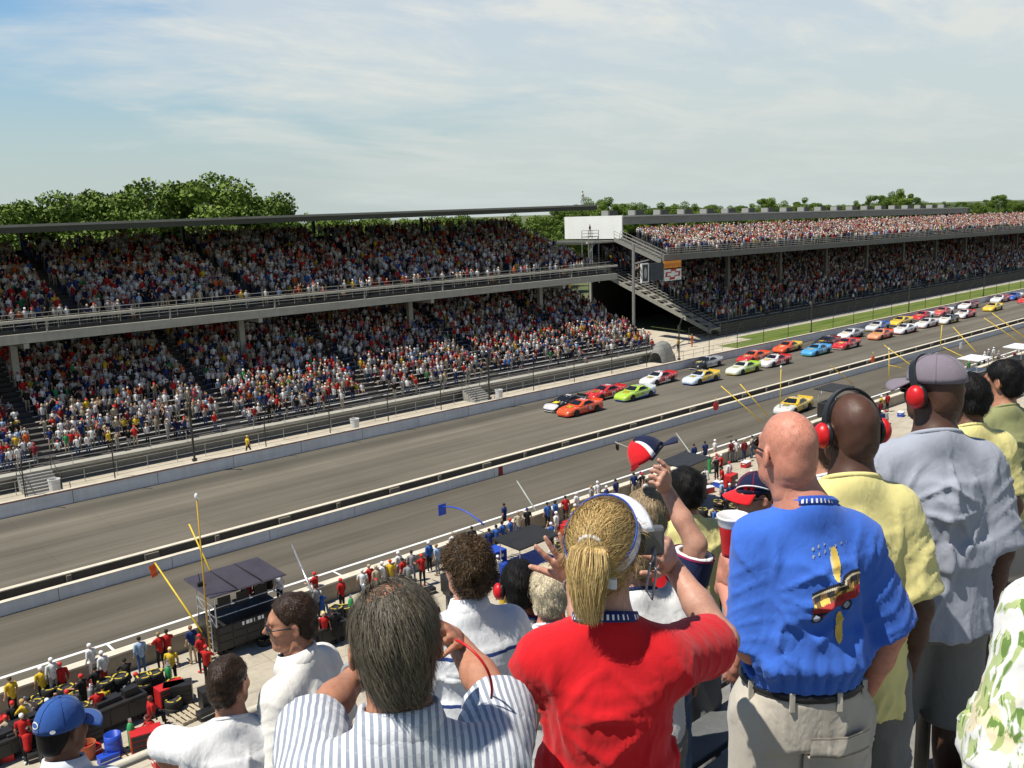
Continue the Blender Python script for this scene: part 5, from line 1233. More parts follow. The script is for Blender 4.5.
if True:
    Sp = np.array(rest); kind = Sp[:,5].astype(int); Vs = []; Qs = []; Cs = []; off = 0
    for k, (tv, tq, tt) in enumerate(TPL):
        S_ = Sp[kind == k]; n = len(S_)
        if not n: continue
        ca, sa = np.cos(S_[:,4])[:,None], np.sin(S_[:,4])[:,None]; sc_ = S_[:,3][:,None]; wid = rng.uniform(.92,1.22,(n,1))
        x, y, z = tv[:,0][None]*wid, tv[:,1][None]*wid, tv[:,2][None]
        # faces the track, which lies towards -y
        X = S_[:,0][:,None]-(x*ca-y*sa)*sc_; Y = S_[:,1][:,None]-(x*sa+y*ca)*sc_; Z = S_[:,2][:,None]+z*sc_
        Vs.append(np.stack([X,Y,Z],2).reshape(-1,3)); Qs.append((tq[None]+off+len(tv)*np.arange(n)[:,None,None]).reshape(-1,4)); off += n*len(tv)
        shirt = PC[rng.choice(len(PC), n, p=PW)]*rng.uniform(.38,1.0,(n,1)); leg = np.array(LEGS)[rng.integers(0,len(LEGS),n)]
        skin = np.array(SKINS)[rng.choice(5, n, p=(.3,.25,.25,.15,.05))]*.8; hair = np.array(HAIRS)[rng.integers(0,len(HAIRS),n)]
        pal = np.stack([shirt, leg, skin, hair],1); c = pal[:,tt,:]
        Cs.append(np.concatenate([c, np.ones((*c.shape[:2],1))],2).reshape(-1,4))
    t = NT('crowd_clothes'); a = t.n('ShaderNodeAttribute', attribute_name='cloth'); t.set(color=a.outputs['Color'], rough=.85, spec=.2)
    o = np_mesh('crowd', np.concatenate(Vs), np.concatenate(Qs), t.m, None, False, None, {'cloth': ('FLOAT_COLOR', np.concatenate(Cs))})
    tag(o, 'dense crowd of spectators filling both grandstands and the low terrace', 'crowd', None, 'stuff')
# ------------------------------------------------------------------ the spectators standing just in front
from mathutils.bvhtree import BVHTree
def fcone(a, b, ra, rb, k=.03, op='u', inf=False):
    """round start, flat end: a sleeve or trouser leg"""
    a, b = np.array(a, float), np.array(b, float); ba = b-a; L = np.linalg.norm(ba); d_ = ba/L
    def f(X, Y, Z):
        pr = (X-a[0])*d_[0]+(Y-a[1])*d_[1]+(Z-a[2])*d_[2]; t_ = np.clip(pr/L, 0, 1.3)
        r_ = np.sqrt((X-a[0]-t_*ba[0])**2+(Y-a[1]-t_*ba[1])**2+(Z-a[2]-t_*ba[2])**2)-(ra+(rb-ra)*t_)
        return np.maximum(r_, pr-L)
    m = max(ra, rb)*1.05; return Prim(f, np.minimum(a, b)-m, np.maximum(a, b)+m, k, op)
def hand_prims(wr, d, nrm, thumb, curl=(.5,.5,.5,.5), spread=.12, thc=.4, s=1.):
    """wr wrist, d direction of the palm, nrm out of the back of the hand, thumb +1/-1 along cross(d,nrm)"""
    wr = np.array(wr, float); d = _n(d); nrm = np.array(nrm, float); nrm = _n(nrm-d*(nrm@d)); sd = np.cross(d, nrm)*thumb; P_ = []
    pc = wr+d*.05*s; M = np.stack([sd, nrm, d], 1)
    P_.append(el(pc, (.042*s,.016*s,.055*s), .012, M)); P_.append(rc(wr-d*.03*s, wr+d*.03*s, .026*s, .024*s, .02))
    for i, (o, L, r_) in enumerate(((.032,.072,.0088),(.011,.08,.009),(-.011,.075,.0088),(-.031,.058,.0078))):
        b = wr+d*(.094-.004*abs(i-1))*s+sd*o*s; dd = _n(d+sd*spread*(1.5-i)); P_.append(rc(wr+d*.05*s+sd*o*.8*s, b, .0125*s, .0105*s, .008)); c = curl[i]; p = b
        ax = _n(np.cross(dd, -nrm))
        for q, fr_ in enumerate((.45,.3,.25)):
            dd = rotm(ax, c*(1.0,1.15,.8)[q])@dd; e_ = p+dd*L*fr_*s; P_.append(rc(p, e_, r_*s*(1-.08*q), r_*s*(.94-.1*q), .003)); p = e_
    b = wr+d*.03*s+sd*.028*s; dd = _n(d*.65+sd*.8-nrm*.25); e_ = b+dd*.04*s; P_.append(rc(b, e_, .015*s, .0115*s, .012))
    dd = _n(dd*(1-thc)+d*thc-nrm*thc*.8); P_.append(rc(e_, e_+dd*.03*s, .011*s, .0095*s, .003)); e2 = e_+dd*.03*s; dd = _n(dd-nrm*.3*thc); P_.append(rc(e2, e2+dd*.024*s, .0097*s, .008*s, .003))
    return P_
def head_prims(fat=0.):
    P_ = [el((0,-.014,.032),(.076,.097,.09),.02), el((0,.03,-.03),(.064+fat,.068,.085),.035), el((0,-.052,-.045),(.058+fat,.05,.06),.04),
          rc((-.03,.045,-.082),(.03,.045,-.082),.032+fat,.032+fat,.03), el((0,.07,-.1),(.024,.024,.02),.03), rc((0,-.02,-.13),(0,-.0,-.06),.056+fat*1.3,.056+fat,.03),
          rc((-.035,.078,.03),(.035,.078,.03),.012,.012,.025), rc((0,.094,.014),(0,.117,-.02),.009,.012,.014), el((-.012,.103,-.026),(.009,.01,.008),.008), el((.012,.103,-.026),(.009,.01,.008),.008),
          el((-.045,.062,-.022),(.022,.02,.02),.03), el((.045,.062,-.022),(.022,.02,.02),.03), el((0,.09,-.053),(.024,.012,.006),.006), el((0,.088,-.064),(.02,.012,.007),.006)]
    for s in (-1, 1):
        P_.append(el((s*.032,.099,.008),(.017,.013,.011),.012,None,'s')); P_.append(el((s*.032,.083,.007),(.0125,.0125,.0125),.002))
        Rm = rotm((0,0,1), s*.35); P_.append(el((s*.083,-.014,-.012),(.009,.021,.033),.01,Rm)); P_.append(el((s*.093,-.01,-.008),(.006,.011,.02),.006,Rm,'s'))
    return P_
def skin_mat(name, col):
    if name in _MC: return _MC[name]
    t = NT(name); a = t.noise(9, 4, .6); b = t.noise(60, 3, .6)
    c = t.mix(t.map(a, .35, .65), tuple(v*.86 for v in col), (min(1,col[0]*1.12), col[1]*1.02, col[2]*.98)); c = t.mix(t.map(b, .4, .7, 0, .42), c, (col[0]*.72, col[1]*.5, col[2]*.45)); c = t.mix(t.map(t.noise(190, 2, .6), .6, .72, 0, .45), c, (col[0]*.6, col[1]*.42, col[2]*.36))
    t.set(color=c, rough=t.map(b, .3, .7, .42, .6), spec=.4); t.s = 0
    try: t.b.inputs['Subsurface Weight'].default_value = .06; t.b.inputs['Subsurface Radius'].default_value = (.01,.004,.002); t.b.inputs['Subsurface Scale'].default_value = .5
    except Exception: pass
    t.bump(t.math('ADD', t.noise(320, 2, .6), t.math('MULTIPLY', t.noise(70, 3, .6), .8)), .28, .002); _MC[name] = t.m; return t.m
def cloth(name, col, weave=900, pattern=None, rough=.9):
    if name in _MC: return _MC[name]
    t = NT(name); a = t.noise(5, 5, .6); b = t.noise(26, 4, .6, t.co((1,1,.4)))
    c = t.mix(t.map(a, .3, .7), tuple(v*.93 for v in col), tuple(min(.95, v*1.05) for v in col))
    if pattern: c = pattern(t, c)
    t.set(color=c, rough=rough, spec=.15, sheen=.15)
    cr = t.math('ABSOLUTE', t.math('SUBTRACT', t.noise(9, 3, .55, t.co((1,1,.5)), .6), .5)); cr = t.map(cr, 0, .09, 0, 1, True); cr2 = t.map(t.math('ABSOLUTE', t.math('SUBTRACT', t.noise(21, 2, .5, t.co((1,1,.6)), .4), .5)), 0, .10, 0, 1, True)
    h = t.math('ADD', t.math('MULTIPLY', b, .5), t.math('MULTIPLY', t.noise(weave, 1, .5), .10)); h = t.math('ADD', h, t.math('MULTIPLY', cr, .42)); h = t.math('ADD', h, t.math('MULTIPLY', cr2, .16)); t.bump(h, .2, .012); _MC[name] = t.m; return t.m
def hair_mat(name, root, tip):
    if name in _MC: return _MC[name]
    t = NT(name); at = t.n('ShaderNodeAttribute', attribute_name='tone'); st = t.noise(60, 4, .7, t.co((1,1,.12)))
    f = t.math('ADD', t.math('MULTIPLY', at.outputs['Fac'], .65), t.math('MULTIPLY', st, .35))
    t.set(color=t.mix(t.map(f, .2, .8), root, tip), rough=.5, spec=.3); t.bump(st, .5, .01); _MC[name] = t.m; return t.m
def decal(name, fn, u0, u1, v0, v1, cell, org, ux, uy, dr, bvh, mats, parent, off=.003):
    """a print: little faces laid on the cloth wherever fn(u,v) gives a material index"""
    nu, nv = int((u1-u0)/cell), int((v1-v0)/cell); pos = {}; V = []; F = []; M_ = []
    org, ux, uy, dr = (np.array(q, float) for q in (org, ux, uy, dr))
    def vert(i, j):
        if (i, j) not in pos:
            p = org+ux*(u0+i*cell)+uy*(v0+j*cell); h = bvh.ray_cast(Vector(p-dr*.6), Vector(dr))
            if h[0] is None: pos[(i,j)] = None
            else: pos[(i,j)] = len(V); V.append(tuple(np.array(h[0])-dr*off))
        return pos[(i,j)]
    for i in range(nu):
        for j in range(nv):
            k = fn(u0+(i+.5)*cell, v0+(j+.5)*cell)
            if k is None: continue
            q = [vert(i,j), vert(i+1,j), vert(i+1,j+1), vert(i,j+1)]
            if None in q: continue
            F.append(q); M_.append(k)
    if not F: return None
    return np_mesh(name, V, np.array(F), mats, M_, True, parent)

def strand_mesh(name, roots, nrm, flow, L, wdt, lift, m, parent, seed, seg=4, jit=.35, droop=.3, curl=0.):
    rg = np.random.default_rng(seed); n = len(roots); f = flow(roots)+rg.normal(size=(n,3))*jit; f -= nrm*(f*nrm).sum(1)[:,None]; f /= np.linalg.norm(f,axis=1)[:,None]+1e-9
    Ls = L*rg.uniform(.55,1.25,n)[:,None]; sdv = np.cross(f, nrm); V = []; wv = wdt*rg.uniform(.6,1.3,n)[:,None]; ph = rg.uniform(0,6.28,n)[:,None]
    for i in range(seg+1):
        t_ = i/seg; c = roots+f*Ls*t_+nrm*(lift*(t_-.85*t_*t_)*2+.0012)+np.array([0,0,-1])*droop*Ls*t_*t_*.4
        if curl: c = c+sdv*curl*np.sin(ph+t_*5)+nrm*curl*np.cos(ph+t_*5)
        w_ = wv*(1-.75*t_); V += [c-sdv*w_, c+sdv*w_]
    V = np.stack(V,1); k = 2*(seg+1); base = (np.arange(n)*k)[:,None]
    Q = np.concatenate([np.stack([base[:,0]+2*i, base[:,0]+2*i+1, base[:,0]+2*i+3, base[:,0]+2*i+2],1) for i in range(seg)])
    tone = np.repeat(rg.uniform(0,1,n), k); return V.reshape(-1,3), Q, tone
def vnormals(V, Q):
    fn = np.cross(V[Q[:,1]]-V[Q[:,0]], V[Q[:,3]]-V[Q[:,0]]); N = np.zeros_like(V)
    for i in range(4): np.add.at(N, Q[:,i], fn)
    return N/(np.linalg.norm(N,axis=1)[:,None]+1e-12)

def build_person(label, head, floor, face, skin, shirt, yaw=0., pitch=.12, w=1., fat=0., arms=None, legs=None, hair=None, group=None, hands=None, wear=(), neckfat=0., hscale=.91, cell=.0105, seed=1, sleeve=.78, tuck=False, tuckz=.955, hoff=0., shz=1.40, shirtlen=.84, loose=1., foldamp=.007, collar=None, polo=False):
    """head = (px, py, distance): where the head is seen and how far away it stands"""
    hp = dep(*head); th = R(face); s = (hp[2]-floor)/1.66; rz = th-math.pi/2
    fw = np.array([math.cos(th), math.sin(th), 0]); rt_ = np.array([math.sin(th), -math.cos(th), 0]); org = np.array([hp[0], hp[1], floor])-fw*.02*s-rt_*hoff*s
    def loc(p): q = (np.array(p)-org)/s; return np.array([q@rt_, q@fw, q[2]])
    arms = arms or {}; hands = hands or {}
    J = {}
    for k, sg in (('L',-1),('R',1)):
        sh = np.array([sg*.156*w, -.005, shz]); a = arms.get(k)
        if a is None: e = sh+np.array([sg*.07,-.03,-.285]); wr = e+np.array([-sg*.0,.07,-.24])
        else:
            def reach(p, q, L):                # the point at length L from p on the sight line q, far or near
                if not isinstance(q[2], str): return p+_n(np.array(q)-p)*L
                c_ = loc(CAM); r_ = _n(loc(CAM+ray(q[0], q[1]))-c_); m_ = (p-c_)@r_; h2 = L*L-((p-c_)@(p-c_)-m_*m_)
                t_ = m_+(math.sqrt(h2) if q[2] == 'f' else -math.sqrt(h2)) if h2 > 0 else m_
                return p+_n(c_+r_*t_-p)*L
            e = reach(sh, a[0], .295); wr = reach(e, a[1], .25)
        J[k] = (sh, e, wr)
    # body
    up_ = sum(1 for k in J if J[k][1][2] > 1.3)
    B = [el((0,.0,1.27),(.15*w,.108+fat*.4,.2),.05), el((0,.015+fat*.3,1.07),(.14*w+fat*.6,.105+fat,.17),.05), el((0,-.005,.94),(.158*w+fat*.5,.112+fat*.6,.12),.05),
         rc((0,-.01,1.42),(-.13*w,-.01,shz-.015),.062,.058,.05), rc((0,-.01,1.42),(.13*w,-.01,shz-.015),.062,.058,.05), rc((0,-.02,1.42),(hoff*.8,.008,1.60),.064+neckfat,.056+neckfat,.03), rc((0,-.03,1.50),(-.13*w,-.01,shz+.01),.045+neckfat,.05,.04), rc((0,-.03,1.50),(.13*w,-.01,shz+.01),.045+neckfat,.05,.04)]
    for sg in (-1, 1):
        h_, k_, f_ = np.array([sg*.092,0,.9]), np.array([sg*.105,.015,.5]), np.array([sg*.11,-.02,.075])
        B += [rc(h_, k_, .085+fat*.2, .058, .04), rc(k_, f_, .056, .038, .02), el(k_+np.array([0,-.03,-.12]),(.05,.052,.11),.03), rc(f_+np.array([0,-.03,-.03]), f_+np.array([0,.15,-.04]), .04, .034, .02)]
    for k in J:
        sh, e, wr = J[k]; B += [rc(sh, e, .05, .043, .03), rc(e, .55*e+.45*wr, .043, .04, .02), rc(.55*e+.45*wr, wr, .039, .027, .02)]
    V1, Q1 = surf(B, cell*1.1); parts = [(V1, Q1)]
    hc = np.array([hoff, .02, 1.66]); Mh = rotm((0,0,1), yaw)@rotm((1,0,0), -pitch)
    def hx(v): return hc+hscale*(np.asarray(v)@Mh.T)
    wa, wb = waves(seed+200, 6, 25, 60), waves(seed+201, 8, 120, 260)
    VH, QH = surf(head_prims(neckfat*.4), .0052, lambda D, X, Y, Z: D+.0014*wa(X,Y,Z)+.0005*wb(X,Y,Z)+.0022*np.exp(-((np.mod(Z+.11+.06*np.abs(X),.024)-.012)/.003)**2)*np.clip((-.035-Y)*30,0,1)*np.clip((-.055-Z)*60,0,1), 3, False, 1); parts.append((hx(VH), QH))
    for k, sg in (('L',-1),('R',1)):
        sh, e, wr = J[k]; hh = hands.get(k, {}); d = hh.get('d'); d = _n(wr-e) if d is None else _n(loc(dep(*d))-wr if d[0] > 20 else d)
        nr = np.array(hh.get('n', (sg*1.,-.2,.1)), float); th_ = hh.get('thumb'); 
        if th_ is None: q = np.cross(d, _n(nr-d*(nr@d))); th_ = 1 if q[1] > 0 else -1
        parts.append(surf(hand_prims(wr, d, nr, th_, hh.get('curl', (.5,.55,.6,.65)), hh.get('spread', .06), hh.get('thc', .4)), .0042, None, 3, False, 1))
    V, Q = joinm(parts); body = np_mesh('person', V, Q, skin, None, True); body.location = org; body.rotation_euler = (0,0,rz); body.scale = (s,s,s)
    tag(body, label, 'person', group); body['J'] = 0; del body['J']
    o_ = dict(body=body, J=J, hx=hx, loc=loc, s=s, Mh=Mh, hc=hc)
    # shirt
    fo = folds(seed*13, foldamp*1.25, 64., .3); lo_ = loose
    hem = shirtlen; S_ = [ecyl(0,.004+fat*.2,hem-.02 if not tuck else .95,1.16,(.172*w*lo_+fat*.55+(0 if tuck else .016),.128*lo_+fat+(0 if tuck else .018)),(.172*w*lo_+fat*.4,.125*lo_+fat*.7),.05), ecyl(0,0,1.1,1.36,(.172*w*lo_+fat*.4,.125*lo_+fat*.7),(.165*w,.112),.05),
          el((0,-.02,1.30),(.165*w,.118+fat*.3,.16),.05), rc((0,-.012,1.415),(-.125*w,-.012,shz-.02),.076,.072,.05), rc((0,-.012,1.415),(.125*w,-.012,shz-.02),.076,.072,.05), rc((0,-.03,1.50),(-.15*w,-.01,shz+.012),.052+neckfat,.062,.04), rc((0,-.03,1.50),(.15*w,-.01,shz+.012),.052+neckfat,.062,.04)]
    carve = []
    for k in J:
        sh, e, wr = J[k]; en = sh+(e-sh)*sleeve; du = _n(e-sh)
        S_.append(fcone(sh-du*.02, en, .073, .078*lo_, .035)); carve.append(rc(en-du*.012, en+du*.03, .057*lo_, .058*lo_, .004, 'u'))
    def post(D, X, Y, Z):
        if tuck:      # cloth blousing over the belt
            D = np.maximum(D, (tuckz-Z)); D = D-.018*np.exp(-((Z-tuckz-.065)/.05)**2)
        else: D = np.maximum(D, hem-Z+.012*np.sin(9*X+seed))
        nk = np.sqrt(X**2+(Y-.012)**2)-(.071+neckfat); D = np.maximum(D, -np.maximum(nk+.25*np.clip(1.53-Z, -.1, .1), 1.455-Z))
        for c in carve: D = np.maximum(D, -c.f(X, Y, Z))
        return D
    VS, QS = surf(S_, cell*.85, post, 3, False, 1)
    NS = vnormals(VS, QS); X, Y, Z = VS.T; wt = np.clip((1.49-Z)*9, .06, 1); ds = fo(X, Y, Z); wv_ = waves(seed+300, 5, 8, 22)(X, Y, Z)
    for k in J:                         # creases running out of the armpit, rings on the sleeve
        sh, e, wr = J[k]; sg = -1 if k == 'L' else 1; du = _n(e-sh); L_ = np.linalg.norm(e-sh)*sleeve; pr = (VS-sh)@du; rd = np.sqrt(np.maximum(((VS-sh)**2).sum(1)-pr*pr, 0))
        onarm = np.clip((.1-rd)/.03, 0, 1)*np.clip(pr/.05, 0, 1); ap = sh+np.array([-sg*.01, 0, -.10]); dx, dz = X-ap[0], Z-ap[2]; th_ = np.arctan2(dz, -sg*dx); r2 = np.hypot(dx, dz)
        fan = np.clip(1-np.abs(np.sin(th_*4.2+wv_*.7+seed))*1.5, 0, 1)**1.6*np.exp(-((r2-.12)/.085)**2)
        ring = np.clip(1-np.abs(np.sin(pr*52+wv_*1.6+2*np.arctan2(Y-sh[1], X-sh[0])))*1.4, 0, 1)**1.5
        ds = ds*(1-.65*onarm)+foldamp*(1.0*fan*(1-onarm)+.5*ring*onarm); wt = wt*np.where(rd < .12, 1-.85*np.exp(-((pr-L_)/.02)**2), 1)
    if tuck: ds = ds-foldamp*.9*np.clip(1-np.abs(np.sin(np.arctan2(Y, X)*13+wv_*1.2))*1.5, 0, 1)*np.exp(-((Z-tuckz-.05)/.06)**2)
    VS = VS+NS*(ds*wt)[:,None]
    so_ = np_mesh('shirt', VS, QS, shirt, None, True, body); o_['shirt'] = so_; o_['VS'], o_['QS'] = VS, QS; o_['fo'] = fo
    o_['bvh'] = BVHTree.FromPolygons([tuple(v) for v in VS], [tuple(map(int, q)) for q in QS])
    if collar is not None:
        if polo:
            b = MB(); n = 28; Vc = []
            for j in range(n):
                a = 2*math.pi*j/n; cs, sn = math.cos(a), math.sin(a); g = .5-.5*sn   # 1 at the back
                for r_, z in ((.062+neckfat,1.575-.05*(1-g)),(.07+neckfat,1.58-.05*(1-g)),(.084+neckfat+.01*(1-g),1.52-.055*(1-g)),(.074+neckfat,1.50-.05*(1-g))): Vc.append((r_*cs*1.02, .004+r_*sn*1.08, z-.01))
            b.add(Vc, [(4*j+i, 4*((j+1)%n)+i, 4*((j+1)%n)+i+1, 4*j+i+1) for j in range(n) for i in range(3)]); co_ = b.build('collar', collar, body, True); sm_ = co_.modifiers.new('th', 'SOLIDIFY'); sm_.thickness = .004
        else:
            pts = []
            for j in range(33):
                a = 2*math.pi*j/32; x, y = (.074+neckfat)*math.cos(a), .012+(.074+neckfat)*math.sin(a)
                pts.append((x*1.03, y*1.03-.005, 1.508-.042*math.sin(a)-.004))
            MB().tube(pts, .0085, 6, caps=False).build('collar', collar, body, True)
    # trousers or shorts
    if legs:
        lm, kind = legs; L_ = [ecyl(0,-.002,.82,.985,(.168*w+fat*.5,.125+fat*.6),(.158*w+fat*.55,.12+fat*.8),.05)]
        cv = []
        for sg in (-1, 1):
            h_, k_, f_ = np.array([sg*.09,0,.88]), np.array([sg*.112,.01,.47]), np.array([sg*.112,-.02,.07])
            if kind == 'shorts': L_.append(fcone(h_, k_, .108+fat*.3, .098, .04)); cv.append(rc(k_+np.array([0,0,.02]), k_-np.array([0,0,.04]), .086, .086, .004))
            else: L_ += [rc(h_, k_, .105+fat*.3, .08, .04), fcone(k_, f_, .08, .075, .03)]
        fl = folds(seed*13+5, .008, 44., .6)
        def post2(D, X, Y, Z):
            D = np.maximum(D, Z-.985)
            for c in cv: D = np.maximum(D, -c.f(X, Y, Z))
            return D
        VL, QL = surf(L_, cell, post2, 3, False, 1); VL = VL+vnormals(VL, QL)*(fl(*VL.T)*np.clip((.97-VL[:,2])*20, 0, 1))[:,None]; lo2 = np_mesh('shorts' if kind == 'shorts' else 'trousers', VL, QL, lm, None, True, body); o_['legs'] = lo2
        o_['lbvh'] = BVHTree.FromPolygons([tuple(v) for v in VL], [tuple(map(int, q)) for q in QL])
        for sg in (-1, 1):
            f_ = np.array([sg*.11,-.02,.045]); VF, QF = surf([rc(f_+np.array([0,-.035,.0]), f_+np.array([0,.16,-.012]), .05, .042, .02), rc(f_+np.array([0,-.02,.0]), f_+np.array([0,-.02,.06]), .048, .045, .02)], .012)
            np_mesh('shoe', VF, QF, _MC['shoe_leather'], None, True, body)
    # hair
    if hair:
        hm, st = hair['m'], hair.get('style', 'short'); t_ = hair.get('t', .012)
        if st != 'none':
            HP = [el((0,-.016,.034),(.078+t_,.1+t_,.09+t_),.03), el((0,-.054,-.04),(.058+t_,.05+t_,.062),.03)]
            cu = hair.get('cut', .012); ns = waves(seed+77, 8, *(hair.get('freq', (60,140)))); am = hair.get('amp', .003); hole = hair.get('hole')
            if st == 'long': HP += [el((0,-.06,-.09),(.082+t_,.06,.12),.04)]
            def posth(D, X, Y, Z):
                D = D+am*ns(X, Y, Z)
                D = np.maximum(D, .8*Y-.6*Z-cu); D = np.maximum(D, -(Z+hair.get('low', .105)))
                ear = np.sqrt(((np.abs(X)-.085)/.03)**2+((Y+.008)/.03)**2+((Z+.012)/.042)**2); 
                if st != 'long': D = np.maximum(D, (1-ear)*.03)
                if hair.get('top'): D = np.maximum(D, Z-hair['top'])
                if hole is not None: D = np.maximum(D, hole[3]-np.sqrt((X-hole[0])**2+(Y-hole[1])**2+(Z-hole[2])**2))
                return D
            VA, QA = surf(HP, .0058, posth, 3, False, 1); ok = VA[:,0]*0 == 0
            N_ = vnormals(VA, QA); tone = np.random.default_rng(seed).uniform(.15,.5,len(VA)); Vt, Qt, Tt = [hx(VA)], [QA], [tone]; off = len(VA)
            ns_ = hair.get('n', 1500)
            if ns_:
                rg = np.random.default_rng(seed+3); outm = ((VA-np.array([0,-.016,.02]))*N_).sum(1) > .03; idn = np.nonzero(outm)[0]; pick = rg.choice(idn, ns_)
                rootp = VA[pick]+rg.normal(size=(ns_,3))*.003; fl = np.array(hair.get('flow', (0,-.55,-.8)))
                v_, q_, t2 = strand_mesh('x', rootp, N_[pick], lambda p: np.tile(fl, (len(p),1))+np.stack([p[:,0]*hair.get('side', 2.), 0*p[:,0], 0*p[:,0]],1), hair.get('L', .035), hair.get('wd', .0011), hair.get('lift', .006), None, None, seed+9, 4, hair.get('jit', .3), .3, hair.get('curl', 0.))
                Vt.append(hx(v_)); Qt.append(q_+off); Tt.append(t2); off += len(v_)
            ex = hair.get('extra')
            if ex is not None:
                v_, q_, t2 = ex(); Vt.append(hx(v_)); Qt.append(q_+off); Tt.append(t2)
            np_mesh('hair', np.concatenate(Vt), np.concatenate(Qt), hm, None, True, body, {'tone': ('FLOAT', np.concatenate(Tt))})
    for f in wear: f(o_)
    return o_
def hmesh(o_, b, name, mats, smooth=True, sol=0., bev=0.):
    b.v = [tuple(p) for p in o_['hx'](np.array(b.v))]; q = b.build(name, mats, o_['body'], smooth, bevel=bev)
    if sol: m_ = q.modifiers.new('th', 'SOLIDIFY'); m_.thickness = sol
    return q
def cap_wear(m, brim_m=None, yaw=0., z0=.035, label=None, button=True, logo=None, tilt=.0, strap=True, up=0.):
    def f(o_):
        b = MB(); n, k = 30, 9; V = []
        Rz = rotm((0,0,1), yaw)@rotm((1,0,0), tilt)
        for i in range(k):
            a = math.pi/2*i/(k-1); 
            for j in range(n):
                t_ = 2*math.pi*j/n; rr = math.cos(a)**.85 if i < k-1 else .0
                fr_ = 1+.05*max(0, math.sin(t_))*math.sin(a*1.6)
                p = np.array([(.09)*rr*math.cos(t_), (.111)*rr*math.sin(t_)*fr_-.013, z0+(.098+up)*math.sin(a)])
                V.append(Rz@p)
        b.add(V, [(i*n+j, i*n+(j+1)%n, (i+1)*n+(j+1)%n, (i+1)*n+j) for i in range(k-1) for j in range(n)])
        c = hmesh(o_, b, 'cap', m, True, .004)
        b = MB(); V = []; nr, na = 6, 17
        for i in range(nr):
            for j in range(na):
                a = (j/(na-1)-.5)*2.3; r0 = np.array([.09*math.sin(a), .111*math.cos(a)-.013, z0+.004]); q = i/(nr-1)
                L = .078*math.cos(a*.72)**.8; p = r0+np.array([.10*math.sin(a)*q*.45, L*q, -.012*q+.0*q-.028*(math.sin(a)**2)*q]); V.append(Rz@p)
        b.add(V, [(i*na+j, i*na+j+1, (i+1)*na+j+1, (i+1)*na+j) for i in range(nr-1) for j in range(na-1)]); br = hmesh(o_, b, 'brim', brim_m or m, True, .005); br.parent = c
        if button: b = MB(); b.ball(tuple(Rz@np.array([0,-.012,z0+.099+up])), (.008,.008,.005)); bb = hmesh(o_, b, 'button', m); bb.parent = c
        b = MB()
        for a0 in np.linspace(0, 2*math.pi, 7)[:-1]:
            pts = [Rz@np.array([.0912*math.cos(a)**.85*math.cos(a0+.52), .1122*math.cos(a)**.85*math.sin(a0+.52)*(1+.05*max(0,math.sin(a0+.52))*math.sin(a*1.6))-.013, z0+(.099+up)*math.sin(a)]) for a in np.linspace(0.02, 1.5, 9)]
            b.tube(pts, .0011, 4)
        sm_ = hmesh(o_, b, 'seam', brim_m or m); sm_.parent = c
        if logo: logo(o_, c, Rz, z0)
        o_['cap'] = c
    return f
def headset_wear(cup_m, band_m, tilt=0., r=.1):
    def f(o_):
        Rx = rotm((1,0,0), tilt); b = MB(); pts = [Rx@np.array([(.097)*math.cos(a), -.01, .0+.128*math.sin(a)]) for a in np.linspace(.0, math.pi, 25)]
        V = []; 
        for i, p in enumerate(pts):
            for dy, dr in ((-.016,0),(-.016,.011),(.016,.011),(.016,0)): V.append(np.array(p)*(1+dr*7)+Rx@np.array([0,dy,0]))
        b.add(V, [(4*i+j, 4*i+(j+1)%4, 4*i+4+(j+1)%4, 4*i+4+j) for i in range(24) for j in range(4)]); h = hmesh(o_, b, 'headset', band_m, False, 0., .004)
        for s in (-1, 1):
            VC, QC = surf([el((s*.108,-.008,-.012),(.022,.036,.044),.01), el((s*.12,-.008,-.012),(.016,.028,.034),.01)], .0055); 
            c = np_mesh('ear_cup', o_['hx'](VC@Rx.T if False else VC), QC, cup_m, None, True, h)
            b = MB(); b.lathe([(.030,-.0),(.037,.004),(.039,.012),(.034,.018)], 18, (0,0,0), 'x'); b.v = [(s*(.083+v[0]), -.008+v[1], -.012+v[2]*1.2) for v in b.v]; q = hmesh(o_, b, 'cushion', band_m); q.parent = h
    return f
def glasses_wear(lens_m, arm_m, wrap=.0):
    def f(o_):
        b = MB(); V = []
        for s in (-1, 1):
            n = 12; c0 = np.array([s*.034,.105,.006]); o = len(b.v)
            pts = [c0+np.array([.027*math.cos(a), -.010*abs(math.cos(a))*(1 if s*math.cos(a) > 0 else .2), .019*math.sin(a)-.002]) for a in np.linspace(0, 2*math.pi, n+1)[:-1]]
            b.add(pts, [tuple(range(n)) if s > 0 else tuple(range(n))[::-1]])
        g = hmesh(o_, b, 'sunglasses', lens_m, False, .003)
        b = MB(); b.tube([(-.008,.109,.012),(.008,.109,.012)], .003, 6)
        for s in (-1, 1): b.tube([(s*.06,.098,.012),(s*.078,.08,.012),(s*.083,.02,.008),(s*.084,-.015,.004),(s*.083,-.035,-.012)], .0033, 6); b.tube([(s*(.034+.027*math.cos(a)),.107-.008*max(0,math.cos(a)),.006+.019*math.sin(a)) for a in np.linspace(0,2*math.pi,15)], .0022, 5)
        q = hmesh(o_, b, 'glasses_frame', arm_m); q.parent = g
    return f
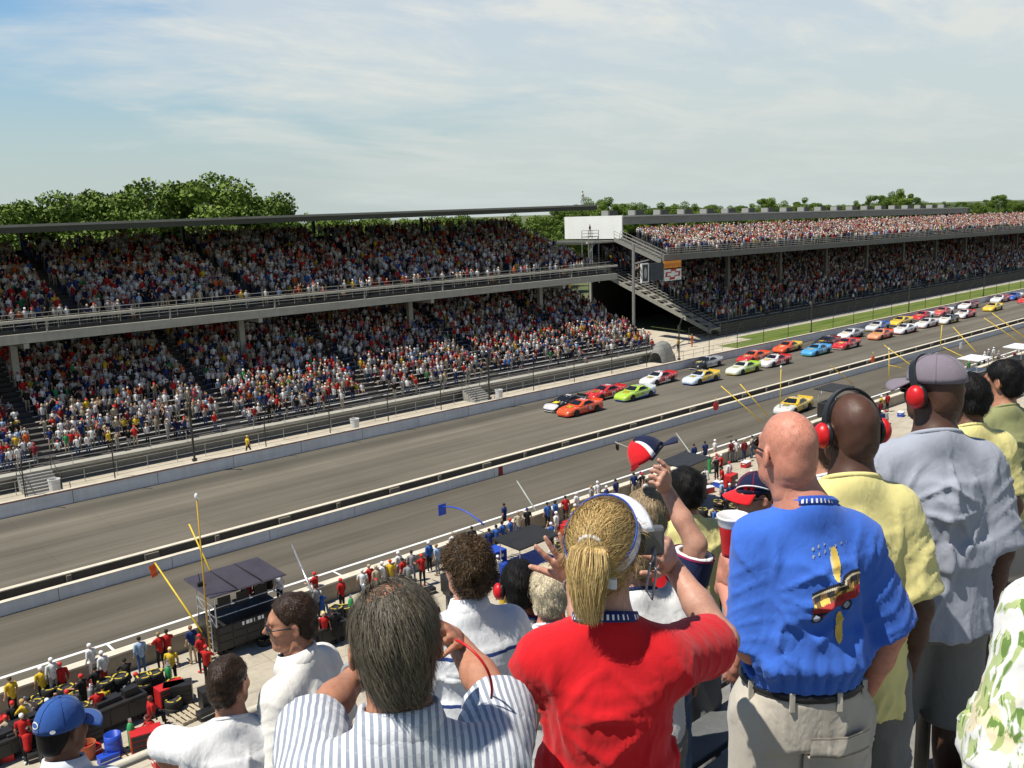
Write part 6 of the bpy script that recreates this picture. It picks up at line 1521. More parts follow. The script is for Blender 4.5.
def lanyard_wear(m, m2):
    def f(o_):
        b = MB(); V = []; n = 40
        for j in range(n):
            a = 2*math.pi*j/n; g = .5-.5*math.sin(a); z = 1.545-.075*(1-g)
            for r_, dz in ((.069,.012),(.077,-.012)): V.append((r_*math.cos(a)*1.06, .0+r_*math.sin(a)*1.12, z+dz))
        b.add(V, [(2*j, 2*((j+1)%n), 2*((j+1)%n)+1, 2*j+1) for j in range(n)]); l_ = b.build('lanyard', m, o_['body'], True); q = l_.modifiers.new('th', 'SOLIDIFY'); q.thickness = .003
        b = MB(); rg = random.Random(4)
        for j in range(n):
            if j % 9 == 8: continue
            p0, p1 = np.array(V[2*j]), np.array(V[2*j+1]); d_ = np.array(V[2*((j+1)%n)])-p0; out = _n(np.array([p0[0],p0[1],0]))*.0036; a_ = p0*.74+p1*.26+out; c_ = p0*.26+p1*.74+out
            u_ = rg.uniform(.35,.7); b.quad(a_+d_*.1, a_+d_*u_, c_+d_*u_, c_+d_*.1)
        q = b.build('lettering', m2, l_)
    return f
# ------------------------------------------------------------------ the balcony we stand on
m_tread = mat('balcony_concrete', (.20,.19,.175), .85, .25, 3, 0, .3); m_plank = mat('worn_bench_plank', (.12,.125,.125), .55, .25, 5)
BL = empty('balcony', (2, 0, 17)); tag(BL, 'stepped concrete balcony under the standing spectators', 'balcony')
rows = [(-.75,.78,17.15),(.78,1.63,16.72),(1.63,2.48,16.27),(2.48,3.33,15.82),(3.33,4.18,15.37),(4.18,4.85,14.95)]
for (y0, y1, z) in rows: P(MB().box(-14, 30, y0, y1+.001, z-.55, z), 'tread', m_tread, BL)
for (y0, y1, z) in rows[1:5]:
    e = empty('bench', (0, y0, z)); tag(e, f'dark plank bench of the balcony row, {["row right in front of the camera","second row down","third row down","lowest bench row"][rows.index((y0,y1,z))-1]}', 'bench')
    x = -13.9; 
    MB().box(-13.9, 29.9, .06, .30, .40, .44).build('plank', m_plank, e, bevel=.008)
    MB().box(-13.9, 29.9, .10, .14, .36, .398).build('rail', m_steel_dk, e)
    for k in range(-6, 14): MB().box(2.2*k-.03, 2.2*k+.03, .08, .26, 0, .36).build('bracket', m_steel_dk, e)
BR = empty('balcony_railing', (2, 4.6, 14.95)); tag(BR, 'pale pipe railing along the front of the balcony', 'railing')
m_pipe = mat('pale_rail_paint', (.52,.48,.38), .5, .2, 6)
for z in (16.27, 15.92, 15.5): P(MB().tube([(-14, 4.6, z), (30, 4.6, z)], .026, 10), 'pipe', m_pipe, BR, smooth=True)
for k in range(-7, 15): P(MB().tube([(2.0*k+.35, 4.6, 14.95), (2.0*k+.35, 4.6, 16.26)], .024, 8), 'upright', m_pipe, BR, smooth=True)
# the aisle handrail at the right
HR = empty('handrail', (4, .8, 16.7)); tag(HR, 'dark round handrail beside the aisle at the right', 'handrail')
a = dep(1060, 572, 3.4); b_ = dep(930, 600, 3.6)
P(MB().tube([a, b_, b_-np.array([0,0,.9])], .03, 10), 'pipe', m_steel_dk, HR, smooth=True)

mat('shoe_leather', (.05,.045,.04), .5, .2, 8)
sk_fair = skin_mat('skin_fair', (.56,.32,.23)); sk_pink = skin_mat('skin_sunburnt', (.58,.27,.19)); sk_tan = skin_mat('skin_tanned', (.46,.23,.14)); sk_dark = skin_mat('skin_dark_brown', (.085,.042,.027)); sk_brown = skin_mat('skin_brown', (.17,.085,.05))
def stripes(t, c):
    sp = t.n('ShaderNodeSeparateXYZ', {0: t.n('ShaderNodeTexCoord').outputs['Object']}); x = t.math('FRACT', t.math('MULTIPLY', t.math('ADD', sp.outputs[0], t.math('MULTIPLY', t.noise(4, 3, .5), .02)), 70.))
    f = t.math('LESS_THAN', x, .46); z = t.math('FRACT', t.math('MULTIPLY', sp.outputs[2], 46.)); g = t.math('LESS_THAN', z, .12)
    c = t.mix(f, c, (.27,.30,.36)); return t.mix(t.math('MULTIPLY', g, .4), c, (.42,.45,.5))
def lines_at(zs, col, wd=.007):
    def p(t, c):
        sp = t.n('ShaderNodeSeparateXYZ', {0: t.n('ShaderNodeTexCoord').outputs['Object']}); zz_ = t.math('ADD', sp.outputs[2], t.math('MULTIPLY', t.noise(5, 3, .5), .03))
        for z in zs: c = t.mix(t.math('LESS_THAN', t.math('ABSOLUTE', t.math('SUBTRACT', zz_, z+.015)), wd), c, col)
        return c
    return p
def floral(t, c):
    n1 = t.noise(11, 3, .5, t.co((1.7,1.7,.75), 'Object', (.5,.3,.2)), 1.6); n2 = t.noise(19, 3, .55, t.co((1.8,1.8,.7), 'Object', (.5,.3,.2), (3,1,2)), 1.2); n3 = t.noise(5, 3, .5, t.co((1,1,1), 'Object', (0,0,0), (7,3,1)), .6)
    fl = t.map(n3, .56, .58, 0, .7); c = t.mix(fl, c, (.80,.66,.34)); c = t.mix(t.map(n1, .535, .55, 0, .85), c, (.36,.45,.14))
    return t.mix(t.math('MULTIPLY', t.map(n2, .53, .55, 0, .95), t.map(n1, .5, .56)), c, (.13,.23,.05))
c_red = cloth('red_jersey', (.60,.012,.018)); c_blue = cloth('blue_cotton', (.05,.15,.58)); c_yel = cloth('pale_yellow_cotton', (.74,.66,.27)); c_gry = cloth('heather_grey_cotton', (.34,.36,.42)); c_wht = cloth('white_cotton', (.80,.79,.77)); c_cream = cloth('cream_white_cotton', (.80,.77,.70))
c_str = cloth('striped_seersucker', (.72,.73,.74), 900, stripes); c_lines = cloth('white_blue_lined_cotton', (.80,.80,.80), 900, lines_at((1.36,1.17,1.0), (.03,.06,.22))); c_olive = cloth('olive_cotton', (.26,.27,.12)); c_flor = cloth('leaf_print_cotton', (.73,.72,.68), 900, floral)
c_khaki = cloth('khaki_canvas', (.50,.455,.38), 600); c_shorts = cloth('dark_grey_canvas', (.17,.165,.15), 600); c_jeans = cloth('blue_denim', (.09,.15,.26), 700); c_lblue = cloth('white_pale_blue_cotton', (.70,.75,.80)); c_teal = cloth('teal_cotton', (.06,.35,.38)); c_navy = cloth('navy_cotton', (.02,.03,.09)); c_band = cloth('blue_ribbing', (.05,.12,.35)); c_mag = cloth('magenta_ribbing', (.40,.03,.12)); c_stone = cloth('grey_stone_canvas', (.22,.22,.21))
h_grey = hair_mat('grey_brown_hair', (.02,.015,.01), (.19,.16,.11)); h_blond = hair_mat('golden_blond_hair', (.26,.14,.035), (.86,.62,.26)); h_dkbr = hair_mat('dark_brown_hair', (.012,.007,.004), (.07,.035,.016)); h_curl = hair_mat('brown_curly_hair', (.014,.009,.005), (.13,.075,.03)); h_wht = hair_mat('pale_blond_hair', (.60,.46,.26), (.92,.84,.62)); h_stub = hair_mat('short_stubble', (.05,.03,.02), (.22,.16,.12)); h_blk = hair_mat('black_hair', (.004,.004,.004), (.012,.01,.009)); h_blk.node_tree.nodes['Principled BSDF'].inputs['Specular IOR Level'].default_value = .2; h_blk.node_tree.nodes['Principled BSDF'].inputs['Roughness'].default_value = .6; h_ltbr = hair_mat('light_brown_hair', (.16,.10,.05), (.5,.38,.22))
m_lensd = mat('dark_lens', (.012,.012,.016), .1, .1, 3, 0, 0, None, .7); m_lensb = mat('blue_grey_lens', (.03,.04,.10), .12, .1, 3, 0, 0, None, .7); m_lenso = mat('amber_lens', (.75,.28,.02), .12, .15, 9, 0, 0, None, .7); m_plk = mat('black_plastic', (.014,.014,.016), .35, .15, 9); m_rdpl = mat('red_plastic', (.58,.012,.015), .35, .1, 9)
c_capblue = cloth('blue_cap_cotton', (.03,.09,.30), 800); c_caplil = cloth('faded_lilac_cap', (.20,.17,.20), 800); c_capnavy = cloth('navy_cap_cotton', (.012,.016,.05), 800); c_capred = cloth('red_cap_cotton', (.62,.015,.02), 800); c_visor = cloth('white_visor', (.80,.80,.82), 800)
F1, F2, F3, F4 = 16.72, 16.27, 15.82, 15.37
# --- blonde woman in red with a raised hand and a camera
tail_rg = np.random.default_rng(12)
def ponytail():
    n = 2600; rg = tail_rg; knot = np.array([0,-.118,.062]); V = []; seg = 9
    a = rg.uniform(0, 6.28, n); rr = np.sqrt(rg.uniform(0, 1, n)); off = np.stack([.046*rr*np.cos(a), .03*rr*np.sin(a), 0*a],1); L = rg.uniform(.11,.20,n); wv = rg.uniform(.0005,.0012,n)[:,None]; ph = rg.uniform(0,6.28,n)
    for i in range(seg+1):
        t_ = i/seg; sp = .55+.75*math.sin(min(1, t_*1.7)*math.pi*.62); c = knot+off*sp*(1-.5*t_*t_)+np.stack([.007*np.sin(ph+5*t_)*t_+.003*np.sin(2.3*ph+9*t_)*t_+.02*off[:,0]/.036*t_*0, -.035*math.sin(t_*2.2)+0*a, .018*(1-t_)*(t_*4*(t_<.3))-L*t_**1.15],1)
        w_ = wv*(1-.7*t_**3); sd = np.stack([np.cos(ph*.3), .35*np.sin(ph), 0*a],1); V += [c-sd*w_, c+sd*w_]
    V = np.stack(V,1); k = 2*(seg+1); base = np.arange(n)*k; Q = np.concatenate([np.stack([base+2*i, base+2*i+1, base+2*i+3, base+2*i+2],1) for i in range(seg)])
    return V.reshape(-1,3), Q, np.repeat(rg.uniform(0, 1, n)**.8, k)
def visor(o_):
    b = MB(); n = 34; V = []
    for j in range(n):
        a = 2*math.pi*j/n; f = .5+.5*math.sin(a); h = .026+.022*f; x, y = .096*math.cos(a), .119*math.sin(a)-.014
        V += [(x*1.01, y*1.01, .028-.0*f), (x*1.015, y*1.015, .034), (x*.985, y*.985, .028+h), (x*.975, y*.975, .034+h)]
    q = []; ms = []
    for j in range(n):
        for i in range(3): q.append((4*j+i, 4*((j+1)%n)+i, 4*((j+1)%n)+i+1, 4*j+i+1)); ms.append(1 if i != 1 else 0)
    Tv = rotm((1,0,0), .62); V = [Tv@(np.array(p)-[0,-.014,.035])+[0,-.014,.035] for p in V]
    b.add(V, q); b.m = ms; v_ = hmesh(o_, b, 'visor', [c_visor, mat('blue_edge', (.03,.09,.45), .6)], True, .003)
    b = MB(); V = []; nr, na = 6, 17
    for i in range(nr):
        for j in range(na):
            a = (j/(na-1)-.5)*2.4; q_ = i/(nr-1); V.append(Tv@(np.array((.096*math.sin(a)*(1+.3*q_), .119*math.cos(a)-.014+.05*math.cos(a*.7)*q_, .03-.012*q_-.03*math.sin(a)**2*q_))-[0,-.014,.035])+[0,-.014,.035])
    b.add(V, [(i*na+j, i*na+j+1, (i+1)*na+j+1, (i+1)*na+j) for i in range(nr-1) for j in range(na-1)]); br = hmesh(o_, b, 'brim', c_visor, True, .005); br.parent = v_
    b = MB(); b.box(.02,.065,-.128,-.118,-.045,-.02); q = hmesh(o_, b, 'visor_clip', c_visor, False); q.parent = v_
    b = MB(); b.tube([(.026*math.cos(a), -.120+.012*math.sin(a)*0-.006*math.sin(a), .066+.017*math.sin(a)) for a in np.linspace(0, 6.28, 20)], .0055, 7); hmesh(o_, b, 'hair_tie', c_visor)
def bracelet(o_):
    sh, e, wr = o_['J']['L']; d = _n(wr-e); u_ = _n(np.cross(d, [0,0,1])); v_ = np.cross(d, u_); c = wr-d*.02
    MB().tube([c+.034*(math.cos(a)*u_+math.sin(a)*v_) for a in np.linspace(0, 6.28, 22)], .0035, 6, caps=False).build('bracelet', m_chrome, o_['body'], True)
woman = build_person('person with a blond ponytail and red shirt raising one hand and holding a camera', (604,552,2.0), F1, 44, sk_fair, c_red, yaw=-.3, pitch=.02, w=.85, fat=.012,
  arms={'L': ((590,640,'f'),(574,580,'f')), 'R': ((722,640,'f'),(670,562,'f'))}, hands={'L': dict(d=(549,530,2.4), n=(0,-1,.15), thumb=-1, curl=(.12,.1,.12,.16), spread=.26, thc=.0), 'R': dict(d=(650,520,2.12), n=(.8,-.6,.1), thumb=-1, curl=(.5,.6,.7,.8), thc=.5, spread=.1)},
  legs=(c_jeans,'long'), hair=dict(m=h_blond, t=.012, n=4200, wd=.0008, L=.06, flow=(0,-.75,.05), lift=.004, cut=.0, jit=.16, side=-3.5, amp=.0025, freq=(50,110), extra=ponytail, low=.06), wear=(visor, lanyard_wear(cloth('navy_lanyard',(.02,.03,.14)), m_numw), bracelet), seed=3, sleeve=.8, foldamp=.009)
e = empty('camera', dep(640,540,2.12), R(44)-math.pi/2); tag(e, 'silver compact camera held up by the blonde woman in red', 'camera')
MB().box(-.055,.055,-.016,.016,-.033,.033).build('case', mat('camera_silver', (.16,.16,.17), .35, .1, 20, .6), e, bevel=.006); MB().lathe([(0,.016),(.024,.016),(.024,.034),(.02,.036),(0,.03)], 18, (.01,0,0), 'y').build('lens', m_plk, e, True); MB().box(-.04,.01,-.018,-.0162,-.024,.022).build('screen', m_lensd, e); MB().box(-.02,.015,-.01,.012,.033,.044).build('viewfinder', m_plk, e, bevel=.003); MB().lathe([(0,0),(.007,0),(.007,.005),(0,.005)], 12, (-.038,0,.033)).build('shutter_button', m_chrome, e)
pts = [dep(655,548,2.1), dep(650,565,2.08), dep(646,590,2.06), dep(652,600,2.06), dep(656,575,2.07), dep(655,550,2.1)]; e2 = empty('camera_strap', pts[0]); tag(e2, 'thin grey wrist strap hanging from the silver compact camera', 'strap'); MB().tube([p-pts[0] for p in pts], .003, 5).build('cord', m_steel, e2, True)
# --- grey haired man in a striped shirt, hands at his face
def watch(o_):
    sh, e, wr = o_['J']['R' if o_.get('wr') is None else o_['wr']]; d = _n(wr-e); u_ = _n(np.cross(d, [0,0,1])); v_ = np.cross(d, u_); c = wr-d*.035
    MB().tube([c+.034*(math.cos(a)*u_+math.sin(a)*v_) for a in np.linspace(0, 6.28, 22)], .006, 6, caps=False).build('watch_band', m_chrome, o_['body'], True)
    p = c+.038*(-.2*u_+1*_n(np.array([0,-1,.2])-d*(np.array([0,-1,.2])@d))); MB().ball(p, (.014,.014,.014)).build('watch', m_plk, o_['body'], True)
grey = build_person('person with thinning grey hair and a striped shirt holding both hands to the face', (395,642,1.56), F1, 57, sk_tan, c_str, yaw=.04, pitch=.06, w=1.02, fat=.02,
  arms={'R': ((500,705,'f'),(455,640,'f')), 'L': ((312,725,'f'),(362,670,'f'))}, hands={'R': dict(d=(425,610,1.75), n=(.6,.0,.6), curl=(.5,.5,.5,.5)), 'L': dict(d=(385,650,1.8), n=(-.6,0,.6), curl=(.5,.5,.5,.5))}, legs=(c_khaki,'long'),
  hair=dict(m=h_grey, t=.011, n=7500, L=.034, low=.088, flow=(.25,-.5,-.75), lift=.0012, cut=.012, jit=.13, amp=.002, freq=(60,120), hole=(-.022,-.022,.122,.044), wd=.0006, side=3.), collar=c_str, polo=True, seed=5, sleeve=.95, foldamp=.009)
# thin strands combed over the bare crown
o_ = grey; rg = np.random.default_rng(3); VH_, QH_ = surf(head_prims(), .006); NH = vnormals(VH_, QH_); cd_ = np.nonzero((VH_[:,2] > .085) & (np.linalg.norm(VH_-np.array([-.022,-.02,.112]),axis=1) < .075))[0]; pk = rg.choice(cd_, 520)
v_, q_, t2 = strand_mesh('x', VH_[pk], NH[pk], lambda p: np.tile(np.array([.25,-.8,.0]), (len(p),1)), .05, .0008, .004, None, None, 4, 4, .3); np_mesh('hair', o_['hx'](v_), q_, h_grey, None, True, o_['body'], {'tone': ('FLOAT', t2)})
o_['wr'] = 'L'; watch(o_)
e = empty('binoculars', dep(398,628,1.66), R(57)-math.pi/2); tag(e, 'black binoculars held at the face of the grey haired man', 'binoculars')
for s_ in (-1,1): MB().lathe([(0,-.05),(.018,-.05),(.02,-.02),(.024,.0),(.026,.07),(0,.07)], 14, (s_*.032,0,0), 'y').build('barrel', m_plk, e, True)
MB().box(-.02,.02,-.02,.03,-.008,.008).build('hinge', m_plk, e)
pts = [dep(456+36*math.sin(q*1.75), 640+58*q**1.3, 1.7-.04*math.sin(3.1*q)) for q in np.linspace(0, 1, 14)]; e2 = empty('wrist_strap', pts[0]); tag(e2, 'thin red strap looping at the grey haired man’s wrist'.replace('’', "'"), 'strap'); MB().tube([p-pts[0] for p in pts], .0026, 6).build('cord', m_rdpl, e2, True)
# --- bald man in the blue printed shirt
def back_print(o_):
    mats = [mat('print_yellow',(.72,.50,.10),.85,.15,30), mat('print_cream',(.62,.55,.38),.85,.15,30), mat('print_red',(.36,.03,.03),.85,.2,30), mat('print_black',(.02,.02,.025),.85,.2,30), mat('print_brown',(.16,.09,.035),.85,.2,30), mat('print_grey',(.30,.34,.42),.85,.2,30)]
    def fn(u, v):
        x, y = u*415, -v*415                       # picture-like units, y down
        # wagon frame rotated
        a = -.62; X, Y = x*math.cos(a)-y*math.sin(a)*1., x*math.sin(a)*1+y*math.cos(a)
        X, Y = x*math.cos(.5)-y*math.sin(.5)*-1*-1, x*math.sin(.5)+y*math.cos(.5)
        def inp(cx, cy, rx, ry): return ((x-cx)/rx)**2+((y-cy)/ry)**2 < 1
        k = None
        if inp(-1, -36, 5.5, 17) and y < -15: k = 0 if x > -3 else 1
        if inp(4, 38, 5, 19) and y > 18: k = 0
        s_ = y+.62*x                                 # across the car body
        t_ = x-.25*y
        if -28 < x < 26:
            top = -18-.5*x; bot = 12-.38*x
            if top < y < bot:
                f = (y-top)/(bot-top); k = 3 if f < .12 else (1 if f < .2 else (4 if f < .42 else (0 if f < .58 else 2)))
                if .2 < f < .42 and int((x+40)/7) % 2 == 0: k = 3
                if f > .58 and x < -8: k = 2 if f < .9 else 3
                if .42 < f < .58 and int((x+40)/5) % 3 == 0: k = 4
        for cx, cy in ((12, 12), (-24, 24)):
            r_ = math.hypot(x-cx, (y-cy)*.95)
            if r_ < 6.5: k = 3
            if r_ < 4: k = 5
        if inp(-22, 16, 7, 6) and k != 5: k = 2 if k is None else k
        # script line above, as loose strokes
        if -52+.0*x < y+.35*x+18 < -30 and -30 < x < 34 and k is None:
            if math.sin(x*.95)+.6*math.sin(y*.8+x*.3) > .95: k = 5
        return k
    dr = np.array([.0,1,-.0]); c = o_['loc'](dep(838,597,2.4)); decal('back_print', fn, -.085, .075, -.15, .14, .0024, (c[0], c[1]-.3, c[2]), (1,0,0), (0,0,1), dr, o_['bvh'], mats, o_['shirt'])
def back_pocket(o_):
    for sx, nm in ((.02,0),):
        m2 = [c_khaki, mat('khaki_stitch',(.26,.22,.17),.9)]
        def fn(u, v):
            return 0
        c = (.07,-.4,.83); dr = np.array([0,1,0]); p = decal('pocket', lambda u,v: 0, -.085,.085,-.105,.02,.006, c, (1,0,0),(0,0,1), dr, o_['lbvh'], m2, o_['legs'], .012)
        p = decal('pocket_flap', lambda u,v: 1 if (abs(v-.0) < .0035 or abs(v-.052) < .003) else 0, -.09,.09,-.025,.06,.004, c, (1,0,0),(0,0,1), dr, o_['lbvh'], m2, o_['legs'], .022)
def belt(o_):
    MB().tube([(.164*math.cos(a), .136*math.sin(a), .99) for a in np.linspace(0, 6.28, 40)], .016, 6, caps=False).build('belt', m_plk, o_['body'], True)
    for a in (-1.95,-1.2,-.5,-2.7):
        x, y = .178*math.cos(a), .15*math.sin(a); MB().box(x-.007,x+.007,y-.006,y+.006,.955,1.01).build('belt_loop', c_khaki, o_['body'])
blue = build_person('person with a bald head and a blue shirt printed with a wagon and surfboard', (787,450,2.5), F1, 47, sk_pink, c_blue, yaw=.32, pitch=.05, w=.86, fat=.03, hoff=-.05, tuckz=1.0, shz=1.39, neckfat=.006,
  arms={'L': ((752,648,'f'),(724,582,'f')), 'R': ((892,628,'f'),(866,692,'f'))}, hands={'L': dict(d=(733,536,2.62), n=(-1,-.3,.0), thumb=1, curl=(.55,.55,.55,.55), thc=.3), 'R': dict(curl=(.6,.6,.6,.6))}, legs=(c_khaki,'shorts'), tuck=True, hair=dict(m=h_stub, t=-.006, n=2600, L=.0045, wd=.00035, lift=.0, cut=-.012, amp=0., jit=.6, low=.1),
  wear=(glasses_wear(m_lensd, m_plk), lanyard_wear(cloth('blue_lanyard',(.03,.08,.42)), m_numw), back_print, belt, back_pocket), seed=7, sleeve=.96, foldamp=.012, loose=1.0, collar=c_blue)
cp = dep(733,537,2.62); e = empty('cup', cp-np.array([0,0,.055])); tag(e, 'red plastic cup with a white inside and rim held beside the blue shirt', 'cup')
MB().lathe([(0,0),(.03,0),(.031,.012),(.0355,.055),(.0365,.058),(.0405,.09)], 26).build('outer_wall', m_rdpl, e, True)
MB().lathe([(.0405,.09),(.043,.095),(.0445,.112),(.0468,.114),(.0468,.121),(.0442,.121),(.0385,.088),(.033,.05),(.027,.006),(0,.006)], 26).build('white_lining', mat('white_plastic',(.80,.78,.76),.4,.05,6), e, True)
# --- two men with headsets
yellow = build_person('person in a pale yellow shirt and red cupped black headset behind the bald man', (851,429,2.7), F1, 42, sk_dark, c_yel, yaw=.30, pitch=.05, w=.86, fat=.02, legs=(c_shorts,'shorts'), wear=(headset_wear(m_rdpl, m_plk, -.25),), seed=9, sleeve=.85, shirtlen=.80, loose=1.08, foldamp=.012, collar=c_yel, neckfat=.006)
def cap_label(o_, c, Rz, z0): pass
greyt = build_person('person in a grey tee shirt with a faded lilac cap and a red cupped headset', (934,390,3.05), F1, 44, sk_dark, c_gry, yaw=.55, pitch=.06, w=.98, fat=.028, legs=(c_shorts,'shorts'), wear=(cap_wear(c_caplil, None, 0, .036), headset_wear(m_rdpl, m_plk, -.5), glasses_wear(m_lensd, m_plk)), seed=11, sleeve=.95, shirtlen=.85, loose=1.06, foldamp=.013, collar=c_gry, neckfat=.008)
# --- row below
short = lambda m, **k: dict(dict(m=m, t=.012, n=1700, L=.03, lift=.006, cut=.014), **k)
sung = build_person('person in a white polo shirt and sunglasses seen in profile looking left', (291,622,3.6), F3, 118, sk_tan, c_cream, yaw=.62, pitch=.08, w=1.04, fat=.015, legs=(c_khaki,'long'), hair=short(h_dkbr, t=.009, L=.018, lift=.003, cut=.003), wear=(glasses_wear(m_lensb, m_plk),), collar=c_cream, polo=True, seed=13, sleeve=.95)
man2 = build_person('person with short brown hair and a white tee shirt left of the sunglasses man', (229,682,3.45), F3, 62, sk_tan, c_wht, yaw=-.5, pitch=.12, w=1.06, fat=.02, legs=(c_shorts,'shorts'), hair=short(h_dkbr, t=.009, L=.016, lift=.003), collar=c_wht, seed=15, sleeve=.85, arms={'L': ((158,742,'f'),(175,775,'f'))})
def oval_logo(o_, c, Rz, z0):
    for nm, (sx, sz, a0, zc), m in (('emblem',(.024,.014,-1.85,.035), m_numw), ('emblem_centre',(.019,.0095,-1.85,.035), c_capblue), ('side_patch',(.011,.008,-.95,.012), m_numw)):
        V = []; F_ = []; n = 20; pr = .0945 if nm != 'emblem_centre' else .0955
        for t_ in np.linspace(0, 2*math.pi, n+1)[:-1]:
            a = a0+sx*math.cos(t_)/.1; z = zc+sz*math.sin(t_); el_ = math.asin(min(.99, z/.118)); rr = math.cos(el_)**.85
            V.append(Rz@np.array([(pr)*rr*math.cos(a), (pr+.0195)*rr*math.sin(a)-.012, z0+z+.002]))
        b = MB().add(V, [tuple(range(n))]); q = hmesh(o_, b, nm, m, False); q.parent = c
capm = build_person('person in a blue baseball cap with a white oval badge at the lower left corner', (62,728,3.6), F4, 50, sk_brown, c_lblue, yaw=-.35, pitch=.12, w=1.02, hair=short(h_blk, n=0, t=.002, amp=.001, low=.085, top=.03), wear=(cap_wear(c_capblue, None, 0, .02, logo=oval_logo, up=.02),), legs=(c_jeans,'long'), collar=c_lblue, polo=True, seed=17, sleeve=.9)
curly = build_person('person with dark curly hair and a white shirt with thin blue lines', (467,569,3.25), F2, 62, sk_fair, c_lines, yaw=.35, pitch=.05, w=1.06, fat=.015, legs=(c_jeans,'long'), hair=dict(m=h_curl, t=.024, n=3600, L=.03, lift=.012, cut=.01, jit=1.2, amp=.006, freq=(70,150), curl=.006, wd=.0016), collar=c_lines, polo=True, seed=19, sleeve=.95)
kid = build_person('person with black hair, a headset and a white shirt with magenta collar', (519,586,4.0), F3, 55, sk_tan, c_wht, yaw=.1, pitch=.1, w=.95, legs=(c_jeans,'long'), hair=short(h_blk, t=.016), wear=(headset_wear(m_rdpl, m_plk, .0),), collar=c_mag, seed=21)
MB().tube([(.084*math.cos(a), .008+.086*math.sin(a), 1.497-.046*math.sin(a)) for a in np.linspace(0, 6.28, 30)], .008, 6, caps=False).build('collar', c_band, kid['body'], True)
pale = build_person('person with short pale blond hair in front of the woman in red', (549,592,3.95), F3, 50, sk_pink, c_wht, yaw=.05, pitch=.12, w=.95, legs=(c_jeans,'long'), hair=dict(m=h_wht, t=.022, n=3000, L=.03, lift=.008, cut=.0, jit=.8, amp=.004, freq=(60,120), low=.085), collar=c_wht, seed=23)
def sleeve_band(o_):
    sh, e, wr = o_['J']['R']; d = _n(e-sh); en = sh+(e-sh)*.9
    for nm, a0, a1, r_, m in (('sleeve_band',.50,.86,.084,c_navy),('sleeve_edge',.47,.50,.0855,c_mag),('sleeve_edge',.86,.89,.0855,c_mag)):
        u_ = _n(np.cross(d, [0.3,0,1])); v_ = np.cross(d, u_); n = 24
        V = [sh+(e-sh)*a_+r_*(math.cos(t_)*u_+math.sin(t_)*v_) for a_ in (a0, a1) for t_ in np.linspace(0, 2*math.pi, n+1)[:-1]]
        MB().add(V, [(j, (j+1)%n, n+(j+1)%n, n+j) for j in range(n)]).build(nm, m, o_['shirt'], True)
    p = sh+(e-sh)*.66+_n(np.array([.3,-1,.3]))*.088; 
raiser = build_person('person in a white jersey with navy sleeve bands waving a red cap overhead', (636,552,3.3), F2, 52, sk_fair, c_wht, yaw=.0, pitch=.1, w=1.05, hair=short(h_ltbr), legs=(c_stone,'long'), arms={'R': ((696,545,'n'),(663,483,'f'))}, hands={'R': dict(d=(655,462,3.15), n=(.3,-.9,.3), curl=(1.0,1.05,1.1,1.1), thc=.8)}, wear=(sleeve_band,), collar=c_navy, seed=25, sleeve=.9)
def loose_cap(px_, py_, D, rot, m1, m2, label):
    e = empty('cap', dep(px_, py_, D)); tag(e, label, 'cap'); e.rotation_euler = rot; n, k = 26, 8; V = []
    for i in range(k):
        a = math.pi/2*i/(k-1)
        for j in range(n):
            t_ = 2*math.pi*j/n; rr = max(.001, math.cos(a))**.85; V.append((.085*rr*math.cos(t_)*(1+.06*math.sin(3*a+t_)), .103*rr*math.sin(t_)*(1-.12*math.sin(2*a)), .098*math.sin(a)+.008*math.sin(3*t_)))
    q = []; ms = []
    for i in range(k-1):
        for j in range(n):
            q.append((i*n+j, i*n+(j+1)%n, (i+1)*n+(j+1)%n, (i+1)*n+j)); ms.append(1 if (j < 4 or j > 8 and i >= 0) and not (j in (9,10)) else 0)
    b = MB().add(V, q); b.m = [0 if (f % n) <= 5 or (f % n) >= 25 else (2 if (f % n) in (24,6) else 1) for f in range(len(q))]; c = b.build('crown', [m1, m2, c_visor], e, True); s_ = c.modifiers.new('th','SOLIDIFY'); s_.thickness = .004
    V = []; nr, na = 5, 15
    for i in range(nr):
        for j in range(na):
            a = (j/(na-1)-.5)*2.3; q_ = i/(nr-1); V.append((.085*math.sin(a)*(1+.45*q_*.9), .103*math.cos(a)+.078*math.cos(a*.72)**.8*q_, -.012*q_-.028*math.sin(a)**2*q_))
    br = MB().add(V, [(i*na+j, i*na+j+1, (i+1)*na+j+1, (i+1)*na+j) for i in range(nr-1) for j in range(na-1)]).build('brim', m1, e, True); s_ = br.modifiers.new('th','SOLIDIFY'); s_.thickness = .005
    MB().box(-.03,.03,-.106,-.1,.0,.012).build('back_strap', m2, c); return e
loose_cap(648,457,4.2,(R(25),R(-35),R(-100)), c_capnavy, c_capred, 'red and navy baseball cap waved overhead in a raised fist')
behind = build_person('person with light brown hair half hidden behind the raised camera', (646,516,4.3), F3, 50, sk_fair, c_red, yaw=.2, pitch=.1, w=1., hair=short(h_ltbr, t=.02), legs=(c_jeans,'long'), seed=27)
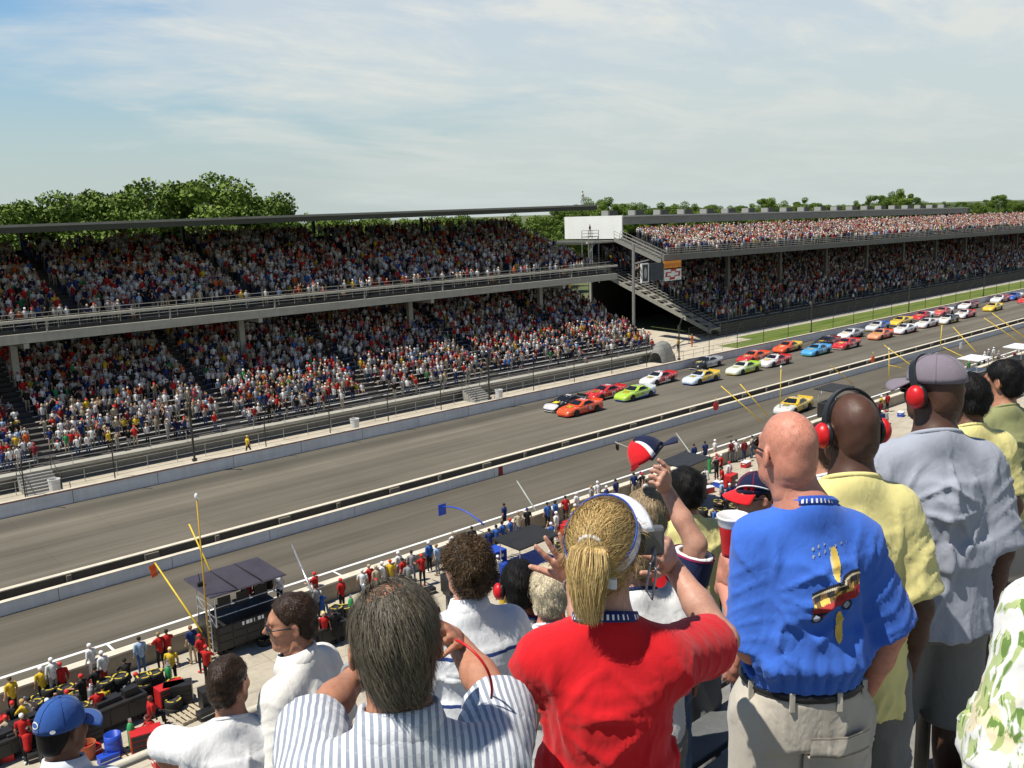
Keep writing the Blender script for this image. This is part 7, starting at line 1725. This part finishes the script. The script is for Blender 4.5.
def cap_curve(o_, c, Rz, z0):
    b = MB(); b.tube([Rz@np.array([.091*math.cos(a), .111*math.sin(a)-.012, z0+.004+.05*max(0,math.sin((a-1.2)*1.3))]) for a in np.linspace(1.2, 3.4, 18)], .004, 5); q = hmesh(o_, b, 'cap_piping', c_visor); q.parent = c
    b = MB()
    for a0 in (2.2, 2.55):
        V = [Rz@np.array([.092*math.cos(a0+.14*math.cos(t_))*.95, .112*math.sin(a0+.14*math.cos(t_))*.95-.012, z0+.04+.012*math.sin(t_)*(1.6 if k % 2 else .7)]) for k, t_ in enumerate(np.linspace(0, 6.28, 11)[:-1])]; b.add(V, [tuple(range(10))])
    q = hmesh(o_, b, 'flame_mark', c_capred, False); q.parent = c
facem = build_person('person in amber sunglasses and a dark cap with white piping, in profile looking left', (755,496,4.0), F2, 108, sk_pink, c_teal, yaw=.72, pitch=.1, w=1.02, fat=.02, hair=short(h_dkbr, n=0, t=.002, amp=.001, low=.08, top=.04), wear=(cap_wear(c_capnavy, c_capred, 0, .036, logo=cap_curve), glasses_wear(m_lenso, m_plk)), legs=(c_jeans,'long'), collar=c_teal, seed=29)
ylady = build_person('person with dark hair in a yellow shirt and grey trousers near the railing', (685,490,4.9), F3, 60, sk_tan, c_yel, yaw=.1, pitch=.1, w=.98, hair=short(h_blk, t=.018), legs=(c_stone,'long'), seed=31, collar=c_yel)
olive = build_person('person in an olive shirt with short black hair at the right edge', (1003,381,5.2), F2, 55, sk_tan, c_olive, yaw=.45, pitch=.08, w=1.1, fat=.03, hair=short(h_blk, t=.015), legs=(c_khaki,'shorts'), collar=c_olive, seed=33, loose=1.08)
y2 = build_person('person in a pale yellow shirt and black headset between the grey and olive shirts', (969,397,3.9), F1, 48, sk_brown, c_yel, yaw=.2, pitch=.1, w=.98, hair=short(h_blk, t=.012), wear=(headset_wear(m_plk, m_plk, -.2),), legs=(c_shorts,'shorts'), seed=35, collar=c_yel)
wtee = build_person('person in a white tee shirt half hidden between the bald man and the yellow shirt', (824,446,4.3), F2, 58, sk_tan, c_wht, yaw=.2, pitch=.1, w=1., hair=short(h_dkbr), legs=(c_jeans,'long'), seed=37, collar=c_wht)
flor = build_person('person in a white shirt with a green leaf print cut off by the right edge', (1124,478,1.45), 17.15, 60, sk_fair, c_flor, yaw=.1, pitch=.1, w=1.12, fat=.05, hair=short(h_dkbr), legs=(c_khaki,'shorts'), seed=39, loose=1.15, shirtlen=.74, foldamp=.009, sleeve=.98)
